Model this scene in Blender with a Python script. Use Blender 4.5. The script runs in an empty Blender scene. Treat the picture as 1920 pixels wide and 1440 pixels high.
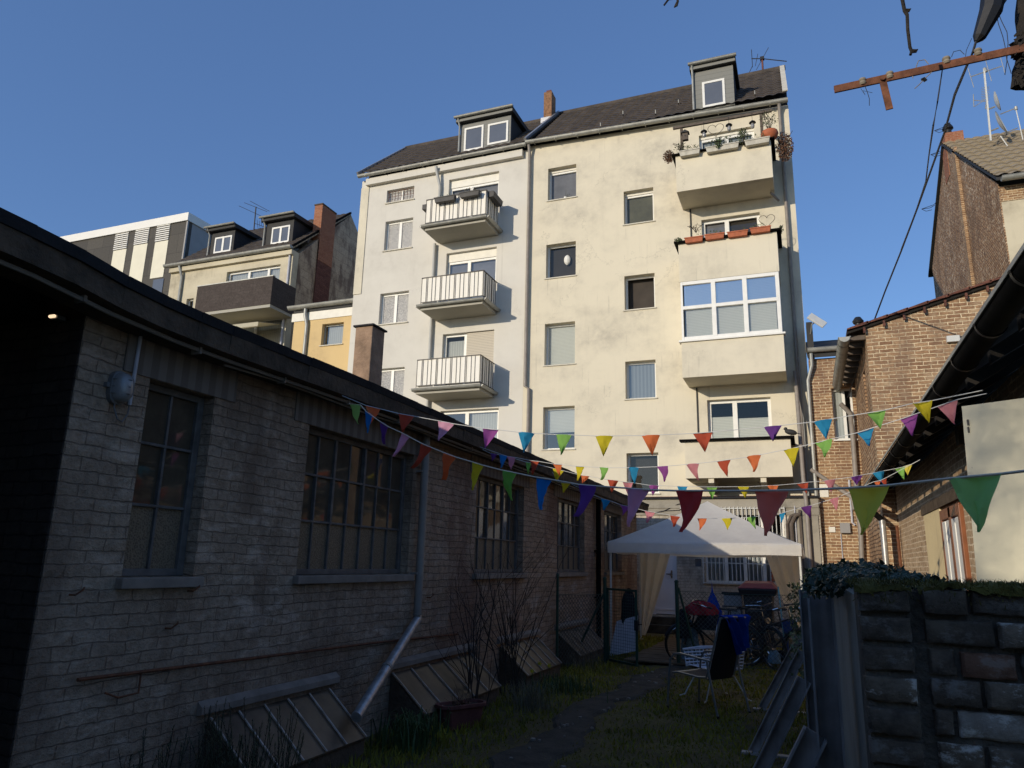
import bpy, math, random
from mathutils import Vector, Matrix
random.seed(7)
R=math.radians
S=bpy.context.scene
C=S.collection

# ------------------------------------------------------------------ camera
H=1.65
_f=1376.0; _P=R(13.657); _RO=R(1.437); _YW=R(21.75)
_up=Vector((math.sin(_RO)*math.cos(_P),-math.cos(_RO)*math.cos(_P),math.sin(_P)))
_fw=(Vector((0,0,1))-_up*_up.z).normalized()
_rt=_fw.cross(_up)
_Y=_fw*math.cos(_YW)+_rt*math.sin(_YW)
_X=_rt*math.cos(_YW)-_fw*math.sin(_YW)
MW=Matrix((_X,_Y,_up))            # camera (x right, y down, z forward) -> world
O=Vector((0,0,H))
cam=bpy.data.cameras.new('camera'); camo=bpy.data.objects.new('camera',cam); C.objects.link(camo)
cam.sensor_width=36; cam.lens=_f/1920*36; cam.clip_end=600; cam.clip_start=.05
cr=MW@Vector((1,0,0)); cu=MW@Vector((0,-1,0)); cb=MW@Vector((0,0,-1))
camo.matrix_world=Matrix(((cr.x,cu.x,cb.x,0),(cr.y,cu.y,cb.y,0),(cr.z,cu.z,cb.z,H),(0,0,0,1)))
S.camera=camo

# ------------------------------------------------------------------ light
SUN_EL=13.5; SUN_AZ=25.0
w=bpy.data.worlds.new("World"); S.world=w; w.use_nodes=True
wn=w.node_tree.nodes; wl=w.node_tree.links
sky=wn.new('ShaderNodeTexSky'); sky.sky_type='NISHITA'; sky.sun_disc=False
sky.sun_elevation=R(SUN_EL); sky.sun_rotation=R(180+SUN_AZ); sky.altitude=100
sky.air_density=.85; sky.dust_density=.1; sky.ozone_density=3.3
mxs=wn.new('ShaderNodeMix'); mxs.data_type='RGBA'; mxs.inputs[0].default_value=.42; mxs.inputs[7].default_value=(.50,1.02,2.5,1)   # evens the gradient of the clear sky
wl.new(sky.outputs[0],mxs.inputs[6]); wl.new(mxs.outputs[2],wn['Background'].inputs[0]); wn['Background'].inputs[1].default_value=.15
sl=bpy.data.lights.new('sun','SUN'); sl.energy=2.6; sl.angle=R(.5); sl.color=(1,.88,.70)
so=bpy.data.objects.new('sun',sl); C.objects.link(so)
sd=Vector((math.sin(R(SUN_AZ))*math.cos(R(SUN_EL)),math.cos(R(SUN_AZ))*math.cos(R(SUN_EL)),-math.sin(R(SUN_EL))))
so.rotation_euler=sd.to_track_quat('-Z','Y').to_euler(); so.location=(-20,-40,30)
S.view_settings.view_transform='Standard'; S.view_settings.look='None'; S.view_settings.exposure=.34; S.view_settings.gamma=1
S.render.engine='CYCLES'
S.cycles.max_bounces=8; S.cycles.transparent_max_bounces=16

# ------------------------------------------------------------------ pixel helpers (photo px -> point on a real plane)
def ray(px,py): return MW@Vector(((px-960)/_f,(py-720)/_f,1))
def on(px,py,ax,v):
    d=ray(px,py); t=(v-O[ax])/d[ax]; return O+d*t
def onp(px,py,p0,n):
    d=ray(px,py); n=Vector(n); return O+d*(n.dot(Vector(p0)-O)/n.dot(d))
def frect(xl,yt,xr,yb,Y):
    xm=(xl+xr)/2; ym=(yt+yb)/2
    return (on(xl,ym,1,Y).x,on(xr,ym,1,Y).x,on(xm,yb,1,Y).z,on(xm,yt,1,Y).z)

# ------------------------------------------------------------------ materials
def mk(name):
    m=bpy.data.materials.new(name); m.use_nodes=True
    nt=m.node_tree; b=nt.nodes['Principled BSDF']; return m,nt,b
def N(nt,t,**k):
    n=nt.nodes.new(t)
    for a,v in k.items(): setattr(n,a,v)
    return n
def ramp(nt,src,stops):
    r=N(nt,'ShaderNodeValToRGB'); nt.links.new(src,r.inputs[0])
    el=r.color_ramp.elements
    while len(el)<len(stops): el.new(.5)
    for e,(p,c) in zip(el,stops):
        e.position=p; e.color=(c,c,c,1) if not hasattr(c,'__len__') else (*c[:3],1)
    return r.outputs[0]
def mixc(nt,fac,a,b,blend='MIX'):
    n=N(nt,'ShaderNodeMix',data_type='RGBA',blend_type=blend)
    for i,v in ((0,fac),(6,a),(7,b)):
        if hasattr(v,'is_linked'): nt.links.new(v,n.inputs[i])
        elif i==0: n.inputs[0].default_value=v
        else: n.inputs[i].default_value=(*v[:3],1)
    return n.outputs[2]
def noise(nt,vec,scale,detail=4,rough=.6):
    n=N(nt,'ShaderNodeTexNoise'); n.inputs['Scale'].default_value=scale; n.inputs['Detail'].default_value=detail; n.inputs['Roughness'].default_value=rough
    nt.links.new(vec,n.inputs['Vector']); return n
def mapping(nt,vec,sc):
    n=N(nt,'ShaderNodeMapping'); n.inputs['Scale'].default_value=sc; nt.links.new(vec,n.inputs['Vector']); return n.outputs[0]
def bump(nt,b,h,strength,dist=.01):
    n=N(nt,'ShaderNodeBump'); n.inputs['Strength'].default_value=strength; n.inputs['Distance'].default_value=dist
    nt.links.new(h,n.inputs['Height']); nt.links.new(n.outputs[0],b.inputs['Normal'])
def math_(nt,op,a,b_=None):
    n=N(nt,'ShaderNodeMath',operation=op)
    for i,v in ((0,a),(1,b_)):
        if v is None: continue
        if hasattr(v,'is_linked'): nt.links.new(v,n.inputs[i])
        else: n.inputs[i].default_value=v
    return n.outputs[0]
def mat(name,col,rough=.7,var=.25,vs=6,bp=.15,bs=40,metal=0,spec=.4,bd=.004,streak=0):
    m,nt,b=mk(name); tc=N(nt,'ShaderNodeTexCoord').outputs['Object']
    n=noise(nt,tc,vs,5)
    c=mixc(nt,ramp(nt,n.outputs[0],[(.3,0),(.7,1)]),[x*(1-var) for x in col],[min(1,x*(1+var*.6)) for x in col])
    if streak:
        s=noise(nt,mapping(nt,tc,(14,14,.5)),1,3)
        c=mixc(nt,math_(nt,'MULTIPLY',ramp(nt,s.outputs[0],[(.45,0),(.75,1)]),streak),c,[x*.35 for x in col])
    nt.links.new(c,b.inputs['Base Color'])
    b.inputs['Roughness'].default_value=rough; b.inputs['Metallic'].default_value=metal; b.inputs['Specular IOR Level'].default_value=spec
    if bp: bump(nt,b,noise(nt,tc,bs,4).outputs[0],bp,bd)
    return m
def plaster(name,col,stain,amt=.6,z_soft=None,bp=.25,patch=.9):
    m,nt,b=mk(name); tc=N(nt,'ShaderNodeTexCoord').outputs['Object']
    big=noise(nt,mapping(nt,tc,(.55,.55,.8)),1,6,.62)
    st=noise(nt,mapping(nt,tc,(6,6,.5)),1,5,.7)
    sm=noise(nt,tc,2.6,7,.7)
    f=math_(nt,'MULTIPLY',ramp(nt,big.outputs[0],[(.42,0),(.66,1)]),ramp(nt,sm.outputs[0],[(.35,.15),(.65,1)]))
    c=mixc(nt,math_(nt,'MULTIPLY',f,amt*patch),col,stain)
    c=mixc(nt,math_(nt,'MULTIPLY',ramp(nt,st.outputs[0],[(.52,0),(.78,1)]),amt*.16),c,stain)
    dr=noise(nt,mapping(nt,tc,(11,11,.22)),1,3,.5); dm=noise(nt,mapping(nt,tc,(1.1,1.1,1.4)),1,3,.6)
    c=mixc(nt,math_(nt,'MULTIPLY',math_(nt,'MULTIPLY',ramp(nt,dr.outputs[0],[(.60,0),(.68,1)]),ramp(nt,dm.outputs[0],[(.5,0),(.62,1)])),amt*.38),c,[x*.8 for x in stain])
    vo=N(nt,'ShaderNodeTexVoronoi',feature='DISTANCE_TO_EDGE'); vo.inputs['Scale'].default_value=.33
    wv=N(nt,'ShaderNodeVectorMath',operation='ADD'); nt.links.new(tc,wv.inputs[0]); nt.links.new(noise(nt,tc,1.8,6,.75).outputs[1],wv.inputs[1]); nt.links.new(wv.outputs[0],vo.inputs['Vector'])
    ck=math_(nt,'MULTIPLY',ramp(nt,vo.outputs[0],[(.0,1),(.004,0)]),ramp(nt,noise(nt,tc,.5,2).outputs[0],[(.5,0),(.58,1)]))
    c=mixc(nt,math_(nt,'MULTIPLY',ck,.5*amt),c,[x*.45 for x in stain])
    spk=noise(nt,tc,55,3,.7)
    c=mixc(nt,math_(nt,'MULTIPLY',ramp(nt,spk.outputs[0],[(.55,0),(.7,1)]),.12),c,stain)
    nt.links.new(c,b.inputs['Base Color']); b.inputs['Roughness'].default_value=.9; b.inputs['Specular IOR Level'].default_value=.15
    h=math_(nt,'ADD',noise(nt,tc,30,5,.7).outputs[0],math_(nt,'MULTIPLY',noise(nt,tc,1.5,3).outputs[0],2.5))
    bump(nt,b,h,bp,.012)
    return m
def brick(name,c1,c2,mortar,bw=.25,bh=.0766,ms=.007,dist=.02,bp=.6,bd=.012,rough=.85,wear=None,wamt=.5,dark=None,damt=.0,low=None,wz=(2.2,8),nscale=7):
    m,nt,b=mk(name); tc=N(nt,'ShaderNodeTexCoord').outputs['Object']
    d=noise(nt,tc,nscale,3,.6)
    d2=noise(nt,mapping(nt,tc,(.7,.7,2.2)),1,2,.5)
    va=N(nt,'ShaderNodeVectorMath',operation='SUBTRACT'); nt.links.new(d.outputs[1],va.inputs[0]); va.inputs[1].default_value=(.5,.5,.5)
    vs=N(nt,'ShaderNodeVectorMath',operation='SCALE'); nt.links.new(va.outputs[0],vs.inputs[0]); vs.inputs['Scale'].default_value=dist*2
    vb=N(nt,'ShaderNodeVectorMath',operation='ADD'); nt.links.new(tc,vb.inputs[0]); nt.links.new(vs.outputs[0],vb.inputs[1])
    sp=N(nt,'ShaderNodeSeparateXYZ'); nt.links.new(vb.outputs[0],sp.inputs[0])
    u=math_(nt,'ADD',sp.outputs[0],sp.outputs[1]); v=math_(nt,'ADD',sp.outputs[2],math_(nt,'MULTIPLY',d2.outputs[0],dist*3))
    cb=N(nt,'ShaderNodeCombineXYZ'); nt.links.new(u,cb.inputs[0]); nt.links.new(v,cb.inputs[1])
    bt=N(nt,'ShaderNodeTexBrick'); nt.links.new(cb.outputs[0],bt.inputs['Vector'])
    bt.inputs['Scale'].default_value=1; bt.inputs['Brick Width'].default_value=bw; bt.inputs['Row Height'].default_value=bh
    bt.inputs['Mortar Size'].default_value=ms; bt.inputs['Mortar Smooth'].default_value=.5; bt.inputs['Bias'].default_value=0
    bt.inputs['Color1'].default_value=(*c1,1); bt.inputs['Color2'].default_value=(*c2,1); bt.inputs['Mortar'].default_value=(*mortar,1)
    n1=noise(nt,tc,16,6,.7)
    c=mixc(nt,math_(nt,'MULTIPLY',ramp(nt,n1.outputs[0],[(.35,1),(.6,0)]),.55),bt.outputs[0],[x*.45 for x in c1])
    if wear:
        n2=noise(nt,mapping(nt,tc,(wz[0],wz[0],wz[1])),1,6,.7); n3=noise(nt,tc,.55,3)
        f=math_(nt,'MULTIPLY',ramp(nt,n2.outputs[0],[(.52,0),(.62,1)]),ramp(nt,n3.outputs[0],[(.35,.1),(.6,1)]))
        c=mixc(nt,math_(nt,'MULTIPLY',f,wamt),c,wear)
    if dark:
        n4=noise(nt,mapping(nt,tc,(1.6,1.6,.7)),1,5,.65)
        c=mixc(nt,math_(nt,'MULTIPLY',ramp(nt,n4.outputs[0],[(.48,0),(.62,1)]),damt),c,dark)
    nt.links.new(c,b.inputs['Base Color']); b.inputs['Roughness'].default_value=rough; b.inputs['Specular IOR Level'].default_value=.2
    inv=math_(nt,'SUBTRACT',1,bt.outputs[1])
    per=noise(nt,cb.outputs[0],5,1)
    h=math_(nt,'ADD',math_(nt,'MULTIPLY',inv,1.0),math_(nt,'MULTIPLY',n1.outputs[0],.9))
    h=math_(nt,'ADD',h,math_(nt,'MULTIPLY',per.outputs[0],1.0))
    bump(nt,b,h,bp,bd)
    return m
def glass(name,boost=.08,tint=(.92,.95,1),rough=.01,wob=.02):
    m=bpy.data.materials.new(name); m.use_nodes=True; nt=m.node_tree; nt.nodes.clear()
    out=N(nt,'ShaderNodeOutputMaterial'); tr=N(nt,'ShaderNodeBsdfTransparent'); gl=N(nt,'ShaderNodeBsdfGlossy'); mx=N(nt,'ShaderNodeMixShader')
    fr=N(nt,'ShaderNodeFresnel'); fr.inputs[0].default_value=1.5
    f=math_(nt,'ADD',math_(nt,'MULTIPLY',fr.outputs[0],1.4),boost)
    f2=N(nt,'ShaderNodeClamp'); nt.links.new(f,f2.inputs[0])
    nt.links.new(f2.outputs[0],mx.inputs[0]); nt.links.new(tr.outputs[0],mx.inputs[1]); nt.links.new(gl.outputs[0],mx.inputs[2]); nt.links.new(mx.outputs[0],out.inputs[0])
    tr.inputs[0].default_value=(.8,.83,.83,1); gl.inputs['Color'].default_value=(*tint,1); gl.inputs['Roughness'].default_value=rough
    tc=N(nt,'ShaderNodeTexCoord').outputs['Object']
    bm=N(nt,'ShaderNodeBump'); bm.inputs['Strength'].default_value=wob; bm.inputs['Distance'].default_value=.05
    nt.links.new(noise(nt,tc,3,2).outputs[0],bm.inputs['Height']); nt.links.new(bm.outputs[0],gl.inputs['Normal'])
    return m
def frosted(name,c1,c2,scale=60,bp=.6,rough=.25):
    m,nt,b=mk(name); tc=N(nt,'ShaderNodeTexCoord').outputs['Object']
    v=N(nt,'ShaderNodeTexVoronoi'); v.inputs['Scale'].default_value=scale; nt.links.new(tc,v.inputs['Vector'])
    c=mixc(nt,ramp(nt,v.outputs[0],[(.25,0),(.6,1)]),c1,c2); nt.links.new(c,b.inputs['Base Color'])
    b.inputs['Roughness'].default_value=rough; b.inputs['Specular IOR Level'].default_value=.2; bump(nt,b,v.outputs[0],bp,.004); return m
def stripes(name,c1,c2,axis,per,width=.5,rough=.6,bp=.3):
    """two-colour slats across one axis (0 x,1 y,2 z)"""
    m,nt,b=mk(name); tc=N(nt,'ShaderNodeTexCoord').outputs['Object']
    sp=N(nt,'ShaderNodeSeparateXYZ'); nt.links.new(tc,sp.inputs[0])
    s=sp.outputs[axis] if axis<3 else math_(nt,'ADD',sp.outputs[0],sp.outputs[1])
    fr=math_(nt,'FRACT',math_(nt,'MULTIPLY',s,1/per))
    c=mixc(nt,ramp(nt,fr,[(width-.04,0),(width+.04,1)]),c1,c2)
    n=noise(nt,tc,12,4); c=mixc(nt,math_(nt,'MULTIPLY',n.outputs[0],.25),c,[x*.5 for x in c1])
    nt.links.new(c,b.inputs['Base Color']); b.inputs['Roughness'].default_value=rough
    bump(nt,b,fr,bp,.01); return m
def cloth(name,col,trans=.25,rough=.9,weave=200,fold=0):
    m=bpy.data.materials.new(name); m.use_nodes=True; nt=m.node_tree; b=nt.nodes['Principled BSDF']; out=nt.nodes['Material Output']
    tc=N(nt,'ShaderNodeTexCoord').outputs['Object']; n=noise(nt,tc,5,4)
    c=mixc(nt,n.outputs[0],[x*.85 for x in col],[min(1,x*1.08) for x in col]); nt.links.new(c,b.inputs['Base Color']); b.inputs['Roughness'].default_value=rough; b.inputs['Specular IOR Level'].default_value=.1
    t=N(nt,'ShaderNodeBsdfTranslucent'); nt.links.new(c,t.inputs[0]); mx=N(nt,'ShaderNodeMixShader'); mx.inputs[0].default_value=trans
    nt.links.new(b.outputs[0],mx.inputs[1]); nt.links.new(t.outputs[0],mx.inputs[2]); nt.links.new(mx.outputs[0],out.inputs[0])
    bump(nt,b,noise(nt,tc,14 if fold else weave,3).outputs[0],.35 if fold else .15,.02 if fold else .003)
    return m

def dimglass():
    """old workshop glass: a film of brown dust over a weak mirror"""
    m,nt,b=mk('dusty_workshop_glass'); tc=N(nt,'ShaderNodeTexCoord').outputs['Object']
    c=mixc(nt,ramp(nt,noise(nt,tc,2.5,5,.7).outputs[0],[(.35,0),(.65,1)]),(.060,.046,.032),(.105,.082,.056)); nt.links.new(c,b.inputs['Base Color'])  # brown tones stand in for the dim room light behind the panes
    b.inputs['Roughness'].default_value=.05; b.inputs['Specular IOR Level'].default_value=.42; bump(nt,b,noise(nt,tc,3,2).outputs[0],.06,.05); return m
M={}
M['cream']=plaster('cream_plaster',(.69,.63,.492),(.42,.385,.315),.9)
M['cream_clean']=plaster('cream_plaster_clean',(.70,.64,.50),(.45,.41,.33),.7)
M['greyplaster']=plaster('pale_grey_plaster',(.66,.63,.56),(.50,.47,.41),.6,bp=.12)
M['beigeplaster']=plaster('beige_plaster',(.60,.54,.40),(.3,.26,.19),.8)
M['yellowplaster']=plaster('yellow_plaster',(.68,.50,.25),(.40,.30,.17),.6)
M['dirtyplaster']=plaster('dirty_plaster',(.36,.33,.27),(.13,.12,.10),.9,bp=.5)
M['palebrick']=brick('painted_extension_brick',(.60,.53,.42),(.64,.56,.45),(.32,.28,.22),ms=.006,dark=(.12,.11,.09),damt=.6)
M['workbrick']=brick('grey_painted_brick',(.40,.30,.215),(.47,.36,.262),(.27,.20,.145),ms=.0045,dist=.019,bp=1.0,bd=.045,wear=(.66,.53,.42),wamt=.6,dark=(.20,.14,.10),damt=.75)
M['workbrick_far']=brick('worn_painted_brick',(.36,.25,.17),(.50,.355,.25),(.29,.22,.16),ms=.0055,dist=.02,bp=1.0,bd=.04,wear=(.55,.51,.46),wamt=.5,dark=(.20,.115,.085),damt=.75)
M['lightbrick']=brick('pale_weathered_brick',(.44,.29,.165),(.62,.45,.28),(.88,.72,.50),ms=.011,dist=.016,bp=.35,dark=(.40,.27,.17),damt=.4,wear=(.80,.64,.44),wamt=.5)  # paler brick copy: grazing sun brightness put into its colour
M['brightplaster']=plaster('ochre_plaster',(.86,.70,.40),(.55,.42,.24),.6)  # lighter copy of the yellow plaster, sun brightness put into it
M['darkbrick']=brick('sooty_brick',(.04,.03,.024),(.055,.042,.033),(.025,.02,.018),bp=1.0,bd=.03)  # near-black: shade of the covered passage put into the colour
M['redbrick']=brick('brown_brick',(.25,.135,.075),(.43,.27,.145),(.80,.64,.42),ms=.011,dist=.012,bp=.8,dark=(.17,.10,.07),damt=.5,wear=(.55,.43,.28),wamt=.35)
M['redbrick2']=brick('brown_gable_brick',(.25,.14,.08),(.46,.29,.16),(.80,.64,.42),ms=.011,dist=.016,bp=.8,dark=(.20,.13,.09),damt=.5,wear=(.56,.44,.29),wamt=.5)
M['rubble']=brick('rough_gable_brick',(.42,.25,.14),(.60,.38,.22),(.16,.10,.065),bw=.26,bh=.085,ms=.016,dist=.03,bp=.8,bd=.035,wear=(.80,.66,.48),wamt=.9,dark=(.14,.09,.06),damt=.5,wz=(7,9),nscale=5)
M['gablebrick']=brick('grey_render_gable',(.46,.36,.25),(.52,.41,.29),(.24,.18,.13),bw=.7,bh=.35,ms=.01,dist=.05,bp=.6,dark=(.13,.085,.065),damt=.8)
M['flue']=brick('flue_brick',(.13,.05,.035),(.20,.085,.06),(.10,.06,.05),bp=.8)
M['chimbrick']=brick('red_chimney_brick',(.32,.12,.065),(.40,.17,.09),(.40,.28,.2),bp=.5)
M['chimrender']=mat('brown_chimney_render',(.33,.22,.145),.95,.4,4,.9,25,bd=.02)
M['chimspot']=mat('spotted_chimney_brick',(.28,.15,.08),.95,.5,12,.8,30,bd=.02)
M['concrete']=mat('old_concrete',(.105,.075,.05),.95,.5,5,.9,22,bd=.02)
M['lintel']=stripes('board_marked_concrete',(.16,.13,.105),(.23,.19,.155),1,.13,.5,.95,.5)
M['bitumen']=mat('black_bitumen',(.018,.018,.02),.85,.3,8,.6,40,bd=.01)
M['zinc']=mat('zinc',(.36,.36,.33),.5,.25,5,.1,30,metal=.35)
M['zincdark']=mat('weathered_black_gutter',(.008,.0075,.007),.8,.6,7,.2,30,spec=.04)
M['galv']=mat('galvanised_pipe',(.46,.46,.46),.38,.35,12,.05,30,metal=.6)
M['greypipe']=mat('grey_pipe',(.27,.24,.21),.5,.2,5,.05)
M['whitepipe']=mat('white_pipe',(.50,.50,.54),.5,.2,5,.05)
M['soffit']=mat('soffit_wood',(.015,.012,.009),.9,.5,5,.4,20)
M['soffitpaint']=mat('painted_soffit',(.45,.45,.42),.6,.1,5,.05)
M['frame_white']=mat('white_window_frame',(.78,.77,.72),.45,.08,5,0)
M['bluegrey']=mat('bluegrey_steel_frame',(.12,.112,.105),.6,.4,9,.2)
M['brownframe']=mat('brown_window_frame',(.26,.09,.035),.4,.25,6,.1)
M['sill']=mat('stone_sill',(.62,.58,.48),.7,.2,5,.1)
M['sillgrey']=mat('grey_sill',(.24,.20,.165),.85,.3,6,.4)
M['glass_bay']=glass('bay_window_glass',.60,(1,.96,.9)); M['glass']=glass('window_glass',.01,(1,.92,.80))
M['glass_sky']=glass('bright_window_glass',.12,(1,.94,.84))
M['glass_work']=glass('workshop_glass',.05,wob=.08); M['glass_work']=dimglass(); M['dusty']=mat('dusty_interior',(.22,.18,.13),.9,.5,2,0); M['backgrey']=mat('grey_room_view',(.24,.23,.25),.8,.3,2,0); M['backolive']=mat('olive_room_view',(.16,.145,.09),.8,.3,2,0); M['backdark']=mat('dark_room_view',(.05,.04,.032),.8,.3,2,0)
M['room']=mat('dark_room',(.075,.066,.055),.9,.3,1,0)
M['roomwarm']=mat('warm_room',(.13,.115,.075),.9,.3,1,0)
M['curtain']=stripes('net_curtain',(.60,.60,.58),(.50,.50,.49),3,.09,.5,.9,.5)
M['curtaindim']=stripes('grey_curtain',(.36,.38,.40),(.27,.29,.31),3,.11,.5,.9,.5)
M['blind']=stripes('slatted_blind',(.70,.70,.66),(.56,.56,.53),2,.045,.5,.7,.4)
M['shutter']=stripes('roller_shutter',(.56,.50,.40),(.36,.32,.26),2,.055,.75,.6,.6)
M['boxwhite']=mat('shutter_box',(.74,.71,.62),.5,.08,5,0)
M['frost']=frosted('frosted_glass',(.20,.20,.205),(.46,.45,.43),36,.3,.6)
M['frostwork']=frosted('wired_frosted_glass',(.11,.085,.06),(.20,.155,.105),70,.8,.35)
M['slate']=stripes('grey_slate',(.22,.22,.20),(.17,.17,.155),2,.16,.88,.7,.3)
M['slatedark']=mat('dark_slate',(.03,.03,.03),.7,.3,8,.3)
M['tile']=mat('brown_roof_tile',(.088,.071,.057),.75,.45,3,.3,30,streak=.2)
M['tilefar']=stripes('old_roof_tile',(.34,.28,.19),(.20,.165,.12),1,.19,.7,.8,.8)
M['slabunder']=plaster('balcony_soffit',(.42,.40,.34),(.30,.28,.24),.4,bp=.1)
M['railwhite']=stripes('balcony_panel',(.90,.86,.77),(.86,.82,.72),3,.21,.6,.7,.1)
M['raildark']=mat('railing_bar',(.035,.03,.026),.5,.2)
M['balbrown']=brick('brown_tile_cladding',(.075,.06,.053),(.09,.073,.065),(.055,.045,.04),bw=.3,bh=.12,ms=.004,dist=.003,bp=.2)
M['cladding']=brick('anthracite_panel',(.06,.054,.045),(.085,.076,.062),(.02,.018,.016),bw=1.15,bh=1.0,ms=.012,dist=0,bp=.15,rough=.55)
M['metalpanel']=mat('blue_grey_metal',(.30,.29,.28),.45,.1,2,.02)
M['creampanel']=mat('cream_panel',(.74,.70,.55),.6,.06,2,0)
M['ltrim']=mat('white_roof_trim',(.78,.76,.70),.5,.05,2,0)
M['terracotta']=mat('terracotta',(.42,.12,.05),.7,.25,9,.1)
M['terradim']=mat('clay_planter',(.16,.055,.045),.75,.3,9,.2)
M['planter']=mat('pale_planter',(.52,.49,.41),.7,.25,6,.15)
M['planterdark']=mat('dark_planter',(.09,.085,.08),.7,.3,6,.15)
M['soil']=mat('soil',(.04,.03,.02),.95,.4,20,.6)
M['wood']=mat('weathered_wood',(.12,.095,.075),.85,.4,6,.4)
M['rust']=mat('rusty_iron',(.17,.065,.03),.8,.6,14,.7,40,bd=.01)
M['black']=mat('black_rubber',(.015,.015,.016),.5,.2)
M['cable']=mat('black_cable',(.025,.025,.028),.6,.2)
M['porcelain']=mat('insulator',(.28,.24,.18),.4,.3,10)
M['whitemetal']=mat('white_metal',(.62,.62,.58),.4,.1)
M['green']=mat('green_fence_paint',(.012,.055,.038),.45,.3,9,.1)
M['greenwire']=mat('fence_wire',(.07,.085,.075),.6,.2)
M['steel']=mat('blue_grey_steel',(.38,.35,.33),.55,.5,4,.15,metal=.1,streak=.55)
M['chairmetal']=mat('silver_chair_tube',(.30,.31,.30),.35,.1,metal=.6)
M['mesh_black']=mat('black_mesh_fabric',(.012,.012,.015),.8,.2,10,.3,200)
M['whiteplastic']=mat('white_wicker',(.62,.62,.66),.6,.15)
M['bluecloth']=cloth('blue_cloth',(.012,.06,.38),.15,fold=1)
M['redcloth']=cloth('red_cloth',(.30,.03,.04),.1,fold=1)
M['darkcloth']=cloth('black_cloth',(.02,.02,.025),.05,fold=1)
M['tarp']=cloth('light_blue_bag',(.20,.33,.42),.2,fold=1)
M['tent']=cloth('white_tent_canvas',(.95,.90,.83),.48,fold=1)
M['tentside']=cloth('beige_tent_side',(.92,.85,.72),.25,fold=1)
M['binblack']=mat('black_bin',(.02,.02,.022),.45,.15,6,.05)
M['binred']=mat('dark_red_bin_lid',(.22,.02,.02),.4,.15,6,.05)
M['chrome']=mat('chrome',(.55,.55,.55),.2,.05,5,0,metal=1)
M['bikeframe']=mat('bicycle_paint',(.03,.035,.045),.35,.1,5,0,metal=.2)
M['board']=plaster('white_board',(.68,.64,.48),(.50,.47,.36),.45,bp=.05)
M['door']=mat('white_door',(.82,.80,.80),.4,.05,3,0)
M['bark']=mat('shrub_bark',(.05,.038,.03),.9,.4,20,.4)
M['barkdark']=mat('trunk_bark',(.03,.025,.02),.95,.5,12,1.0,18,bd=.03)
M['leafivy']=mat('ivy_leaf',(.025,.045,.02),.45,.5,4,0)
M['leafivy2']=mat('pale_ivy_leaf',(.10,.12,.045),.5,.4,4,0)
M['leafdark']=mat('needle_leaf',(.055,.075,.03),.7,.4,5,0)
M['leafgreen']=mat('spear_leaf',(.06,.10,.03),.6,.4,5,0)
M['leafgrey']=mat('balcony_leaf',(.09,.11,.05),.7,.4,5,0)
M['leafred']=mat('dry_leaf',(.14,.07,.04),.8,.4,5,0)
M['drygrass']=mat('dry_grass',(.17,.15,.095),.85,.4,5,0)
M['grass']=mat('lawn_grass',(.25,.22,.022),.85,.6,1.2,0)
M['yellowflower']=mat('yellow_flower',(.6,.5,.03),.6,.1,5,0)
M['moss']=mat('moss',(.10,.08,.015),.95,.6,8,.9,60,bd=.01)
M['cellarpane']=mat('dirty_cellar_pane',(.10,.068,.042),.42,.8,2.0,.3,9)
M['lead']=mat('lead_glazing_bar',(.42,.37,.33),.55,.5,12,.3)
M['lampglass']=mat('ribbed_lamp_glass',(.26,.26,.26),.15,.1,8,.5,90,spec=.8)
M['lampgrey']=mat('grey_lamp_body',(.15,.15,.15),.5,.2)

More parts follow.
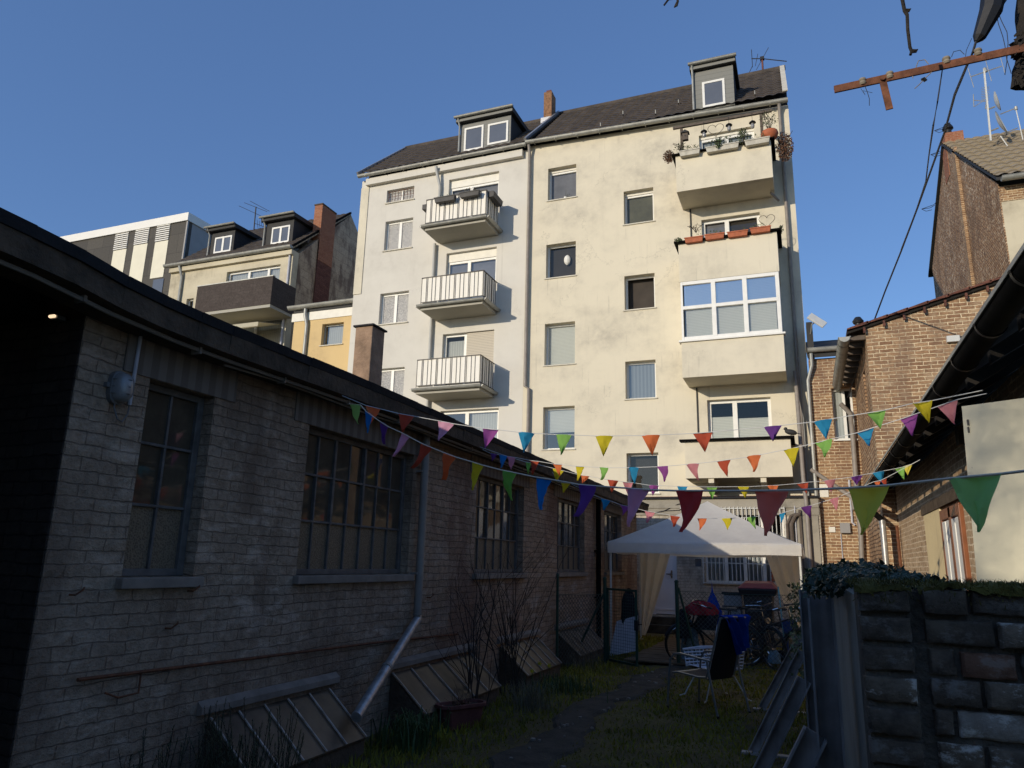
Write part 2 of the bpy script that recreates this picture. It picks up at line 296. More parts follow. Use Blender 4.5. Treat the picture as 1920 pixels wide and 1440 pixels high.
# ------------------------------------------------------------------ mesh builder
class MB:
    def __init__(s): s.v=[]; s.f=[]; s.m=[]; s.k=0
    def add(s,vs,fs):
        o=len(s.v); s.v+= [tuple(v) for v in vs]; s.f+=[tuple(i+o for i in f) for f in fs]; s.m+=[s.k]*len(fs); return s
    def quad(s,a,b,c,d): return s.add([a,b,c,d],[(0,1,2,3)])
    def box(s,x0,y0,z0,x1,y1,z1):
        if x0>x1:x0,x1=x1,x0
        if y0>y1:y0,y1=y1,y0
        if z0>z1:z0,z1=z1,z0
        v=[(x0,y0,z0),(x1,y0,z0),(x1,y1,z0),(x0,y1,z0),(x0,y0,z1),(x1,y0,z1),(x1,y1,z1),(x0,y1,z1)]
        return s.add(v,[(0,3,2,1),(4,5,6,7),(0,1,5,4),(1,2,6,5),(2,3,7,6),(3,0,4,7)])
    def hexa(s,b,t):
        return s.add(list(b)+list(t),[(0,3,2,1),(4,5,6,7),(0,1,5,4),(1,2,6,5),(2,3,7,6),(3,0,4,7)])
    def prism(s,poly,off):
        """closed polygon (3D points) extruded by vector off"""
        n=len(poly); off=Vector(off); a=[Vector(p) for p in poly]; b=[p+off for p in a]
        return s.add(a+b,[tuple(range(n))[::-1],tuple(range(n,2*n))]+[(i,(i+1)%n,n+(i+1)%n,n+i) for i in range(n)])
    def bar(s,a,b,w,h,up=(0,0,1)):
        a=Vector(a);b=Vector(b);d=(b-a).normalized();u=Vector(up)
        sd=d.cross(u)
        if sd.length<1e-4: sd=d.cross(Vector((1,0,0)))
        sd.normalize(); u=sd.cross(d).normalized(); sd*=w/2; u*=h/2
        return s.hexa([a-sd-u,a+sd-u,b+sd-u,b-sd-u],[a-sd+u,a+sd+u,b+sd+u,b-sd+u])
    def tube(s,pts,r,n=6,cap=True):
        pts=[Vector(p) for p in pts]; rs=r if hasattr(r,'__len__') else [r]*len(pts)
        o=[];last=None
        for i,p in enumerate(pts):
            d=(pts[min(i+1,len(pts)-1)]-pts[max(i-1,0)])
            if d.length<1e-9: d=Vector((0,0,1))
            d.normalize()
            if last is None:
                x=d.cross(Vector((0,0,1)))
                if x.length<.1: x=d.cross(Vector((1,0,0)))
            else: x=last-d*last.dot(d)
            x.normalize(); last=x; y=d.cross(x)
            for j in range(n):
                a=2*math.pi*j/n; o.append(p+(x*math.cos(a)+y*math.sin(a))*rs[i])
        fs=[(i*n+j,i*n+(j+1)%n,(i+1)*n+(j+1)%n,(i+1)*n+j) for i in range(len(pts)-1) for j in range(n)]
        if cap: fs+=[tuple(range(n))[::-1],tuple((len(pts)-1)*n+j for j in range(n))]
        return s.add(o,fs)
    def halfpipe(s,a,b,r,n=8,t=.006):
        """open gutter, trough downwards, rim on top"""
        a=Vector(a);b=Vector(b);d=(b-a).normalized();sx=d.cross(Vector((0,0,1))).normalized();u=sx.cross(d)
        vs=[];
        for p in (a,b):
            for rr in (r,r-t):
                for j in range(n+1):
                    an=math.pi*j/n; vs.append(p+sx*math.cos(an)*rr-u*math.sin(an)*rr)
        k=n+1;fs=[]
        for j in range(n):
            fs.append((j,j+1,2*k+j+1,2*k+j)); fs.append((k+j+1,k+j,3*k+j,3*k+j+1))
            fs.append((j,k+j,k+j+1,j+1)); fs.append((2*k+j,2*k+j+1,3*k+j+1,3*k+j))
        fs+=[(0,2*k,3*k,k),(n,k+n,3*k+n,2*k+n)]
        s.add(vs,fs); s.tube([a+sx*r,b+sx*r],.011,6); s.tube([a-sx*r,b-sx*r],.008,6)
        # end caps
        for q in (0,2*k): s.add([vs[q+j] for j in range(k)],[tuple(range(k))])
        return s
    def lathe(s,c,prof,n=16,ax='z'):
        c=Vector(c);o=[]
        for r,z in prof:
            for j in range(n):
                a=2*math.pi*j/n
                p=(r*math.cos(a),r*math.sin(a),z) if ax=='z' else ((r*math.cos(a),z,r*math.sin(a)) if ax=='y' else (z,r*math.cos(a),r*math.sin(a)))
                o.append(c+Vector(p))
        m=len(prof)
        return s.add(o,[(i*n+j,i*n+(j+1)%n,(i+1)*n+(j+1)%n,(i+1)*n+j) for i in range(m-1) for j in range(n)]+[tuple(range(n))[::-1],tuple((m-1)*n+j for j in range(n))])
    def build(s,name,mats,parent=None,smooth=False,bevel=0):
        me=bpy.data.meshes.new(name); me.from_pydata(s.v,[],s.f)
        if not hasattr(mats,'__len__') or isinstance(mats,str): mats=[mats]
        for mm in mats: me.materials.append(M[mm] if isinstance(mm,str) else mm)
        me.polygons.foreach_set('material_index',s.m)
        if smooth:
            me.polygons.foreach_set('use_smooth',[True]*len(me.polygons))
            try: me.set_sharp_from_angle(angle=R(40))
            except Exception: pass
        me.update(); o=bpy.data.objects.new(name,me); C.objects.link(o)
        if parent is not None:
            o.parent=parent; o.matrix_parent_inverse=wm(parent).inverted()
        if bevel:
            b=o.modifiers.new('bevel','BEVEL'); b.width=bevel; b.segments=2; b.limit_method='ANGLE'
        return o
def wm(o):
    m=o.matrix_basis.copy(); 
    return (wm(o.parent)@o.matrix_parent_inverse@m) if o.parent else m
def tag(o,label=None,cat=None,group=None,kind=None):
    if label: o['label']=label
    if cat: o['category']=cat
    if group: o['group']=group
    if kind: o['kind']=kind
    return o
def thing(name,label,cat,loc=(0,0,0),group=None,rz=0):
    o=bpy.data.objects.new(name,None); C.objects.link(o); o.location=loc; o.rotation_euler=(0,0,rz); o.empty_display_size=.2
    o.rotation_mode='XYZ'
    return tag(o,label,cat,group)
def copy_tree(o,parent=None):
    c=o.copy(); C.objects.link(c)
    if parent is not None: c.parent=parent
    for ch in [x for x in bpy.data.objects if x.parent==o]: copy_tree(ch,c)
    return c

def wall_holes(mb,fixed,axis,u0,u1,z0,z1,holes,depth,thick,sgn=1,ztop=None):
    """wall in plane axis==fixed (0: x, 1: y) spanning u,z; holes [(ua,ub,za,zb)] with reveals going sgn*depth inwards"""
    us=sorted({u0,u1,*[h[0] for h in holes],*[h[1] for h in holes]}); zs=sorted({z0,z1,*[h[2] for h in holes],*[h[3] for h in holes]})
    P=(lambda u,d,z:(fixed+sgn*d,u,z)) if axis==0 else (lambda u,d,z:(u,fixed+sgn*d,z))
    T=ztop or (lambda u:z1)
    def inh(a,b,c,d):
        return any(h[0]-1e-6<=a and b<=h[1]+1e-6 and h[2]-1e-6<=c and d<=h[3]+1e-6 for h in holes)
    for a,b in zip(us,us[1:]):
        for c,d in zip(zs,zs[1:]):
            if inh(a,b,c,d): continue
            da,db=(T(a),T(b)) if d==z1 else (d,d)
            for dd in (0,thick): mb.quad(P(a,dd,c),P(b,dd,c),P(b,dd,db),P(a,dd,da))
    for a,b,c,d in holes:
        for (p,q) in (((a,c),(b,c)),((b,c),(b,d)),((b,d),(a,d)),((a,d),(a,c))):
            mb.quad(P(p[0],0,p[1]),P(q[0],0,q[1]),P(q[0],thick,q[1]),P(p[0],thick,p[1]))
    mb.quad(P(u0,0,z0),P(u0,thick,z0),P(u0,thick,T(u0)),P(u0,0,T(u0)))
    mb.quad(P(u1,0,z0),P(u1,thick,z0),P(u1,thick,T(u1)),P(u1,0,T(u1)))
    mb.quad(P(u0,0,T(u0)),P(u1,0,T(u1)),P(u1,thick,T(u1)),P(u0,thick,T(u0)))
    return mb

def window(root,Y,r,depth=.14,cols=(1,),rail=None,fw=.06,fmat='frame_white',gmat='glass',sill='sill',back=None,backz=None,open_=0,name='window',label=None,boxtop=0,sd=.05):
    """window set into a -Y facing wall: frame bars, panes, sill and what hangs behind"""
    x0,x1,z0,z1=r; y=Y+depth; f=MB()
    zt=z1-boxtop
    f.box(x0,y,z0,x0+fw,y+.06,zt); f.box(x1-fw,y,z0,x1,y+.06,zt); f.box(x0+fw,y,zt-fw,x1-fw,y+.06,zt); f.box(x0+fw,y,z0,x1-fw,y+.06,z0+fw)
    tot=sum(cols); xs=[x0+fw]; acc=0
    for c in cols: acc+=c; xs.append(x0+fw+(x1-x0-2*fw)*acc/tot)
    for x in xs[1:-1]: f.box(x-fw*.7,y-.008,z0+fw*.5,x+fw*.7,y+.055,zt-fw*.5)
    if rail:
        zr=z0+(zt-z0)*rail; f.box(x0+fw*.5,y-.006,zr-fw*.5,x1-fw*.5,y+.052,zr+fw*.5)
    wo=f.build(name,fmat,root)
    if label: wo['label']=label
    g=MB(); t=random.uniform(-.004,.004)
    for a,b in zip(xs,xs[1:]): g.quad((a,y+.03+t,z0+fw),(b,y+.03-t,z0+fw),(b,y+.03-t,zt-fw),(a,y+.03+t,zt-fw))
    g.build('pane',gmat,wo)
    if boxtop:
        q=MB(); q.box(x0,y-.03,zt+.003,x1,y+.07,z1); q.build('shutter_box','boxwhite',wo)
    if sill:
        s=MB(); s.box(x0-.04,Y-sd,z0-.035,x1+.04,y,z0-.001); s.build('sill',sill,wo)
    if back:
        for (bm,fa,fb,za,zb,dy) in back:
            q=MB(); xa=x0+(x1-x0)*fa; xb=x0+(x1-x0)*fb; q.box(xa,y+dy,z0+(zt-z0)*za,xb,y+dy+.012,z0+(zt-z0)*zb); q.build('shutter' if bm=='shutter' else ('blind' if bm=='blind' else 'curtain'),bm,wo)  # grey, olive and dark boards carry painted room shade and pane haze
    return wo

def tiled_roof(mb,x0,x1,y0,z0,y1,z1,tw=.30,th=.34,ns=6,amp=.035,step=.03,skip=None):
    """real pantile relief on a plane rising from (y0,z0) to (y1,z1)"""
    L=math.hypot(y1-y0,z1-z0); uy=(y1-y0)/L; uz=(z1-z0)/L; ny=-uz; nz=uy
    rows=int(L/th)+1; nx=int((x1-x0)/tw*ns)
    ls=[]
    for r in range(rows):
        ls+=[(r*L/rows,step),((r+1)*L/rows-.002,0.0)]
    base=len(mb.v); vs=[]
    for (l,st) in ls:
        for i in range(nx+1):
            x=x0+(x1-x0)*i/nx; ph=(x/tw)%1
            h=amp*(math.sin(ph*2*math.pi)*.5+.5)**.7+st
            vs.append((x,y0+uy*l+ny*h,z0+uz*l+nz*h))
    n=nx+1
    mb.add(vs,[(r*n+i,r*n+i+1,(r+1)*n+i+1,(r+1)*n+i) for r in range(len(ls)-1) for i in range(nx)])
    return mb
def leafball(mb,c,rx,ry,rz,n,size,seed=0,shape=None):
    rnd=random.Random(seed)
    for i in range(n):
        while True:
            p=Vector((rnd.uniform(-1,1),rnd.uniform(-1,1),rnd.uniform(-1,1)))
            if p.length<1: break
        p=Vector((p.x*rx,p.y*ry,p.z*rz))+Vector(c)
        leaf(mb,p,size*rnd.uniform(.6,1.3),rnd)
def leaf(mb,p,s,rnd,asp=.7):
    d=Vector((rnd.gauss(0,1),rnd.gauss(0,1),rnd.gauss(0,1))).normalized(); e=d.orthogonal().normalized(); f=d.cross(e)
    a=rnd.uniform(0,6.28); u=e*math.cos(a)+f*math.sin(a); v=d.cross(u)
    mb.add([p-u*s*.5,p+v*s*asp*.5+d*s*.1,p+u*s*.5,p-v*s*asp*.5+d*s*.1],[(0,1,2,3)])
def branch(mb,p,d,L,r,rnd,depth,up=.1,spread=.5,kids=3):
    pts=[Vector(p)]; rs=[r]; d=Vector(d).normalized(); n=4
    for i in range(n):
        d=(d+Vector((rnd.gauss(0,.12),rnd.gauss(0,.12),rnd.gauss(0,.08)+up*.3))).normalized(); pts.append(pts[-1]+d*L/n); rs.append(r*(1-.6*(i+1)/n))
    mb.tube(pts,rs,5)
    if depth>0:
        for k in range(kids):
            i=rnd.randint(1,n); nd=(d+Vector((rnd.gauss(0,spread),rnd.gauss(0,spread),rnd.gauss(0,spread*.5)))).normalized()
            branch(mb,pts[i],nd,L*rnd.uniform(.4,.7),rs[i]*.75,rnd,depth-1,up,spread,kids)
# ================================================================== GROUND
g=MB()
xs=[-60,-20]+[-4.2+i*.25 for i in range(34)]+[12,60]; ys=[-60,-10]+[i*.5 for i in range(44)]+[40,90]
rg=random.Random(3)
vs=[(x,y,(rg.uniform(-.02,.03) if -4<x<3 and 1<y<19.5 else 0)-.0) for y in ys for x in xs]
n=len(xs); g.add(vs,[(j*n+i,j*n+i+1,(j+1)*n+i+1,(j+1)*n+i) for j in range(len(ys)-1) for i in range(n-1)])
m,nt,b=mk('garden_ground'); tc=N(nt,'ShaderNodeTexCoord').outputs['Object']
c=mixc(nt,ramp(nt,noise(nt,tc,1.3,6,.7).outputs[0],[(.4,0),(.62,1)]),(.09,.072,.02),(.18,.15,.03))
c=mixc(nt,ramp(nt,noise(nt,tc,40,4).outputs[0],[(.45,0),(.6,1)]),c,(.10,.07,.038)); nt.links.new(c,b.inputs['Base Color']); b.inputs['Roughness'].default_value=.95
bump(nt,b,noise(nt,tc,25,6,.7).outputs[0],1,.05); M['ground']=m
tag(g.build('ground','ground',smooth=True),kind='structure')
# paving: worn slabs, irregular edge, laid just above the soil
pv=MB(); rp=random.Random(5)
def pathx(y): return -2.15-.28*math.sin((y-5)*.42)-max(0,y-11)*.035
n_=90; vs=[]
for j in range(n_+1):
    y=4.6+14.0*j/n_; cx=pathx(y); wl_=.27+.09*math.sin(y*2.3)+.05*math.sin(y*7.1)+rp.uniform(-.03,.03); wr_=.26+.08*math.sin(y*1.7+2)+.05*math.sin(y*6.3+1)+rp.uniform(-.03,.03)
    for i in range(9): s_=i/8; vs.append((cx-wl_+(wl_+wr_)*s_,y,.034+rp.uniform(-.004,.004)-(.05 if i in (0,8) else 0)))
pv.add(vs,[(j*9+i,j*9+i+1,(j+1)*9+i+1,(j+1)*9+i) for j in range(n_) for i in range(8)])
pv.k=1
for i in range(70):
    y=rp.uniform(4.8,18); x=pathx(y)+rp.gauss(0,.2); r_=rp.uniform(.006,.028); q=[(x+r_*math.cos(a_)*rp.uniform(.7,1.2),y+r_*math.sin(a_)*rp.uniform(.7,1.2)  ,.034) for a_ in (0,1.05,2.1,3.14,4.2,5.2)]
    pv.prism(q,(0,0,.012+r_*.25))
M['paving']=mat('worn_paving',(.062,.054,.040),.92,.6,5,1.0,45,bd=.02)
M['plankpath']=mat('brown_planks',(.14,.095,.055),.85,.4,5,.5,20)
M['pebble']=mat('pebble',(.30,.26,.21),.8,.4); tag(pv.build('path',['paving','pebble']),kind='structure')
pk=MB()
y=13.2
while y<19.0:
    pk.box(-3.05+rp.uniform(-.03,.03),y,.052,-1.75+rp.uniform(-.03,.03),y+.19,.075+rp.uniform(0,.008)); y+=.205
tag(pk.build('boardwalk','plankpath'),kind='structure')

# grass blades: one stuff object
gr=MB(); rr=random.Random(11)
def blade(mb,x,y,z,h,w,rnd,lean=.4):
    a=rnd.uniform(0,6.28); dx=math.cos(a)*w; dy=math.sin(a)*w; lx=rnd.gauss(0,lean)*h; ly=rnd.gauss(0,lean)*h
    mb.add([(x-dx,y-dy,z),(x+dx,y+dy,z),(x+lx*.4+dx*.6,y+ly*.4+dy*.6,z+h*.6),(x+lx*.4-dx*.6,y+ly*.4-dy*.6,z+h*.6),(x+lx,y+ly,z+h)],[(0,1,2,3),(3,2,4)])
for i in range(34000):
    y=3.2+15*rr.random()**1.35; x=rr.uniform(-3.9,.35)
    onp_=abs(x-pathx(y)+.05*math.sin(y*5))<rr.uniform(.1,.42) and y>5
    if onp_ or (y>13 and -3.1<x<-1.7): continue
    edge=1.9 if x<-3.1 else (1.5 if x>-.3 and y>8 else 1)
    blade(gr,x,y,0,rr.uniform(.02,.055)*edge*(1.2 if rr.random()<.1 else 1),.004+.0006*y,rr)
tag(gr.build('grass','grass'),'short rough lawn of dark green grass','grass',kind='stuff')

# ================================================================== WORKSHOP (long painted brick building on the left)
WX=-4.0; WD=.13
def wrect(yl,yr,zt=2.78,zb=1.50): return (yl,yr,zb,zt)
def wy(px,py,x=WX): return on(px,py,0,x).y
WW=[(wy(256,887),wy(384,900),2,'narrow'),(wy(569,925),wy(771,950),7,''),(wy(892,964),wy(982,975),6,''),(wy(1045,988),wy(1096,990),5,''),(wy(1133,990),wy(1165,1000),4,'')]
work=thing('workshop','long low workshop of grey painted brick with steel windows and black flat roof','workshop',(WX,10,0))
Y0w=wy(110,900); Y1w=18.6; ZT=3.06
holes=[wrect(a,b_) for a,b_,_,_ in WW]
def cellar(px1,px2): return px1,px2
CL=[(4.4,5.85),(6.9,8.85),(9.8,11.3),(12.3,14.1)]
ysplit=wy(800,990)
mb=MB(); wall_holes(mb,WX,0,Y0w,ysplit,-.1,ZT,[h for h in holes if h[1]<ysplit],WD,.35,-1); mb.build('wall','workbrick',work)
mb=MB(); wall_holes(mb,WX,0,ysplit,Y1w,-.1,ZT,[h for h in holes if h[0]>ysplit],WD,.35,-1); mb.build('wall','workbrick_far',work)
mb=MB(); wall_holes(mb,Y0w+.002,1,-9.0,WX-.352,-.1,ZT,[],.2,.3,1); mb.box(-9.0,-6,-.1,-8.8,Y0w-.002,3.3); mb.box(WX-.349,Y0w-.012,-.1,WX-.004,Y0w-.002,3.3); mb.build('end_wall','darkbrick',work)  # end walls and corner face coloured dark for the shade under the roof
mb=MB(); mb.box(-9.0,-6.2,3.1,-8.0,-6,3.5); 
for a,b_,n_,_ in WW:
    l=MB(); l.box(WX+.0,a-.22,2.783,WX+.012,b_+.2,3.04); l.build('lintel','lintel',work)
# plinth ledge
for (a,b_) in CL:
    mb=MB(); mb.prism([(WX,a-.1,.66),(WX+.045,a-.1,.62),(WX+.045,a-.1,.575),(WX,a-.1,.565)],(0,b_-a+.2,0)); mb.build('ledge','sillgrey',work)

# windows
for (a,b_,n_,kind),h in zip(WW,holes):
    f=MB(); x=WX-WD+.02; t=.035; a_,b2,z0,z1=h
    f.box(x-.04,a_+.003,z0+.003,x+.02,a_+.06,z1-.003); f.box(x-.04,b2-.06,z0+.003,x+.02,b2-.003,z1-.003)
    f.box(x-.04,a_+.06,z0+.003,x+.02,b2-.06,z0+.05); f.box(x-.04,a_+.06,z1-.05,x+.02,b2-.06,z1-.003)
    ys_=[a_+.045+(b2-a_-.09)*i/n_ for i in range(n_+1)]
    for yy in ys_[1:-1]: f.box(x-.035,yy-.010,z0+.05,x+.012,yy+.010,z1-.05)
    zs_=[z0+.03,z0+(z1-z0)*.36,z0+(z1-z0)*.68,z1-.03]
    for zz in zs_[1:-1]: f.box(x-.036,a_+.06,zz-.010,x+.013,b2-.06,zz+.010)
    if n_>3:
        f.box(x-.03,ys_[2]-.017,zs_[1]-.015,x+.02,ys_[2]+.017,zs_[3]); f.box(x-.03,ys_[4]-.017,zs_[1]-.015,x+.02,ys_[4]+.017,zs_[3])
    wo=f.build('window','bluegrey',work,bevel=.004)
    rw=random.Random(int(a_*100))
    gu=MB(); gl=MB()
    for i in range(n_):
        for k in range(3):
            tt=rw.uniform(-.012,.012) if k else 0; u2=rw.uniform(-.006,.006) if k else 0
            q=(gl if k==0 else gu); xa=x-.01
            q.quad((xa+tt,ys_[i],zs_[k]+u2),(xa-tt,ys_[i+1],zs_[k]+u2),(xa-tt-u2,ys_[i+1],zs_[k+1]),(xa+tt-u2,ys_[i],zs_[k+1]))
    gu.build('pane','glass_work',wo); gl.build('frosted_pane','frostwork',wo)
    s=MB(); s.box(WX-WD,a_-.04,z0-.07,WX+.06,b2+.05,z0-.002); s.build('sill','sillgrey',wo,bevel=.006)
# dark interior
mb=MB(); mb.box(-5.6,Y0w+.5,.0,-5.5,Y1w,3.0); mb.box(-8,Y0w+.5,2.98,WX-.36,Y1w,3.05); mb.box(-7.9,Y0w+.5,-.02,WX-.36,Y1w,.0); mb.build('interior','dusty',work)
mb=MB(); mb.box(-8.2,Y0w,-.1,-8.02,Y1w,3.06); mb.box(-8.2,Y1w-.002,-.1,WX-.002,Y1w+.2,3.06); mb.build('back_wall','workbrick_far',work)
# roof with irregular bitumen edge and concrete eave beam
XE=WX+.30
topz=[(y_,on(px,py,0,XE).z) for px,py in ((0,390),(100,440),(189,485),(227,511),(318,558),(424,606),(545,655),(667,705),(800,763),(961,836),(1170,927)) for y_ in (on(px,py,0,XE).y,)]
topz=[(-6,topz[0][1]+.1)]+topz+[(Y1w+.3,topz[-1][1])]
def tz(y):
    for (a,za),(b_,zb) in zip(topz,topz[1:]):
        if a<=y<=b_: return za+(zb-za)*(y-a)/(b_-a)
    return topz[-1][1]
rf=MB(); be=MB(); ys_=[-6+i*.3 for i in range(int((Y1w+6.3)/.3)+1)]
rw=random.Random(2)
for a,b_ in zip(ys_,ys_[1:]):
    za,zb=tz(a),tz(b_); j=rw.uniform(-.008,.008)
    rf.hexa([(XE,a,za-.065),(XE,b_,zb-.065),(-8.6,b_,zb-.02),(-8.6,a,za-.02)][::-1],[(XE+.015+j,a,za),(XE+.015+j,b_,zb),(-8.6,b_,zb+.12),(-8.6,a,za+.12)][::-1])
    if a>0:
        be.hexa([(WX,a,za-.22),(XE-.02,a,za-.20),(XE-.02,b_,zb-.20),(WX,b_,zb-.22)],[(WX-.1,a,za-.062),(XE-.01+j,a,za-.067),(XE-.01+j,b_,zb-.067),(WX-.1,b_,zb-.062)])
rf.build('roof','bitumen',work)
be.build('eave_beam','concrete',work)
def eavez(y): return tz(y)-.235
pi=MB(); pts=[(WX+.2,y_,tz(y_)-.225) for y_ in [-2+i*.5 for i in range(41)]]; pi.tube(pts,.014,6)
pts=[(WX+.16,y_,tz(y_)-.245+.01*math.sin(y_*3)) for y_ in [4+i*.5 for i in range(28)]]; pi.tube(pts,.009,5)
for yy in [i*.9+1 for i in range(18)]: pi.box(WX+.14,yy,tz(yy)-.25,WX+.22,yy+.02,tz(yy)-.2)
pi.build('conduit','greypipe',work,smooth=True)
# thin rusty pipe low on the wall
mb=MB(); mb.tube([(WX+.03,on(90+0,1280,0,WX).y if 0 else 3.3,.93),(WX+.03,4.6,.90),(WX+.03,6.5,.86),(WX+.03,8.4,.80)],.012,6)
mb.tube([(WX+.03,3.75,.93),(WX+.04,3.74,.8),(WX+.03,3.6,.79),(WX+.03,3.5,.83)],.007,5)
for px,py in ((310,1178),(130,1115),(352,1108),(800,1120)):
    p=on(px,py,0,WX); mb.tube([p+Vector((0,0,0)),p+Vector((.05,0,0)),p+Vector((.07,.03,.03)),p+Vector((.05,.05,.04))],.006,5)
mb.build('wall_pipe','rust',work,smooth=True)
# cellar lights
for i,(a,b_) in enumerate(CL):
    zt,zb=.52,.17; xo=WX+.40; cl=MB()
    cl.prism([(WX+.01,a,zt),(xo,a,zb),(xo,a,-.05),(WX+.01,a,-.05)],(0,.04,0)); cl.prism([(WX+.01,b_-.04,zt),(xo,b_-.04,zb),(xo,b_-.04,-.05),(WX+.01,b_-.04,-.05)],(0,.04,0)); cl.box(xo-.05,a+.04,-.05,xo,b_-.04,zb-.01)
    co=cl.build('cellar_light','concrete',work)
    pn=MB(); np_=5 if i<3 else 6
    pn.prism([(WX+.01,a+.002,zt+.012),(xo+.02,a+.002,zb+.012),(xo+.02,a+.002,zb),(WX+.01,a+.002,zt)],(0,b_-a-.004,0)); pn.build('pane','cellarpane',co)
    for k in range(np_+1):
        ld=MB(); yy=a+.02+(b_-a-.04)*k/np_; ld.bar((WX+.02,yy,zt+.018),(xo+.03,yy+rw.uniform(-.01,.01),zb+.018),.014,.010); ld.build('glazing_bar','lead',co)

# bulkhead lamp with conduit
p=on(217,728,0,WX); L=thing('bulkhead_lamp','oval grey bulkhead lamp with ribbed glass on the workshop corner','wall lamp',p)
mb=MB()
def oval(c,ry,rz,x0,x1,n=20):
    pr=[]; 
    for k in range(n):
        an=2*math.pi*k/n; pr.append((0,math.copysign(abs(math.cos(an))**.8,math.cos(an))*ry,math.copysign(abs(math.sin(an))**.7,math.sin(an))*rz))
    return pr
def ovalbox(mb,c,prof):
    c=Vector(c); n=20; o=[]
    for (sc,x) in prof:
        for q in oval(c,.062*sc,.10*sc,0,0): o.append(c+Vector((x,q[1],q[2])))
    m_=len(prof); mb.add(o,[(i*n+j,i*n+(j+1)%n,(i+1)*n+(j+1)%n,(i+1)*n+j) for i in range(m_-1) for j in range(n)]+[tuple((m_-1)*n+j for j in range(n))])
ovalbox(mb,p,[(1.08,0),(1.08,.035),(1.0,.04)]); mb.build('body','lampgrey',L,smooth=True)
mb=MB(); ovalbox(mb,p,[(.95,.038),(.93,.075),(.75,.105),(.4,.118),(.1,.12)]); mb.build('glass','lampglass',L,smooth=True)
mb=MB(); mb.box(p.x,p.y-.09,p.z-.01,p.x+.03,p.y-.065,p.z+.02); mb.box(p.x+.03,p.y-.005,p.z-.1,p.x+.045,p.y+.005,p.z-.09)
for zz in (-.045,0,.045): mb.tube([(p.x+.04,p.y-.064,p.z+zz),(p.x+.09,p.y-.045,p.z+zz),(p.x+.125,p.y,p.z+zz),(p.x+.09,p.y+.045,p.z+zz),(p.x+.04,p.y+.064,p.z+zz)],.003,4)
mb.build('guard','lampgrey',L)
a=on(262,610,0,WX); b_=on(236,760,0,WX)
mb=MB(); mb.tube([(WX+.2,a.y+.02,a.z+.12),(WX+.05,a.y,a.z),(WX+.03,a.y-.005,a.z-.02),(WX+.03,b_.y,b_.z)],.012,8)
tag(mb.build('conduit_pipe','whitepipe',None,smooth=True),'pale conduit pipe dropping from the eave to the bulkhead lamp','pipe')
e=on(215,787,0,WX)
mb=MB(); mb.tube([(WX+.03,b_.y,b_.z),(WX+.035,b_.y-.005,b_.z-.06),(WX+.04,e.y+.02,e.z-.01),(WX+.04,e.y-.015,e.z),(WX+.035,p.y-.02,p.z-.13),(WX+.03,p.y-.015,p.z-.1)],.005,6)
tag(mb.build('lamp_cable','lampgrey',None,smooth=True),'thin grey cable looping under the bulkhead lamp','cable')

# downpipe between second and third window, kicking out at the foot
t=on(800,812,0,WX+.08); k1=on(782,1160,0,WX+.08); k2=on(668,1345,0,WX+.42)
dp=thing('downpipe','galvanised downpipe kicking out diagonally at the foot of the workshop wall','downpipe',(t.x,t.y,0))
mb=MB(); mb.tube([(t.x,t.y,t.z),(k1.x,k1.y,k1.z)],.043,14); mb.build('upper_pipe','greypipe',dp,smooth=True)
mb=MB(); mb.tube([(k1.x,k1.y,k1.z+.05),(k1.x+.005,k1.y-.005,k1.z-.01),(k2.x,k2.y,max(k2.z,.05))],.047,14); mb.build('elbow_pipe','galv',dp,smooth=True)
mb=MB()
for zz in (k1.z+.04,): mb.tube([(k1.x,k1.y,zz),(k1.x,k1.y,zz+.015)],.052,14)
q=Vector((k1.x,k1.y,k1.z)).lerp(Vector((k2.x,k2.y,k2.z)),.55); q2=Vector((k1.x,k1.y,k1.z)).lerp(Vector((k2.x,k2.y,k2.z)),.57); mb.tube([q,q2],.053,14)
for zz in (2.6,1.5): mb.box(t.x-.1,t.y-.06,zz,t.x+.0,t.y+.06,zz+.02)
mb.build('clamp','greypipe',dp)
# far dark downpipe
p=on(1122,960,0,WX+.08); mb=MB(); mb.tube([(p.x,p.y,eavez(p.y)+.05),(p.x,p.y,.1)],.05,10); mb.box(p.x-.1,p.y-.06,1.9,p.x,p.y+.06,1.93); mb.box(p.x-.1,p.y-.06,1.0,p.x,p.y+.06,1.03)
tag(mb.build('downpipe','zincdark',None,smooth=True),'dark straight downpipe beside the last workshop window','downpipe')

# rendered chimney on workshop roof
ch=thing('roof_chimney','square brown rendered chimney standing on the workshop roof','chimney',(-6.9,10.2,3.2))
cx0=-5.25
p1=on(667,612,1,10.0);p2=on(699,612,1,10.0);
mb=MB(); x0,x1=p1.x,p2.x; zt=on(683,612,1,10.0).z; mb.box(x0,10.0,3.1,x1,10.0+(x1-x0)*1.15,zt); mb.build('shaft','chimrender',ch,bevel=.015)
mb=MB(); mb.box(x0-.03,9.97,zt+.001,x1+.03,10.03+(x1-x0)*1.15,zt+.03); mb.build('cap','bitumen',ch)
# ================================================================== MAIN APARTMENT BUILDINGS
FY=21.0; XL=-14.6; XM=-8.0; XR=.32
def zroof(y,zl): return zl+(y-20.7)*.95
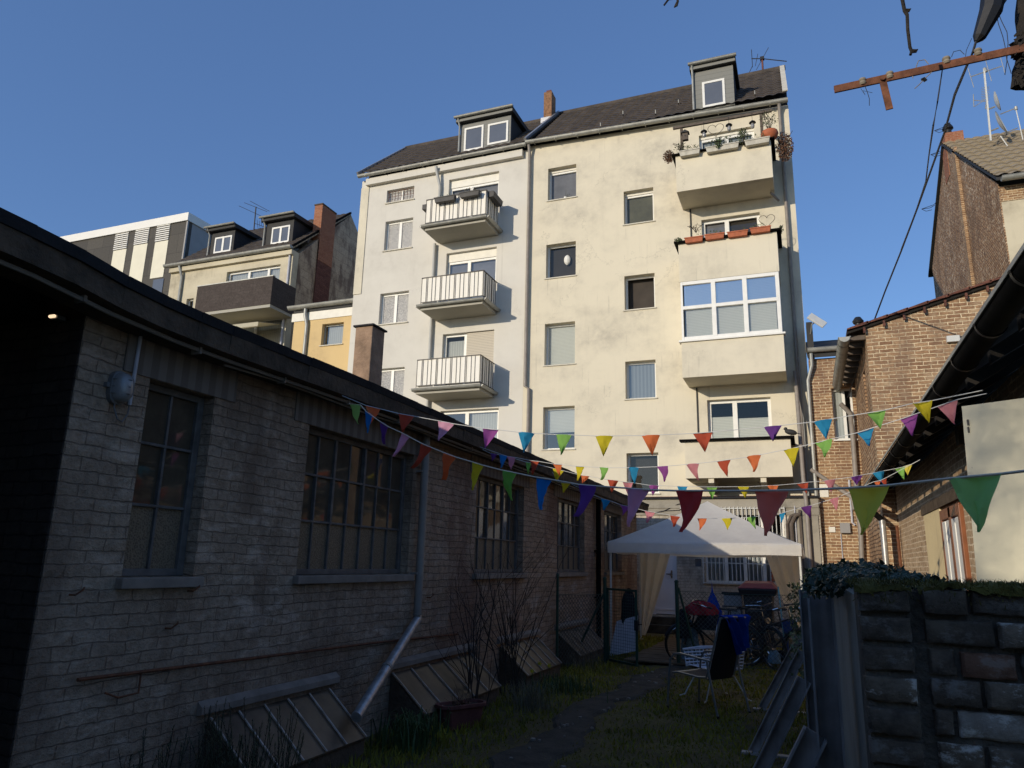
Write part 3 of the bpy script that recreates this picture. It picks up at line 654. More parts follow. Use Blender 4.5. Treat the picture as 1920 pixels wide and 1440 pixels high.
# ---- left half
bl=thing('apartment_building','pale grey rendered half of the apartment block with three steel balconies','building',(-11.3,FY,0))
def F(xl,yt,xr,yb): return frect(xl,yt,xr,yb,FY)
lw=[F(725.5,353,776,377),F(721.5,412,773,467),F(711.5,548,765,606),F(706,690,757,750)]
dl=[F(841,329,934.5,398),F(836,469,930,540),F(829,622.5,925.5,690),F(824,768,934,850)]
dl=[(a,b,c-.75,d) for a,b,c,d in dl]; dl[3]=(dl[3][0],dl[3][1],dl[3][2]+.2,dl[3][3])
ZL=15.35
mb=MB(); wall_holes(mb,FY,1,XL,XM,0,ZL,lw+dl,.16,.36,1); mb.box(XL,FY+.36,0,XL+.3,FY+7,ZL); mb.build('wall','greyplaster',bl)
mb=MB(); mb.box(XL+.35,FY+1.5,0,XM-.2,FY+1.6,15.3)
for z in (1.0,3.85,6.65,9.45,12.3,15.0): mb.box(XL+.35,FY+.4,z-.25,XM-.2,FY+1.5,z-.1)
mb.build('interior','roomwarm',bl)
mb=MB(); mb.box(XL+.0,FY-.03,on(670,552,1,FY).z,XL+.33,FY-.002,ZL-.3); mb.build('corner_strip','cream_clean',bl)
window(bl,FY,lw[0],cols=(1,1),back=None,gmat='frost',fw=.05); g=MB()
x0,x1,z0,z1=lw[0]
for k in range(9):
    x=x0+.06+(x1-x0-.12)*k/8; g.tube([(x,FY+.06,z0+.03),(x+.02,FY+.05,(z0+z1)/2),(x,FY+.06,z1-.03)],.007,5)
for z in (z0+.05,z1-.06,(z0+z1)/2): g.tube([(x0+.02,FY+.06,z),(x1-.02,FY+.06,z)],.007,5)
g.build('window_grille','rust',bl)
for r in lw[1:]: window(bl,FY,r,cols=(1,1),gmat='frost',fw=.075)
window(bl,FY,dl[0],cols=(1.15,1.5),gmat='glass',back=[('backgrey',.02,.98,0,1,.1)],boxtop=.30,sill=None,fw=.08)
window(bl,FY,dl[1],cols=(1.15,1.5),gmat='glass_sky',back=[('backgrey',.02,.98,0,1,.1)],boxtop=.30,sill=None,fw=.08)
window(bl,FY,dl[2],cols=(1.1,1.5),gmat='glass',back=[('shutter',.46,.99,0,.995,-.06),('curtain',.05,.42,0,.9,.12)],sill=None,fw=.08)
window(bl,FY,dl[3],cols=(1.3,1.7),gmat='glass_sky',back=[('curtain',.5,.97,.0,.96,.1)],sill=None,fw=.09)
# cornice + gutter + roof left
gx=MB(); gx.box(XL+.25,FY-.16,ZL-.28,XM-.15,FY-.002,ZL-.02); gx.build('cornice','greyplaster',bl,bevel=.01)
gx=MB(); gx.halfpipe((XL-.02,20.74,15.44),(XM+.02,20.74,15.44),.085); 
for i in range(9): gx.box(XL+.3+i*.78,20.65,15.35,XL+.32+i*.78,20.83,15.37)
gx.build('gutter','zinc',bl,smooth=True)
ry,rz_=24.0,18.45
mb=MB(); tiled_roof(mb,XL,XM-.05,20.72,15.46,ry,rz_); mb.build('roof','tile',bl,smooth=False)
mb=MB(); mb.prism([(XL,21.38,15.3),(XL,21.38,15.95),(XL,ry,rz_-.08),(XL,27.2,15.3)],(XM-XL,0,0)); mb.quad((XL,ry,rz_-.05),(XM,ry,rz_-.05),(XM,27.2,15.3),(XL,27.2,15.3)); mb.build('roof_body','slatedark',bl)
mb=MB(); mb.bar((XL-.03,20.7,15.5),(XL-.03,ry,rz_+.03),.07,.14); mb.build('verge_flashing','galv',bl)
mb=MB(); mb.tube([(XL-.05,ry,rz_+.03),(XM,ry,rz_+.03)],.09,8); mb.build('ridge','tile',bl)
# downpipes on left half
def pipe(parent,pts,r,m_,name='downpipe'):
    q=MB(); q.tube(pts,r,10); return q.build(name,m_,parent,smooth=True)
a=on(818,312,1,20.74); b_=on(825,350,1,20.9); c_=on(823,400,1,20.9)
pipe(bl,[a,(a.x,20.76,a.z-.12),(b_.x,20.9,b_.z),(b_.x,20.9,12.4)],.055,'soffitpaint')
for (pa,pb) in (((815,462),(810,520)),((809,600),(806,668)),((802,752),(800,800))):
    A=on(*pa,1,20.9);B=on(*pb,1,20.9); pipe(bl,[(A.x,20.9,A.z+.1),(A.x,20.9,B.z-.2)],.055,'soffitpaint')
p=on(993,300,1,20.88); q_=on(986,724,1,20.88)
pipe(bl,[(p.x,20.76,15.4),(p.x,20.88,15.1),(p.x,20.88,q_.z),(p.x+.12,20.9,q_.z-.08),(p.x+.12,20.9,.5)],.05,'greypipe')

# balconies on left half
def balcony(root,zt,label):
    X0,X1,YF=-11.2,-9.0,19.88
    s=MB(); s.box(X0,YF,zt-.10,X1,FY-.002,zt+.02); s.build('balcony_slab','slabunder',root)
    s=MB(); s.halfpipe((X0-.09,YF-.08,zt+.05),(X1+.09,YF-.08,zt+.05),.07); s.halfpipe((X1+.09,YF-.1,zt+.05),(X1+.09,FY,zt+.05),.07)
    s.halfpipe((X0-.09,FY,zt+.05),(X0-.09,YF-.1,zt+.05),.07); g_=s.build('balcony_gutter','zinc',root,smooth=True)
    s=MB(); s.box(X0+.0,YF+.0,zt+.02,X1,FY-.01,zt+.12); s.build('balcony_floor','sill',root)
    zb,zh=zt+.17,zt+1.02
    r=MB(); 
    r.box(X0+.012,YF+.014,zb,X1-.012,YF+.022,zh-.02); r.box(X1-.022,YF+.022,zb,X1-.014,FY-.05,zh-.02); r.box(X0+.014,YF+.022,zb,X0+.022,FY-.05,zh-.02)
    po=r.build('balcony_panel','railwhite',root)
    r=MB(); n=27
    r.bar((X0,YF,zh),(X1,YF,zh),.03,.025); r.bar((X1,YF,zh),(X1,FY,zh),.03,.025); r.bar((X0,YF,zh),(X0,FY,zh),.03,.025); r.bar((X0,YF,zb),(X1,YF,zb),.02,.02); r.bar((X1,YF,zb),(X1,FY,zb),.02,.02)
    i=0;x=X0+.0
    pat=(.17,.045,.16,.13)
    while x<X1: r.box(x-.006,YF-.004,zb-.09 if i%9==0 else zb,x+.006,YF+.008,zh); x+=pat[i%4]; i+=1
    y=YF;i=0
    while y<FY-.02:
        for X in (X0,X1): r.box(X-.006,y-.006,zb,X+.006,y+.006,zh)
        y+=pat[i%4]; i+=1
    r.build('balcony_rail','raildark',root)
for zt in (12.43,9.62,6.83): balcony(bl,zt,'')

# ---- right half
br_=thing('apartment_building','tall cream rendered half of the apartment block with stained wall and loggias','building',(-4,FY,0))
rw_=[F(1027.4,312,1080.3,372.5),F(1024,455.7,1079.5,519),F(1021,605,1078,683.5),F(1018,762,1077.3,842),F(1169.5,355,1225.5,417.8),F(1170.8,514.7,1228,579),F(1172.5,676,1229.8,747),F(1175,849,1235,925)]
LX0,LX1=-2.88,-.22
lo=[F(1311,245,1415,300),F(1315.5,405,1426,455),(LX0+.3,LX1-.2,7.4,9.3),F(1327,747,1447,825)]
lo[0]=(lo[0][0],lo[0][1],lo[0][2]-.9,lo[0][3]); lo[1]=(lo[1][0],lo[1][1],lo[1][2]-.9,lo[1][3]); lo[3]=(lo[3][0],lo[3][1],lo[3][2]-.5,lo[3][3])
ZB=3.56; ZR=15.2
ztr=lambda x: 15.47+(15.19-15.47)*(x-XM)/(XR-XM)
mb=MB(); wall_holes(mb,FY-.0,1,XM+.003,XR,ZB,ZR,rw_+lo,.2,.36,1,ztop=lambda u:ztr(u)); mb.box(XR-.3,FY+.36,0,XR,FY+7,15); mb.build('wall','cream',br_)
mb=MB(); mb.box(XM+.2,FY+1.8,0,XR-.35,FY+1.9,15)
for z in (3.85,6.65,9.45,12.2): mb.box(XM+.2,FY+.4,z-.25,XR-.35,FY+1.8,z-.1)
mb.build('interior','room',br_)
for i,r in enumerate(rw_):
    bk=None; gm='glass'; rail=None; cols=(1,)
    if i==0: gm='glass'; bk=[('backgrey',.02,.98,0,1,.07)]
    if i==2: bk=[('blind',.02,.98,0,1,.08)]
    if i==3: bk=[('blind',.02,.98,.42,1,.08)]; gm='glass_sky'
    if i==4: bk=[('backolive',.02,.98,.0,1,.07)]
    if i==1: bk=[('backdark',.02,.98,0,1,.12)]
    if i==5: gm='glass'; bk=[('backdark',.02,.98,0,1,.2)]
    if i==7: bk=[('backdark',.02,.98,0,1,.2)]
    if i==6: bk=[('curtaindim',.02,.98,0,1,.07)]; gm='glass_sky'
    wo=window(br_,FY,r,depth=.2,fw=.06,gmat=gm,back=bk,boxtop=(.1 if i in (0,4) else 0),sd=.04)
    if i==5: bpy.data.objects.remove([c_ for c_ in wo.children if c_.name.startswith('pane')][0])
# loggia windows
window(br_,FY,lo[0],cols=(1,1),gmat='glass',fw=.08,sill=None,boxtop=.1,back=[('curtaindim',.05,.98,0,1,.1)])
window(br_,FY,lo[1],cols=(1,1.35),gmat='glass',fw=.09,sill=None,back=[('backgrey',.02,.4,0,1,.1),('backdark',.42,.98,0,1,.1)])
window(br_,FY,lo[3],cols=(1,1.35),gmat='glass',fw=.09,sill=None,back=[('blind',.02,.4,0,.72,.05),('blind',.45,.98,0,.68,.05)])
# cloaked parapets / bay
PY=19.8
def trough(z0,z1,name,mat_='cream_clean',bot=True,slope=.35):
    s=MB(); t=.12
    s.box(LX0,PY,z0,LX1,PY+t,z1); s.box(LX0,PY+t,z0,LX0+t,FY-.002,z1); s.box(LX1-t,PY+t,z0,LX1,FY-.002,z1)
    if bot: s.box(LX0+t,PY+t,z0,LX1-t,FY-.002,z0+.12)
    return s.build(name,mat_,br_,bevel=.006)
trough(12.26,13.42,'balcony_parapet')
s=MB(); s.prism([(LX0-.1,PY-.1,13.42),(LX1+.1,PY-.1,13.42),(LX1+.1,PY+.18,13.42),(LX0-.1,PY+.18,13.42)],(0,0,.035)); s.box(LX0-.1,PY+.18,13.42,LX0+.16,FY,13.45); s.box(LX1-.16,PY+.18,13.42,LX1+.1,FY,13.45); s.build('parapet_coping','zincdark',br_)
trough(9.46,10.62,'balcony_parapet')
s=MB(); s.box(LX0-.11,PY-.11,10.62,LX1+.11,PY+.18,10.67); s.box(LX0-.11,PY+.18,10.62,LX0+.16,FY,10.67); s.box(LX1-.16,PY+.18,10.62,LX1+.11,FY,10.67); s.build('parapet_coping','zincdark',br_)
trough(6.67,7.68,'balcony_parapet')
s=MB(); s.box(LX0-.06,PY-.06,7.68,LX1+.05,PY+.2,7.73); s.build('parapet_coping','frame_white',br_)
# enclosed bay
s=MB(); z0,z1=7.733,9.455; a,b_=LX0+.02,LX1-.02; fw=.06
s.box(a,PY+.0,z0,a+fw,PY+.09,z1); s.box(b_-fw-.04,PY,z0,b_,PY+.09,z1); s.box(a+fw,PY,z1-.1,b_-fw-.04,PY+.09,z1); s.box(a+fw,PY,z0,b_-fw-.04,PY+.09,z0+.1)
W3=(b_-a-2*fw)/3; 
for k in (1,2): s.box(a+fw+W3*k-.06,PY-.006,z0+.05,a+fw+W3*k+.06,PY+.085,z1-.05)
zm=z0+(z1-z0)*.55; s.box(a+.05,PY-.005,zm-.05,b_-.05,PY+.087,zm+.05)
s.box(b_-.04,PY+.09,z0,b_,FY-.002,z1); s.box(a,PY+.09,z0,a+.04,FY-.002,z1)
wo=s.build('bay_window','frame_white',br_,bevel=.008)
for k in range(3):
    for (za,zb) in ((z0+.08,zm-.04),(zm+.04,z1-.08)):
        q=MB(); xa=a+fw+W3*k+.03; xb=xa+W3-.06; tt=random.uniform(-.005,.005); q.quad((xa,PY+.05+tt,za),(xb,PY+.05-tt,za),(xb,PY+.05-tt,zb),(xa,PY+.05+tt,zb)); q.build('pane','glass_sky' if zb<zm+.1 else 'glass_bay',wo)
    q=MB(); q.box(a+fw+W3*k+.03,PY+.10,zm+.02,a+fw+W3*k+W3-.03,PY+.11,z1-.08); q.build('blind','blind',wo)  # pale boards put in for the bright sky reflection in the upper panes
    q=MB(); xa=a+fw+W3*k+.06; q.box(xa,PY+.10,z0+.08,xa+W3-.12,PY+.115,zm); q.build('blind','blind',wo)
# lower balcony with brackets
trough(3.92,4.90,'balcony_parapet')
s=MB(); s.box(LX0-.12,PY-.12,4.90,LX1+.1,PY+.16,4.95); s.box(LX1-.14,PY+.16,4.90,LX1+.1,FY,4.95); s.build('parapet_coping','zincdark',br_)
s=MB()
for x in (-2.3,-1.0): s.prism([(x,PY+.05,3.915),(x,PY+.05,3.80),(x,PY+.6,3.62),(x,FY-.002,3.6),(x,FY-.002,3.915)],(.14,0,0))
s.build('bracket','cream_clean',br_)
s=MB(); s.box(LX0+.2,FY-.03,10.67,LX0+.24,FY-.003,12.25); s.box(LX0+.2,FY-.03,4.95,LX0+.24,FY-.003,6.65); s.build('joint_strip','slatedark',br_)
s=MB(); s.box(XM+.1,FY-.03,ZB-.07,XR,FY+.1,ZB-.002); s.build('base_flashing','rust',br_)
# gutter/roof right
gx=MB(); gx.halfpipe((XM+.02,20.74,15.5),(XR+.0,20.74,15.22),.09)
for i in range(11): gx.box(XM+.3+i*.75,20.64,15.49-i*.0255-.1,XM+.32+i*.75,20.84,15.49-i*.0255-.08)
gx.build('gutter','zinc',br_,smooth=True)
ry2=24.3; rz2=18.8
mb=MB(); tiled_roof(mb,XM+.02,XR,20.72,15.40,ry2,rz2,tw=.30); mb.build('roof','tile',br_)
mb=MB(); mb.prism([(XM+.01,21.38,15.2),(XM+.01,21.38,15.95),(XM+.01,ry2,rz2-.1),(XM+.01,27.8,15.0)],(XR-XM-.02,0,0)); mb.build('roof_body','slatedark',br_)
mb=MB(); mb.tube([(XM-.0,ry2,rz2+.02),(XR+.05,ry2,rz2+.02)],.09,8); mb.build('ridge','tile',br_)
mb=MB(); mb.bar((XR-.06,20.7,15.50),(XR-.06,ry2,rz2+.12),.15,.03); mb.build('verge_flashing','sill',br_)
mb=MB(); mb.bar((XM-.0,20.72,15.52),(XM-.0,ry2,rz2+.05),.09,.22); mb.build('party_flashing','galv',br_)
mb=MB(); mb.bar((XM+.12,20.72,15.5),(XM+.12,ry2,rz2+.0),.1,.1); mb.build('party_gutter','zincdark',br_)
mb=MB()
for px,py in ((1126,240),(1168,217),(1229,216),(1272,196),(1415,180)):
    q_=onp(px,py,(0,20.72,15.46),(0,-.69,.72)); mb.box(q_.x,q_.y-.05,q_.z,q_.x+.02,q_.y,q_.z+.16); mb.box(q_.x,q_.y-.05,q_.z,q_.x+.02,q_.y+.15,q_.z+.03)
mb.build('snow_hook','zinc',br_)
# downpipes right edge
p=on(1464,240,1,20.88); pipe(br_,[(p.x,20.75,15.15),(p.x,20.88,14.95),(p.x,20.88,3.6)],.05,'greypipe')
p=on(1493,620,1,20.86); pipe(br_,[(p.x,20.9,7.3),(p.x,20.9,.4)],.045,'soffitpaint')
q_=MB(); q_.tube([(LX1-.1,20.6,12.2),(LX1+.1,20.86,12.05)],.04,8); q_.build('drain_pipe','greypipe',br_,smooth=True)
# ---- dormers
def dormer(root,rect,yf,depth,ov,panes,front,side,zbase,x0,x1,z0,z1):
    s=MB(); s.box(x0,yf,z0,x1,yf+.05,z1); do=s.build('dormer',front,root)
    s=MB(); s.prism([(x0,yf+.05,z0),(x0,yf+.05,z1),(x0,yf+depth,z1+.02),(x0,yf+depth,z1-.3)],(x1-x0,0,0)); s.build('cheek',side,do)
    s=MB(); s.hexa([(x0-ov,yf-ov*1.3,z1+.02),(x1+ov,yf-ov*1.3,z1+.02),(x1+ov,yf+depth,z1+.12),(x0-ov,yf+depth,z1+.12)],[(x0-ov,yf-ov*1.3,z1+.2),(x1+ov,yf-ov*1.3,z1+.2),(x1+ov,yf+depth,z1+.3),(x0-ov,yf+depth,z1+.3)]); s.build('dormer_roof',side,do)
    s=MB(); s.box(x0-ov+.02,yf-ov*1.3-.012,z1+.03,x1+ov-.02,yf-ov*1.3-.001,z1+.17); s.build('fascia',front,do)
    s=MB(); s.halfpipe((x0-ov-.03,yf-ov*1.3-.08,z1+.2),(x1+ov+.03,yf-ov*1.3-.08,z1+.2),.06); s.tube([(x0-.02,yf-ov*1.3-.05,z1+.15),(x0-.02,yf-.06,z1-.1),(x0-.02,yf-.06,z0+.05)],.035,8); s.build('gutter','zinc',do,smooth=True)
    for (a,b,c,d) in panes:
        f=MB(); t=.07; f.box(a,yf-.03,c,a+t,yf-.002,d); f.box(b-t,yf-.03,c,b,yf-.002,d); f.box(a+t,yf-.03,d-t,b-t,yf-.002,d); f.box(a+t,yf-.03,c,b-t,yf-.002,c+t); f.build('dormer_window','frame_white',do)
        f=MB(); f.box(a+t,yf-.014,c+t,b-t,yf-.006,d-t); f.build('pane','dormpane',do)
m=M['dormpane']=mat('dormer_glass',(.12,.13,.15),.04,.1,2,0,spec=1)
# left dormer: find front plane from where its foot meets the roof
pf=onp(862,284,(0,20.72,15.5),(0,-.69,.72)); yf=pf.y
A=on(868,283,1,yf); B=on(957,262,1,yf); T=on(868,237,1,yf)
w1=frect(871,238,906.5,281.5,yf); w2=frect(915,230,953,269,yf)
dormer(bl,None,yf,2.6,.13,[(w1[0],w1[1],w1[2],w1[3]),(w2[0],w2[1],w2[2],w2[3])],'slate','slatedark',0,A.x-.12,B.x,15.42+(yf-20.72)*.91,w1[3]+.18)
pf=onp(1310,207,(0,20.72,15.4),(0,-.69,.72)); yf=pf.y
A=on(1302,190,1,yf); B=on(1377,180,1,yf); w1=frect(1317,151,1359.5,199,yf)
dormer(br_,None,yf,2.8,.1,[w1],'slate','slatedark',0,A.x,B.x,15.36+(yf-20.72)*.95,w1[3]+.42)
# chimney between the two roofs
chim=thing('roof_chimney','spotted brown brick chimney at the junction of the two roofs','chimney',(-8.1,24,18))
yc=23.6; a=on(1019.5,200,1,yc); b_=on(1034,200,1,yc); zt=on(1027,172,1,yc).z
mb=MB(); mb.box(a.x,yc,17.2,b_.x,yc+.5,zt); mb.build('shaft','chimspot',chim)
mb=MB(); mb.box(a.x+.07,yc+.08,zt,b_.x-.05,yc+.35,zt+.12); mb.build('cap','terradim',chim)
mb=MB(); mb.box(a.x-.08,yc-.1,17.6,b_.x+.05,yc-.001,18.25); mb.build('flashing','galv',chim)
# ================================================================== DISTANT HOUSES ON THE LEFT
# yellow link building
YY=21.4
yb=thing('yellow_house','low yellow plastered house squeezed between grey gable house and apartment block','building',(-16,YY,0))
xl=on(548,640,1,YY).x; r=frect(603,606,643,646,YY); zt=10.55
mb=MB(); wall_holes(mb,YY,1,xl,XL-.02,0,zt,[r],.14,.35,1); mb.build('wall','yellowplaster',yb)
mb=MB(); mb.box(xl+.3,YY+1.4,7.5,XL-.3,YY+1.5,10.5); mb.build('interior','room',yb)
window(yb,YY,r,depth=.16,fw=.05,fmat='zinc',gmat='glass_sky',back=[('curtain',.15,.95,0,.95,.1)])
mb=MB(); mb.box(xl-.1,YY-.03,zt-.32,XL-.02,YY-.002,zt); mb.build('fascia','boxwhite',yb)
mb=MB(); mb.halfpipe((xl-.2,YY-.12,zt+.24),(XL-.03,YY-.12,zt+.24),.13); a=on(573,590,1,YY-.1); mb.tube([(a.x,YY-.12,zt+.1),(a.x,YY-.12,zt-.15),(a.x+.08,YY-.07,zt-.5),(a.x+.06,YY-.07,3)],.07,10); mb.build('gutter','zinc',yb,smooth=True)
mb=MB(); mb.hexa([(xl,YY-.05,zt+.003),(XL-.02,YY-.05,zt+.003),(XL-.02,YY+5,zt+.3),(xl,YY+5,zt+.3)],[(xl,YY-.05,zt+.12),(XL-.02,YY-.05,zt+.12),(XL-.02,YY+5,zt+.5),(xl,YY+5,zt+.5)]); mb.build('roof','slatedark',yb)
# grey gable house with dormers
GY=22.5
gb=thing('gable_house','beige rendered house with two dormers, brown balcony and striped awning','building',(-21.5,GY,0))
x1=-18.7; x0=-25.2; ze=13.8
r1=frect(425,503,524,531,GY); r1=(r1[0],r1[1],r1[2]-1.2,r1[3]); r2=frect(430,598,505,640,GY); r2=(r2[0]-1.6,r2[1]+.6,r2[2]-.9,r2[3]+.25); r3=frect(349,560,362,580,GY)
mb=MB(); wall_holes(mb,GY,1,x0,x1,0,ze,[r1,r2,r3],.2,.35,1); mb.build('wall','beigeplaster',gb)
mb=MB(); mb.box(x0+.3,GY+1.6,5,x1-.5,GY+1.7,13.6); mb.box(x0+.3,GY+.4,10.3,x1-.4,GY+1.6,10.5); mb.build('interior','room',gb)
yr,zr=26.2,17.1
mb=MB(); mb.prism([(x1-.35,GY+.36,0),(x1-.35,GY+.36,ze),(x1-.35,yr,zr),(x1-.35,yr+4.2,ze-.4),(x1-.35,yr+4.2,0)],(.36,0,0)); mb.build('gable_wall','gablebrick',gb)
mb=MB(); yq=24.0; mb.box(x1+.012,yq,6,x1+.06,yq+1.0,14.9); mb.build('flue_strip','flue',gb)
mb=MB(); mb.box(x1-.34,yq,14.0,x1+.07,yq+1.0,on(612,382,1,yq).z); co=mb.build('chimney','chimbrick',gb)
mb=MB(); z_=on(612,382,1,yq).z; mb.box(x1-.36,yq-.03,z_+.001,x1+.09,yq+1.03,z_+.06); mb.build('chimney_cap','concrete',co)
mb=MB(); mb.box(x1-.8,yq-.3,14.45,x1-.3,yq-.001,14.9); mb.build('flashing','galv',gb)
mb=MB(); mb.k=0; mb.hexa([(x0,GY-.1,ze),(x1,GY-.1,ze),(x1,yr,zr),(x0,yr,zr)],[(x0,GY-.1,ze+.1),(x1,GY-.1,ze+.1),(x1,yr,zr+.1),(x0,yr,zr+.1)]); mb.build('roof','tilefar',gb)
tr=MB(); tiled_roof(tr,x0,x1,GY-.1,ze+.12,yr,zr+.12,tw=.3,th=.38); tr.build('roof_tiles','tile',gb)
mb=MB(); mb.bar((x1-.03,GY-.1,ze+.13),(x1-.03,yr,zr+.13),.1,.08); mb.build('verge','zincdark',gb)
mb=MB(); mb.halfpipe((x0-.2,GY-.22,ze+.1),(x1+.05,GY-.22,ze+.1),.11); a=on(337,520,1,GY-.1); mb.tube([(a.x,GY-.2,ze),(a.x+.1,GY-.08,ze-.5),(a.x+.1,GY-.08,6)],.06,8); mb.build('gutter','zinc',gb,smooth=True)
mb=MB(); mb.box(x0,GY-.14,ze-.22,x1+.02,GY-.003,ze-.02); mb.build('cornice','beigeplaster',gb)
mb=MB(); mb.tube([(x1-.12,GY-.04,ze-.1),(x1-.12,GY-.04,5)],.05,8); mb.build('downpipe','whitepipe',gb,smooth=True)
window(gb,GY,r1,cols=(1,1,.6),gmat='glass_sky',fw=.08,sill=None,back=[('curtain',.02,.98,0,1,.1)])
window(gb,GY,r2,cols=(1,1,1),gmat='glass',fw=.08,sill=None,back=[('curtain',.02,.98,0,1,.15)])
window(gb,GY,r3,gmat='glass',fw=.05)
ba=on(365,580,1,GY-1.4); bb=on(506,520,1,GY-1.4); bt=on(512,519,1,GY-1.4)
BX0,BX1,BY=ba.x,bt.x,GY-1.4; zb_=on(440,578,1,BY).z; zt_=on(440,528,1,BY).z
s=MB(); s.box(BX0,BY,zb_,BX1,BY+.1,zt_); s.box(BX1-.1,BY+.1,zb_,BX1,GY-.003,zt_); s.box(BX0,BY+.1,zb_,BX0+.1,GY-.003,zt_); bo=s.build('balcony','balbrown',gb)
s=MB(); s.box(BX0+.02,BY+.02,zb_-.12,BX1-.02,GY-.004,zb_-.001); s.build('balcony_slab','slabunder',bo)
s=MB(); s.box(BX0-.02,BY-.02,zt_+.001,BX1+.02,BY+.12,zt_+.04); s.build('handrail','zinc',bo)
# awning
s=MB(); yy0=GY-.02; n=24; xa,xb=BX0+.9,BX1-.6; za=zb_-.35
s.hexa([(xa,GY-1.25,za-.28),(xb,GY-1.25,za-.28),(xb,GY-.05,za),(xa,GY-.05,za)],[(xa,GY-1.25,za-.26),(xb,GY-1.25,za-.26),(xb,GY-.05,za+.02),(xa,GY-.05,za+.02)])
for i in range(n):
    a=xa+(xb-xa)*i/n; b_=xa+(xb-xa)*(i+1)/n
    s.prism([(a,GY-1.26,za-.26),(b_,GY-1.26,za-.26),(b_,GY-1.26,za-.40),((a+b_)/2,GY-1.26,za-.46),(a,GY-1.26,za-.40)],(0,.012,0))
s.build('awning',cloth('awning',(.75,.70,.55),.4),gb)
# dormers
for (pl,pr,pt,pb,fy) in (((392,440,428,480),)*0):
    pass
for k,(fx0,fy0,fx1,fy1,wxl,wyt,wxr,wyb,lab) in enumerate(((394,437,438,478,403,444,434,473,''),(498,415,549,462,510,425,543,456,''))):
    yf=GY+.55
    A=on(fx0,(fy0+fy1)/2,1,yf); B=on(fx1,(fy0+fy1)/2,1,yf); w_=frect(wxl,wyt,wxr,wyb,yf)
    dormer(gb,None,yf,2.6,.15,[w_],'slatedark','slatedark',0,A.x,B.x,w_[2]-.3,w_[3]+.25)
    s=MB(); xm=(w_[0]+w_[1])/2; s.box(xm-.05,yf-.034,w_[2]+.03,xm+.05,yf-.001,w_[3]-.03); s.build('mullion','frame_white',gb)
p=on(372,435,1,GY+1.5); mb=MB(); mb.tube([(p.x,p.y+1,15.3),(p.x,p.y+1,p.z+.55)],.06,8); mb.lathe((p.x,p.y+1,p.z+.55),[(.1,0),(.13,.08),(.05,.16)],10); mb.build('vent_pipe','black',gb,smooth=True)
# modern anthracite block
DY=25.0
db=thing('modern_block','modern flat-roofed block clad in dark panels with cream stripes and white roof edge','building',(-31,DY,0))
x1=-27.4; x0=-36.3; zt=18.05
mb=MB(); mb.box(x0,DY,0,x1,DY+.3,zt-.42); mb.build('facade','cladding',db)
mb=MB(); mb.box(x1-.3,DY+.303,0,x1,DY+9,zt-.42)
for z in (15.0,12.2): mb.box(x1,DY+.3,z,x1+.02,DY+9,z+.04)
mb.box(x1,DY+3,9,x1+.02,DY+3.04,zt-.5); mb.box(x1-.05,DY-.02,0,x1+.03,DY+.06,zt-.43); mb.build('side_wall','metalpanel',db)
mb=MB(); mb.box(x0-.05,DY-.08,zt-.418,x1+.06,DY+9,zt); mb.build('roof_edge','ltrim',db)
for (a,b_,t,sp,bot) in (((217,241,427,468,500),(255,280,419,458,520),(295,319,410,452,517))):
    X0_=on(a,(t+sp)/2,1,DY).x; X1_=on(b_,(t+sp)/2,1,DY).x; Zt=on((a+b_)/2,t,1,DY).z; Zs=on((a+b_)/2,sp,1,DY).z
    mb=MB(); mb.box(X0_,DY-.02,9.5 if a<290 else on(300,520,1,DY).z,X1_,DY-.003,Zs); mb.build('panel_strip','creampanel',db)
    mb=MB(); n=11
    for i in range(n): z=Zs+(Zt-Zs)*(i+.3)/n; mb.prism([(X0_,DY-.05,z),(X0_,DY-.003,z+.02),(X0_,DY-.003,z+.09),(X0_,DY-.05,z+.05)],(X1_-X0_,0,0))
    mb.build('louvre','ltrim',db)
w_=frect(287,524,306,548,DY); mb=MB(); mb.box(w_[0],DY-.03,w_[2]-.8,w_[1],DY-.003,w_[3]); mb.build('window','dormpane',db)

# ================================================================== GROUND FLOOR EXTENSION under the right half
EY=20.0
ex=thing('ground_floor_annex','dirty grey ground floor annex with white barred window and white door','building',(-1.8,EY,0))
zt=on(1370,935,1,EY).z
wr=frect(1338,950,1472,1092,EY); wr=(wr[0]-.02,wr[1],1.32,wr[3]); wr=(on(1322,1070,1,EY).x,wr[1],on(1340,1093,1,EY).z,on(1400,952,1,EY).z)
dr=(on(1221,1100,1,EY).x,on(1270,1100,1,EY).x,.42,2.55)
vr=(on(1303,1053,1,EY).x,on(1315,1053,1,EY).x,on(1308,1062,1,EY).z,on(1308,1048,1,EY).z)
mb=MB(); wall_holes(mb,EY,1,-4.3,.35,0,zt,[wr,dr,vr],.2,.3,1); mb.build('wall','palebrick',ex)
mb=MB(); mb.box(-4.3,EY-.03,zt-.42,.33,EY-.003,zt-.02); mb.box(-4.3,EY-.06,zt-.24,.33,EY-.031,zt-.17); mb.build('beam','dirtyplaster',ex)
mb=MB(); mb.box(-4.35,EY-.1,zt,.36,FY+.3,zt+.05); mb.build('roof','bitumen',ex)
mb=MB(); mb.box(-4.2,EY+1.4,0,.2,EY+1.5,3.3); mb.build('interior','room',ex)
xd=-.02
mb=MB(); mb.box(-.25,EY-.035,1.0,.3,EY-.003,zt-.43); mb.build('plaster_pier','dirtyplaster',ex)
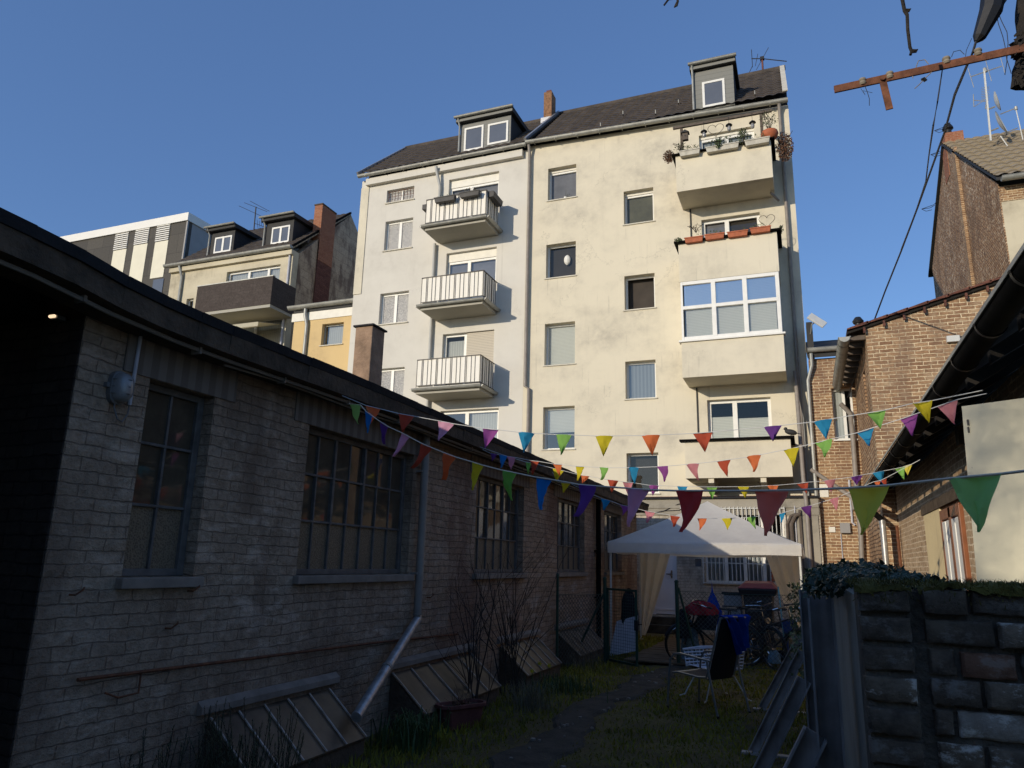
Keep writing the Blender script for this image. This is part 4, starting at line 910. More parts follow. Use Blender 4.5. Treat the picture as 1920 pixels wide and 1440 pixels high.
# window and bars
window(ex,EY,wr,depth=.15,cols=(1,1,1,1),rail=.62,gmat='glass',fw=.06,back=[('curtain',.02,.24,0,.98,.1),('curtaindim',.28,.98,0,.55,.1)])
mb=MB(); n=20
for i in range(n+1):
    x=wr[0]-.03+(wr[1]-wr[0]+.06)*i/n; mb.box(x-.009,EY-.10,wr[2]-.03,x+.009,EY-.08,wr[3]+.02)
for z in (wr[2],wr[3]-.02,wr[2]+(wr[3]-wr[2])*.62,wr[2]+.5): mb.box(wr[0]-.05,EY-.08,z-.012,wr[1]+.05,EY-.068,z+.012)
mb.build('window_bars','whitemetal',ex)
# trellis piece
mb=MB(); tx=wr[1]-.35
for i in range(7): mb.box(tx+i*.09,EY-.13,1.35,tx+i*.09+.03,EY-.115,2.0)
for i in range(8): mb.box(tx-.02,EY-.114,1.37+i*.09,tx+.6,EY-.1,1.4+i*.09)
tag(mb.build('trellis','terracotta',None),'small orange wooden trellis standing behind the white window bars','trellis')
# door
d=MB(); a,b_,c,e=dr; y=EY+.08
d.box(a,y,c,a+.09,y+.08,e); d.box(b_-.09,y,c,b_,y+.08,e); d.box(a+.09,y,e-.09,b_-.09,y+.08,e); d.box(a+.09,y,2.16,b_-.09,y+.08,2.25)
do=d.build('door_frame','door',ex)
d=MB(); d.box(a+.095,y+.02,c+.02,b_-.095,y+.07,2.155); d.box(a+.095,y+.005,2.04,b_-.095,y+.019,2.10); d.box(a+.095,y+.005,c+.12,b_-.095,y+.019,c+.16); d.build('door_leaf','door',do)
d=MB(); d.box(a+.09,y+.03,2.25,b_-.09,y+.05,e-.09); d.build('transom','dormpane',do)
d=MB(); d.box(b_-.17,y-.01,1.35,b_-.13,y+.018,1.55); d.box(b_-.29,y-.04,1.44,b_-.14,y-.02,1.465); d.build('handle','chrome',do)
d=MB(); d.box(a-.2,EY-.55,0,b_+.15,EY-.003,.2); d.box(a-.1,EY-.28,.2,b_+.08,EY-.003,.38); d.build('step','paving',ex,bevel=.01)
d=MB(); d.box(vr[0],EY+.05,vr[2],vr[1],EY+.08,vr[3]); d.build('vent_panel','dormpane',ex)
# pipes on the annex
d=MB()
for px,r_ in ((1484,.05),(1476,.035)): 
    p=on(px,985,1,EY-.12); d.tube([(p.x,EY-.1,1.2),(p.x,EY-.1,2.75),(p.x+.1,EY-.1,2.95),(p.x+.22,EY-.1,3.0)],r_,8)
p=on(1501,985,1,EY-.12); d.box(p.x-.03,EY-.1,.8,p.x+.03,EY-.04,3.1)
d.build('old_pipe','wood',ex,smooth=True)
p=on(1492,985,1,EY-.12); d=MB(); d.tube([(p.x,EY-.06,.8),(p.x,EY-.06,3.2)],.014,6); d.build('thin_pipe','whitepipe',ex)
p=on(1513,960,1,EY-.15); d=MB(); d.tube([(p.x,EY-.12,.2),(p.x,EY-.12,3.3),(p.x-.03,EY-.06,3.9),(p.x-.05,FY-.2,6.9)],.055,10); tag(d.build('downpipe','greypipe',None,smooth=True),'tall grey downpipe between the white annex and the brick wall','downpipe')
q=on(1211,948,1,EY); d=MB(); d.lathe((q.x,EY-.05,q.z),[(.05,0),(.07,.03),(.04,.05)],10,'y'); d.build('wall_hook','black',ex)
q=on(1276,949,1,EY); d=MB(); d.box(q.x,EY-.08,q.z-.08,q.x+.1,EY-.002,q.z+.02); d.box(on(1189,1047,1,EY).x-.04,EY-.05,on(1189,1047,1,EY).z-.08,on(1189,1047,1,EY).x+.04,EY-.003,on(1189,1047,1,EY).z+.08); d.build('junction_box','whitepipe',ex)
q0=on(1200,960,1,EY-.05);q1=on(1245,958,1,EY-.05);q2=on(1285,942,1,EY-.05); d=MB(); d.tube([q0,(q0.x+.3,EY-.05,q0.z-.04),q1,(q2.x-.2,EY-.05,q2.z-.05),q2],.01,5); d.tube([q1,(q1.x+.4,EY-.05,q1.z+.02),(q2.x,EY-.05,q2.z-.1)],.008,5); d.build('cable','cable',ex,smooth=True)

# ================================================================== BRICK BUILDINGS ON THE RIGHT
BY_=20.2
bk=thing('brick_link_house','narrow brown brick house behind the gutters with a curtained window','building',(.9,BY_,0))
zt=on(1540,672,1,BY_).z
wr=frect(1562,727,1601,824,BY_); 
mb=MB(); wall_holes(mb,BY_,1,.35,2.4,0,zt,[wr],.18,.35,1); mb.build('wall','redbrick',bk)
mb=MB(); mb.box(.4,BY_+1.2,3.5,2.4,BY_+1.3,6.8); mb.build('interior','room',bk)
window(bk,BY_,wr,depth=.14,cols=(1,.7),gmat='glass',fw=.05,sill='frame_white',back=[('curtain',.12,.62,0,1,.08)])
mb=MB(); mb.box(wr[0]-.1,BY_-.015,wr[3]+.02,wr[1]+.1,BY_-.002,wr[3]+.2); mb.build('lintel','redbrick',bk)
mb=MB(); mb.halfpipe((.34,BY_-.2,zt+.22),(1.3,BY_-.2,zt+.22),.1); mb.tube([(.42,BY_-.2,zt+.1),(.42,BY_-.15,zt-.2),(.30,BY_-.1,zt-.6),(.30,BY_-.1,1)],.045,8); mb.build('gutter','zinc',bk,smooth=True)
mb=MB(); mb.hexa([(.33,BY_-.12,zt+.0),(2.5,BY_-.12,zt+.0),(2.5,BY_+3,zt+1.2),(.33,BY_+3,zt+1.2)],[(.33,BY_-.15,zt+.22),(2.5,BY_-.15,zt+.22),(2.5,BY_+3,zt+1.35),(.33,BY_+3,zt+1.35)]); mb.build('roof','slatedark',bk)
mb=MB(); a=on(1512,625,1,BY_+.3); mb.box(.36,BY_+.3,zt,on(1523,610,1,BY_+.3).x,BY_+.7,on(1515,604,1,BY_+.3).z); mb.build('firewall','slatedark',bk)
# flat grid antenna dish
p=on(1531,602,1,BY_); t=thing('flat_satellite_antenna','white flat square satellite antenna on the brick house roof','satellite antenna',p)
mb=MB(); u=Vector((.33,0,-.24)).normalized(); n_=Vector((.45,-.8,.45)).normalized(); u=(u-n_*u.dot(n_)).normalized(); v=n_.cross(u)
mb.prism([p+u*.24+v*.13,p-u*.24+v*.13,p-u*.24-v*.13,p+u*.24-v*.13],n_*.05); mb.build('panel','whitemetal',t,bevel=.01)
mb=MB(); mb.tube([p,p+Vector((-.12,.1,-.05)),p+Vector((-.16,.3,-.25))],.02,6); mb.build('arm','zinc',t)
# drain + small things on link wall
d=MB(); a=on(1520,880,1,BY_-.1); b_=on(1597,932,1,BY_-.1); d.tube([a,b_,(b_.x+.04,b_.y,b_.z-.3)],.055,10); d.tube([on(1576,757,1,BY_-.3),on(1594,775,1,BY_-.2),on(1600,830,1,BY_-.12),on(1607,930,1,BY_-.12),on(1614,1000,1,BY_-.12),on(1618,1100,1,BY_-.12)],.06,10)
d.build('drain_pipe','greypipe',bk,smooth=True)
q=frect(1536,908,1553,932,BY_); d=MB(); d.box(q[0],BY_-.02,q[2],q[1],BY_-.003,q[3]); q=frect(1554,988,1566,998,BY_); d.box(q[0],BY_-.03,q[2],q[1],BY_-.003,q[3]); d.build('vent_cover','boxwhite',bk)
q=frect(1575,981,1594,1000,BY_); d=MB(); d.box(q[0],BY_-.12,q[2],q[1],BY_-.003,q[3]); d.build('meter_box','metalpanel',bk,bevel=.01)
q=on(1578,1020,1,BY_-.02); d=MB(); d.tube([(q.x,BY_-.02,.5),(q.x,BY_-.02,on(1577,1001,1,BY_).z)],.012,6); a=on(1592,900,1,BY_-.04);b_=on(1598,980,1,BY_-.04); d.tube([a,b_,(b_.x+.06,b_.y,b_.z-.06)],.025,6); d.build('wall_cable','whitepipe',bk)
# tall brick gable building
TY=16.0; TX=1.40
tb=thing('brick_gable_house','brown brick building with stepped tile verge and overhanging zinc gutter','building',(3,TY,0))
za=on(1606,618,1,TY).z; xb=4.4; zb_=on(1855,531,1,TY).z
xs_=on(1855,531,1,TY).x; slope=(zb_-za)/(xs_-1.1)
ztf=lambda x: za+slope*(x-1.1)-.08
mb=MB(); wall_holes(mb,TY,1,TX,xb,0,7.0,[],.1,.35,1,ztop=ztf); mb.build('front_wall','redbrick2',tb)
mb=MB(); wall_holes(mb,TX,0,TY+.352,BY_-.003,0,ztf(TX)-.1,[(17.0,17.5,4.9,5.9)],.2,.35,1); mb.build('side_wall','rubble',tb)
mb=MB(); mb.box(TX+.5,TY+.4,0,TX+.6,BY_,6); mb.build('interior','room',tb)
# roof with dark underside, rafters
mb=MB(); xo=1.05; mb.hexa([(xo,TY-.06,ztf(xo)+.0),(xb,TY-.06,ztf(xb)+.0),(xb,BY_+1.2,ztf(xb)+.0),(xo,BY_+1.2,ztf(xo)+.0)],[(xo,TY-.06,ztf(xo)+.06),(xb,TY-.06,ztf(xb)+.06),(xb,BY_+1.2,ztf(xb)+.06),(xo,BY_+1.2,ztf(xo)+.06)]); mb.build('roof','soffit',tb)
mb=MB(); n=9
for i in range(n):
    a=xo+(xb-xo)*i/n; b_=xo+(xb-xo)*(i+1)/n
    mb.hexa([(a,TY-.12,ztf(a)+.07),(b_+.03,TY-.12,ztf(b_)+.065),(b_+.03,BY_+1.2,ztf(b_)+.065),(a,BY_+1.2,ztf(a)+.07)],[(a,TY-.12,ztf(a)+.10),(b_+.03,TY-.12,ztf(b_)+.125),(b_+.03,BY_+1.2,ztf(b_)+.125),(a,BY_+1.2,ztf(a)+.10)])
    mb.box(a+.3,TY-.12,ztf(a)-.02,a+.34,TY-.07,ztf(a)+.1)
mb.build('verge_tiles','flue',tb)
mb=MB(); 
for i in range(9):
    mb=MB(); y=TY+.1+i*.55; mb.box(xo+.03,y,ztf(xo)-.1,TX+.0,y+.09,ztf(xo)-.003); mb.build('rafter','wood',tb)
g0=on(1583,632,1,TY-.1); g1=on(1566,742,1,21.2)
mb=MB(); mb.halfpipe((g0.x,TY-.12,g0.z),(g0.x,BY_+1.1,g0.z-.03),.11,10); 
for i in range(9): y=TY+.3+i*.55; mb.halfpipe((g0.x,y,g0.z-.002),(g0.x,y+.02,g0.z-.002),.116,10)
mb.build('gutter','zincdark' if 0 else 'zinc',tb,smooth=True)
p=on(1609,605,1,TY+1); mb=MB(); mb.tube([(p.x,TY+1,ztf(p.x)),(p.x,TY+1,p.z-.02)],.07,10); mb.lathe((p.x,TY+1,p.z-.02),[(.10,0),(.12,.05),(.06,.14)],10); mb.build('vent_pipe','black',tb,smooth=True)
q=on(1787,637,1,TY); mb=MB(); mb.box(q.x-.12,TY-.1,q.z-.06,q.x+.1,TY-.003,q.z+.06); mb.tube([(q.x+.1,TY-.06,q.z),(q.x+.25,TY-.06,q.z-.05)],.015,5); mb.build('outdoor_lamp','whitemetal',tb)
# near outbuilding with long black gutter
OX=1.66; GX=1.06; GZ=3.02
ob=thing('brick_outbuilding','long brick outbuilding with black gutter, dark overhanging eave and brown framed window','building',(OX,11,0))
wr=(wy(1806,1000,OX) if 0 else on(1806,1000,0,OX).y,on(1760,1000,0,OX).y,1.2,2.50)
ya=on(1812,1000,0,OX).y; yb2=on(1772,1000,0,OX).y
mb=MB(); wall_holes(mb,OX,0,6.0,TY-.003,0,3.25,[(ya,yb2,1.0,2.45)],.2,.3,1); mb.build('wall','lightbrick',ob)
mb=MB(); mb.box(OX+.9,6.0,0,OX+1.0,TY,3.3); mb.build('interior','room',ob)
# plaster reveal strip, lintel, shutter-like window with brown frame
yp=on(1740,1000,0,OX).y
mb=MB(); mb.box(OX-.035,yb2+.02,.5,OX-.003,yp,2.5); mb.build('plaster_strip','brightplaster',ob,bevel=.01)
mb=MB(); mb.box(OX-.05,ya-.3,2.47,OX-.003,yp+.1,2.60); mb.build('lintel','concrete',ob)
f=MB(); xw=OX-.045
for y0_,y1_ in ((ya+.02,ya+.12),((ya+yb2)/2-.09,(ya+yb2)/2+.05),(yb2-.12,yb2-.02)): f.box(xw,y0_,1.0,xw+.07,y1_,2.43)
f.box(xw,ya+.12,2.3,xw+.07,yb2-.12,2.43); wo=f.build('window','brownframe',ob,bevel=.008)
f=MB(); f.quad((xw+.04,ya+.1,1.0),(xw+.04,yb2-.1,1.0),(xw+.04,yb2-.1,2.3),(xw+.04,ya+.1,2.3)); f.build('pane','glass',wo)
f=MB(); f.box(xw+.06,ya+.1,1.0,xw+.08,yb2-.1,2.3); f.build('curtain','curtain',wo)
for (u0_,u1_) in ((ya+.125,(ya+yb2)/2-.10),((ya+yb2)/2+.06,yb2-.125)):
    f=MB(); um=(u0_+u1_)/2; f.box(OX-.04,u0_,1.0,OX-.028,um-.04,2.28); f.box(OX-.04,um+.04,1.0,OX-.028,u1_,2.28); f.box(OX-.03,um-.04,1.0,OX-.02,um+.04,2.28); f.build('casement','frame_white',wo)
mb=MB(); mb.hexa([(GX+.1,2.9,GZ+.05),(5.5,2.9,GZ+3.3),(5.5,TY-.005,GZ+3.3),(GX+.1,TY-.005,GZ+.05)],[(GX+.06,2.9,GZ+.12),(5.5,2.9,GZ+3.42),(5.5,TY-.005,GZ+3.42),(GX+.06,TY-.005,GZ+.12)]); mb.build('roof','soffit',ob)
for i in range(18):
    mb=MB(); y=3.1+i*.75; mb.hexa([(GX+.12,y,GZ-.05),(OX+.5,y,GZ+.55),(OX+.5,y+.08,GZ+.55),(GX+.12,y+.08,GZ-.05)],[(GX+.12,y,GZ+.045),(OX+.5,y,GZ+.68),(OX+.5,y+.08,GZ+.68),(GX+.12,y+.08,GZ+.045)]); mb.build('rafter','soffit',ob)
mb=MB(); mb.halfpipe((GX,2.85,GZ+.03),(GX,TY-.4,GZ-.02),.078,10); mb.build('gutter','zincdark',ob,smooth=True)
rw=random.Random(4)
for i in range(16):
    mb=MB(); y=3.1+i*.8+rw.uniform(-.05,.05); mb.halfpipe((GX,y,GZ+.028-i*.003),(GX,y+.03,GZ+.028-i*.003),.084,10); mb.build('gutter_joint','raildark',ob,smooth=True)
mb=MB(); mb.box(GX-.088,2.85,GZ+.025,GX-.076,TY-.4,GZ+.05); mb.build('gutter_rim','zinc',ob)
p=on(1655,975,1,TY-.15); p=Vector((OX-.15,TY-.6,0)); q=on(1654,975,1,TY-.5)
mb=MB(); mb.tube([(q.x,TY-.5,q.z),(q.x,TY-.5,.2)],.055,12); mb.tube([(q.x,TY-.5,q.z-.06),(q.x,TY-.5,q.z-.02)],.062,12); mb.build('downpipe','galv',ob,smooth=True)
mb=MB(); mb.tube([(GX,TY-.5,GZ-.08),(GX+.1,TY-.5,GZ-.25),(q.x,TY-.5,q.z)],.055,10); mb.build('gutter_bend','zincdark',ob,smooth=True)
mb=MB(); mb.tube([(OX-.06,TY-.25,.3),(OX-.06,TY-.25,2.5)],.03,6); mb.build('thin_pipe','rust',ob)
mb=MB(); q=on(1800,835,0,OX-.1); mb.box(OX-.12,q.y-.08,q.z,OX-.003,q.y+.08,3.15); mb.build('bracket','wood',ob)
# far brick house, upper right
HX=6.06
fb=thing('far_brick_house','tall brick house with rough gable wall and weathered tiled roof at upper right','building',(9,28,0))
ye=24.0; ze=13.12; yr=30.2; zr=18.0; yb3=35.6; zb3=15.0
mb=MB(); mb.prism([(HX,ye,0),(HX,ye,ze),(HX,yr,zr),(HX,yb3,zb3),(HX,yb3+.4,0)],(.03,0,0)); mb.build('gable_wall','rubble',fb)
mb=MB(); mb.box(HX-.10,28.3,6,HX-.003,28.75,16.9); mb.build('chimney_breast','redbrick2',fb)
mb=MB(); wall_holes(mb,ye,1,HX+.032,14,0,ze-.6,[],.1,.35,1); mb.build('front_wall','beigeplaster',fb)
mb=MB(); mb.box(HX+.032,ye-.02,ze-.598,14,ye+.3,ze-.1); mb.build('brick_frieze','redbrick',fb)
mb=MB(); mb.hexa([(HX-.1,ye-.35,ze-.05),(14,ye-.35,ze-.05),(14,yr,zr+.05),(HX-.1,yr,zr+.05)],[(HX-.1,ye-.35,ze+.05),(14,ye-.35,ze+.05),(14,yr,zr+.15),(HX-.1,yr,zr+.15)]); mb.hexa([(HX-.1,yr,zr+.05),(14,yr,zr+.05),(14,yb3+.6,zb3-.2),(HX-.1,yb3+.6,zb3-.2)],[(HX-.1,yr,zr+.15),(14,yr,zr+.15),(14,yb3+.6,zb3-.1),(HX-.1,yb3+.6,zb3-.1)]); mb.build('roof','slatedark',fb)
tr=MB(); tiled_roof(tr,HX-.1,12,ye-.35,ze+.06,yr,zr+.16,tw=.32,th=.36,amp=.05,step=.045); tr.build('roof_tiles','tilefar',fb)
mb=MB(); mb.halfpipe((HX+.0,ye-.45,ze-.02),(14,ye-.45,ze-.02),.12); mb.build('gutter','zinc',fb,smooth=True)
c_=on(1776,262,1,30.4); 
mb=MB(); mb.box(HX-.02,29.9,16.6,HX+.62,30.7,on(1776,251,1,30).z); mb.build('chimney','chimbrick',fb)
mb=MB(); mb.lathe((HX+.2,30.3,on(1776,251,1,30).z),[(.14,0),(.12,.3),(.2,.36),(.2,.4),(.1,.6)],10); mb.build('chimney_pot','black',fb,smooth=True)
mb=MB(); mb.box(HX+.1,29.5,17.35,HX+.9,29.9,17.6); mb.build('flashing','galv',fb)

# unseen house added behind the camera, outline shaped to shade the front garden
hb=thing('house_behind','tall plain brick house closing the garden behind the viewer','building',(0,-9,0))
mb=MB(); mb.prism([(-18,-9,0),(-18,-9,6.25),(-7.2,-9,6.25),(-6.5,-9,5.0),(-5.7,-9,5.0),(-2.4,-9,8.3),(0,-9,5.9),(8,-9,5.4),(8,-9,0)],(0,-7,0)); mb.build('wall','redbrick',hb)
mb=MB()
for i in range(4): mb.box(-5+i*3,-8.99,1.2,-3.8+i*3,-8.96,2.7)
mb.build('window','dormpane',hb)

tt=thing('garden_tree','leafy tree behind the viewer that softens the light on the board','tree',(-4.5,-8.2,0))  # unseen tree put in only to soften the shadow edge
mb=MB(); rt2=random.Random(77); branch(mb,(-4.0,-8.3,0),(0,0,1),5.2,.12,rt2,3,.15,.45,4); mb.build('trunk','bark',tt)
mb=MB()
for i in range(13000):
    a=rt2.random(); x=-6.1+3.2*rt2.random(); e=5.15+(x+5.75)*.95; z=e+.95-1.25*rt2.random()**1.6
    if z<4.6 or z>8: continue
    leaf(mb,Vector((x,-8.4+rt2.uniform(-.5,.5),z)),rt2.uniform(.025,.05),rt2)
mb.build('crown','leafgrey',tt)
# ================================================================== TENT
tx0,tx1,ty0,ty1=-3.73,-.10,14.8,17.7
te=thing('party_tent','white pavilion party tent with valance and tied back beige side curtains','party tent',(-1.9,16.2,0))
ze,zv=2.11,1.885; ax,ay,az=-1.92,16.25,3.02
mb=MB(); nn=14
def sag(t): return t**1.0
cs=[(tx0,ty0),(tx1,ty0),(tx1,ty1),(tx0,ty1)]
rt_=random.Random(9)
for k in range(4):
    a=cs[k]; b_=cs[(k+1)%4]; vs=[];fs=[]
    for j in range(nn+1):
        t=j/nn
        for i in range(nn+1):
            s=i/nn; ex_=a[0]+(b_[0]-a[0])*s; ey=a[1]+(b_[1]-a[1])*s
            x=ex_+(ax-ex_)*t; y=ey+(ay-ey)*t; z=ze+(az-ze)*(t**1.12)-.11*math.sin(math.pi*s)*(1-t)*t*2.2+ .012*math.sin(s*23+t*5)*(1-t)*min(1,t*6)
            vs.append((x,y,z))
    n1=nn+1
    fs=[(j*n1+i,j*n1+i+1,(j+1)*n1+i+1,(j+1)*n1+i) for j in range(nn) for i in range(nn)]
    mb.add(vs,fs)
mb.build('canopy','tent',te,smooth=True)
mb=MB()
for k in range(4):
    a=cs[k]; b_=cs[(k+1)%4]; n=40
    cx=(tx0+tx1)/2; cy=(ty0+ty1)/2
    out=Vector((0,-1,0)) if k==0 else Vector((1,0,0)) if k==1 else Vector((0,1,0)) if k==2 else Vector((-1,0,0))
    vs=[]
    for i in range(n+1):
        s=i/n; p=Vector((a[0]+(b_[0]-a[0])*s,a[1]+(b_[1]-a[1])*s,0)); wv=.012*math.sin(s*31)+.008*math.sin(s*67)
        for (z,o) in ((ze+.002,0.0),(ze-.03,.03),((ze+zv)/2,.03+wv*.5),(zv+.012*math.sin(s*9),.03+wv),(zv+.012*math.sin(s*9),.022+wv)): vs.append(p+out*o+Vector((0,0,z)))
    mb.add(vs,[(i*5+j,(i+1)*5+j,(i+1)*5+j+1,i*5+j+1) for i in range(n) for j in range(4)])
mb.build('valance','tent',te,smooth=True)
for (x,y) in cs:
    mb=MB(); xx=x+(.04 if x<-2 else -.04); yy=y+(.04 if y<16 else -.04); mb.box(xx-.016,yy-.016,.02,xx+.016,yy+.016,ze); mb.box(xx-.05,yy-.05,0,xx+.05,yy+.05,.02); mb.build('leg','whitemetal',te)
def curtain(xl,dirn):
    mb=MB(); n=18; m_=12; vs=[]
    for j in range(m_+1):
        t=j/m_; z=1.95-1.85*t; wdt=(.62*(1-t)**.9+.10)
        for i in range(n+1):
            s=i/n; x=xl+dirn*wdt*s; y=ty1-.06+.05*math.sin(s*17+t)*(1-.3*t)
            vs.append((x,y,z))
    mb.add(vs,[(j*(n+1)+i,j*(n+1)+i+1,(j+1)*(n+1)+i+1,(j+1)*(n+1)+i) for j in range(m_) for i in range(n)])
    return mb.build('side_curtain','tentside',te,smooth=True)
curtain(tx0+.05,1); curtain(tx1-.05,-1)
mb=MB()
for z in (1.93,): 
    for k in range(4):
        a=cs[k];b_=cs[(k+1)%4]; mb.bar((a[0]*.98-.03,a[1],z),(b_[0]*.98-.03,b_[1],z),.02,.02)
mb.build('truss','whitemetal',te)

# ================================================================== GARDEN FENCE AND GATE
def meshpanel(mb,P,w,h,st,r=.0022,diamond=True,mat_k=0):
    """wire mesh in local (u,v)"""
    if diamond:
        k=-h
        while k<w:
            for sg in (1,-1):
                u0=max(0,k);u1=min(w,k+h)
                if u1-u0>.02:
                    if sg>0: a=(u0,u0-k); b_=(u1,u1-k)
                    else: a=(u0,h-(u0-k)); b_=(u1,h-(u1-k))
                    mb.bar(P(*a),P(*b_),r*2,r*2,(.3,1,0))
            k+=st
    else:
        i=0
        while i*st<=w: mb.bar(P(i*st,0),P(i*st,h),r*2,r*2,(0,1,0)); i+=1
        i=0
        while i*st*1.0<=h: mb.bar(P(0,i*st),P(w,i*st),r*2,r*2); i+=1
def post(p,h,label,r=.032):
    mb=MB(); mb.tube([(p[0],p[1],0),(p[0],p[1],h)],r,10); mb.lathe((p[0],p[1],h),[(r*1.15,0),(r*1.2,.02),(r*.6,.045)],10)
    return tag(mb.build('fence_post','green',None,smooth=True),label,'fence post','green fence posts')
P1=(-3.34,13.0); P2=(on(1270,1150,1,13.25).x,13.25); P0=(-3.86,on(1045,1150,0,-3.86).y)
ht=on(1135,1086,1,13.0).z
post(P1,ht,'thick green post carrying the open mesh gate'); post(P2,on(1269,1092,1,13.25).z,'thick green post to the right of the gate opening'); post(P0,on(1043,1080,1,P0[1]).z,'thin green post close to the workshop wall',.022)
def fence(a,b_,h,label,brace=None):
    t=thing('wire_fence',label,'fence',(a[0],a[1],0)); a=Vector((a[0],a[1],0)); b_=Vector((b_[0],b_[1],0)); L=(b_-a).length; d=(b_-a)/L
    mb=MB(); meshpanel(mb,lambda u,v:a+d*u+Vector((0,0,.05+v)),L,h-.1,.075); mb.build('wire_mesh','greenwire',t)
    mb=MB()
    for z in (.08,h*.5,h-.04): mb.tube([a+Vector((0,0,z)),(a+b_)/2+Vector((0,0,z-.02)),b_+Vector((0,0,z))],.0035,5)
    mb.build('tension_wire','green',t)
    if brace: mb=MB(); mb.tube(brace,.02,8); mb.build('brace','green',t,smooth=True)
fence(P0,P1,1.2,'diamond wire fence between workshop wall and the gate post',[(P1[0]-.02,P1[1],1.15),(P1[0]-.55,P1[1]-.05,.05)])
P3=(.08,13.5)
fence(P2,P3,1.28,'diamond wire fence in front of the parked bicycles',[(P2[0]+.03,P2[1],1.3),(on(1308,1216,1,13.3).x,13.3,.1)])
# gate leaf
g1=on(1194,1250,1,12.5); hinge=Vector((P1[0]+.05,P1[1],0)); end=Vector((-2.68,12.48,0)); L=(end-hinge).length; d=(end-hinge)/L
gt=thing('garden_gate','open green garden gate with square wire mesh','gate',hinge); hg=1.16
mb=MB(); U=lambda u,v: hinge+d*u+Vector((0,0,.08+v))
mb.bar(U(0,0),U(L,0),.035,.035); mb.bar(U(0,hg),U(L,hg),.035,.035); mb.bar(U(0,-.02),U(0,hg+.02),.035,.035,(0,1,0)); mb.bar(U(L,-.02),U(L,hg+.02),.035,.035,(0,1,0)); mb.build('frame','green',gt)
mb=MB(); meshpanel(mb,U,L,hg,.05,.002,False); mb.build('wire_mesh','green',gt)
mb=MB(); mb.box(end.x-.03,end.y-.06,.62,end.x+.03,end.y+.02,.78); mb.bar(end+Vector((0,-.03,.72)),end+Vector((.1,-.05,.72)),.015,.015); mb.build('lock','black',gt)

# ================================================================== CHAIRS
def rot(p,c,s): return (p[0]*c-p[1]*s,p[0]*s+p[1]*c,p[2])
ch=thing('garden_chair','high-backed garden chair of silver tube and black mesh fabric','chair',(-1.24,9.58,0),rz=math.atan2(.28,-.46))
def child(mb,name,m_,root,**k):
    o=mb.build(name,m_,None,**k); o.parent=root; return o
# local: x forward
mb=MB(); pts=[(.26,-.25,.42),(.24,.0,.43),(.26,.25,.42)]
vs=[];
for i,(x,z) in enumerate(((.28,.405),(.24,.425),(.1,.41),(-.1,.40),(-.22,.41))):
    for y in (-.24,-.12,0,.12,.24): vs.append((x,y,z-.02*(1-(y/.24)**2)))
mb.add(vs,[(i*5+j,i*5+j+1,(i+1)*5+j+1,(i+1)*5+j) for i in range(4) for j in range(4)]); child(mb,'seat','mesh_black',ch,smooth=True)
mb=MB(); vs=[]
for i,(x,z) in enumerate(((-.22,.38),(-.26,.5),(-.33,.72),(-.40,.95),(-.44,1.07))):
    for y in (-.235,-.12,0,.12,.235): vs.append((x-.02*(1-(y/.24)**2),y*(1-.04*i*.5),z))
mb.add(vs,[(i*5+j,i*5+j+1,(i+1)*5+j+1,(i+1)*5+j) for i in range(4) for j in range(4)]); child(mb,'backrest','mesh_black',ch,smooth=True)
mb=MB()
for s in (-1,1):
    y=.25*s; mb.tube([(-.44,y*.94,1.08),(-.33,y,.72),(-.25,y,.48),(-.22,y,.41),(-.1,y,.40),(.2,y,.42),(.29,y*.97,.405)],.013,8)
mb.tube([(-.44,-.235,1.08),(-.45,0,1.09),(-.44,.235,1.08)],.013,8); mb.tube([(.29,-.24,.405),(.30,0,.40),(.29,.24,.405)],.013,8); mb.tube([(-.22,-.25,.40),(-.22,.25,.40)],.011,8)
child(mb,'frame','chairmetal',ch,smooth=True)
for s in (-1,1):
    y=.285*s
    mb=MB(); mb.tube([(.34,y*1.02,0),(.31,y,.35),(.28,y,.56),(.22,y,.625),(.12,y,.64),(-.2,y,.61),(-.30,y*.95,.60)],.013,8); child(mb,'armrest','chairmetal',ch,smooth=True)
    mb=MB(); mb.tube([(-.40,y*1.03,0),(-.30,y,.40),(-.26,y,.60)],.013,8); child(mb,'leg','chairmetal',ch,smooth=True)
    mb=MB(); mb.lathe((.34,y*1.02,0),[(.017,0),(.017,.03)],8); mb.lathe((-.40,y*1.03,0),[(.017,0),(.017,.03)],8); child(mb,'foot_cap','black',ch)
# blue cloth over the chair back (world placed)
q=MB(); vs=[]; n=12; Mx=ch.matrix_basis if 0 else (Matrix.Translation(Vector((-1.24,9.58,0)))@Matrix.Rotation(math.atan2(.28,-.46),4,'Z'))
prof=[(-.37,.98),(-.40,1.05),(-.435,1.115),(-.465,1.09),(-.46,1.04),(-.45,.98),(-.435,.92),(-.42,.86),(-.405,.80),(-.395,.74)]
for i,(x,z) in enumerate(prof):
    for j in range(n+1):
        s=j/n; wd_=(.47,.49,.50,.49,.46,.42,.36,.30,.25,.21)[i]; y=-.255-.01*i+wd_*s+.012*math.sin(i*1.7+s*5); vs.append(Mx@Vector((x-.022*math.sin(s*17+i*.8)*(1 if i>2 else .3),y,z-(.09*s if i>6 else 0))))
q.add(vs,[(i*(n+1)+j,i*(n+1)+j+1,(i+1)*(n+1)+j+1,(i+1)*(n+1)+j) for i in range(len(prof)-1) for j in range(n)])
tag(q.build('blue_cloth','bluecloth',None,smooth=True),'crumpled blue cloth hung over the back of the black garden chair','cloth')
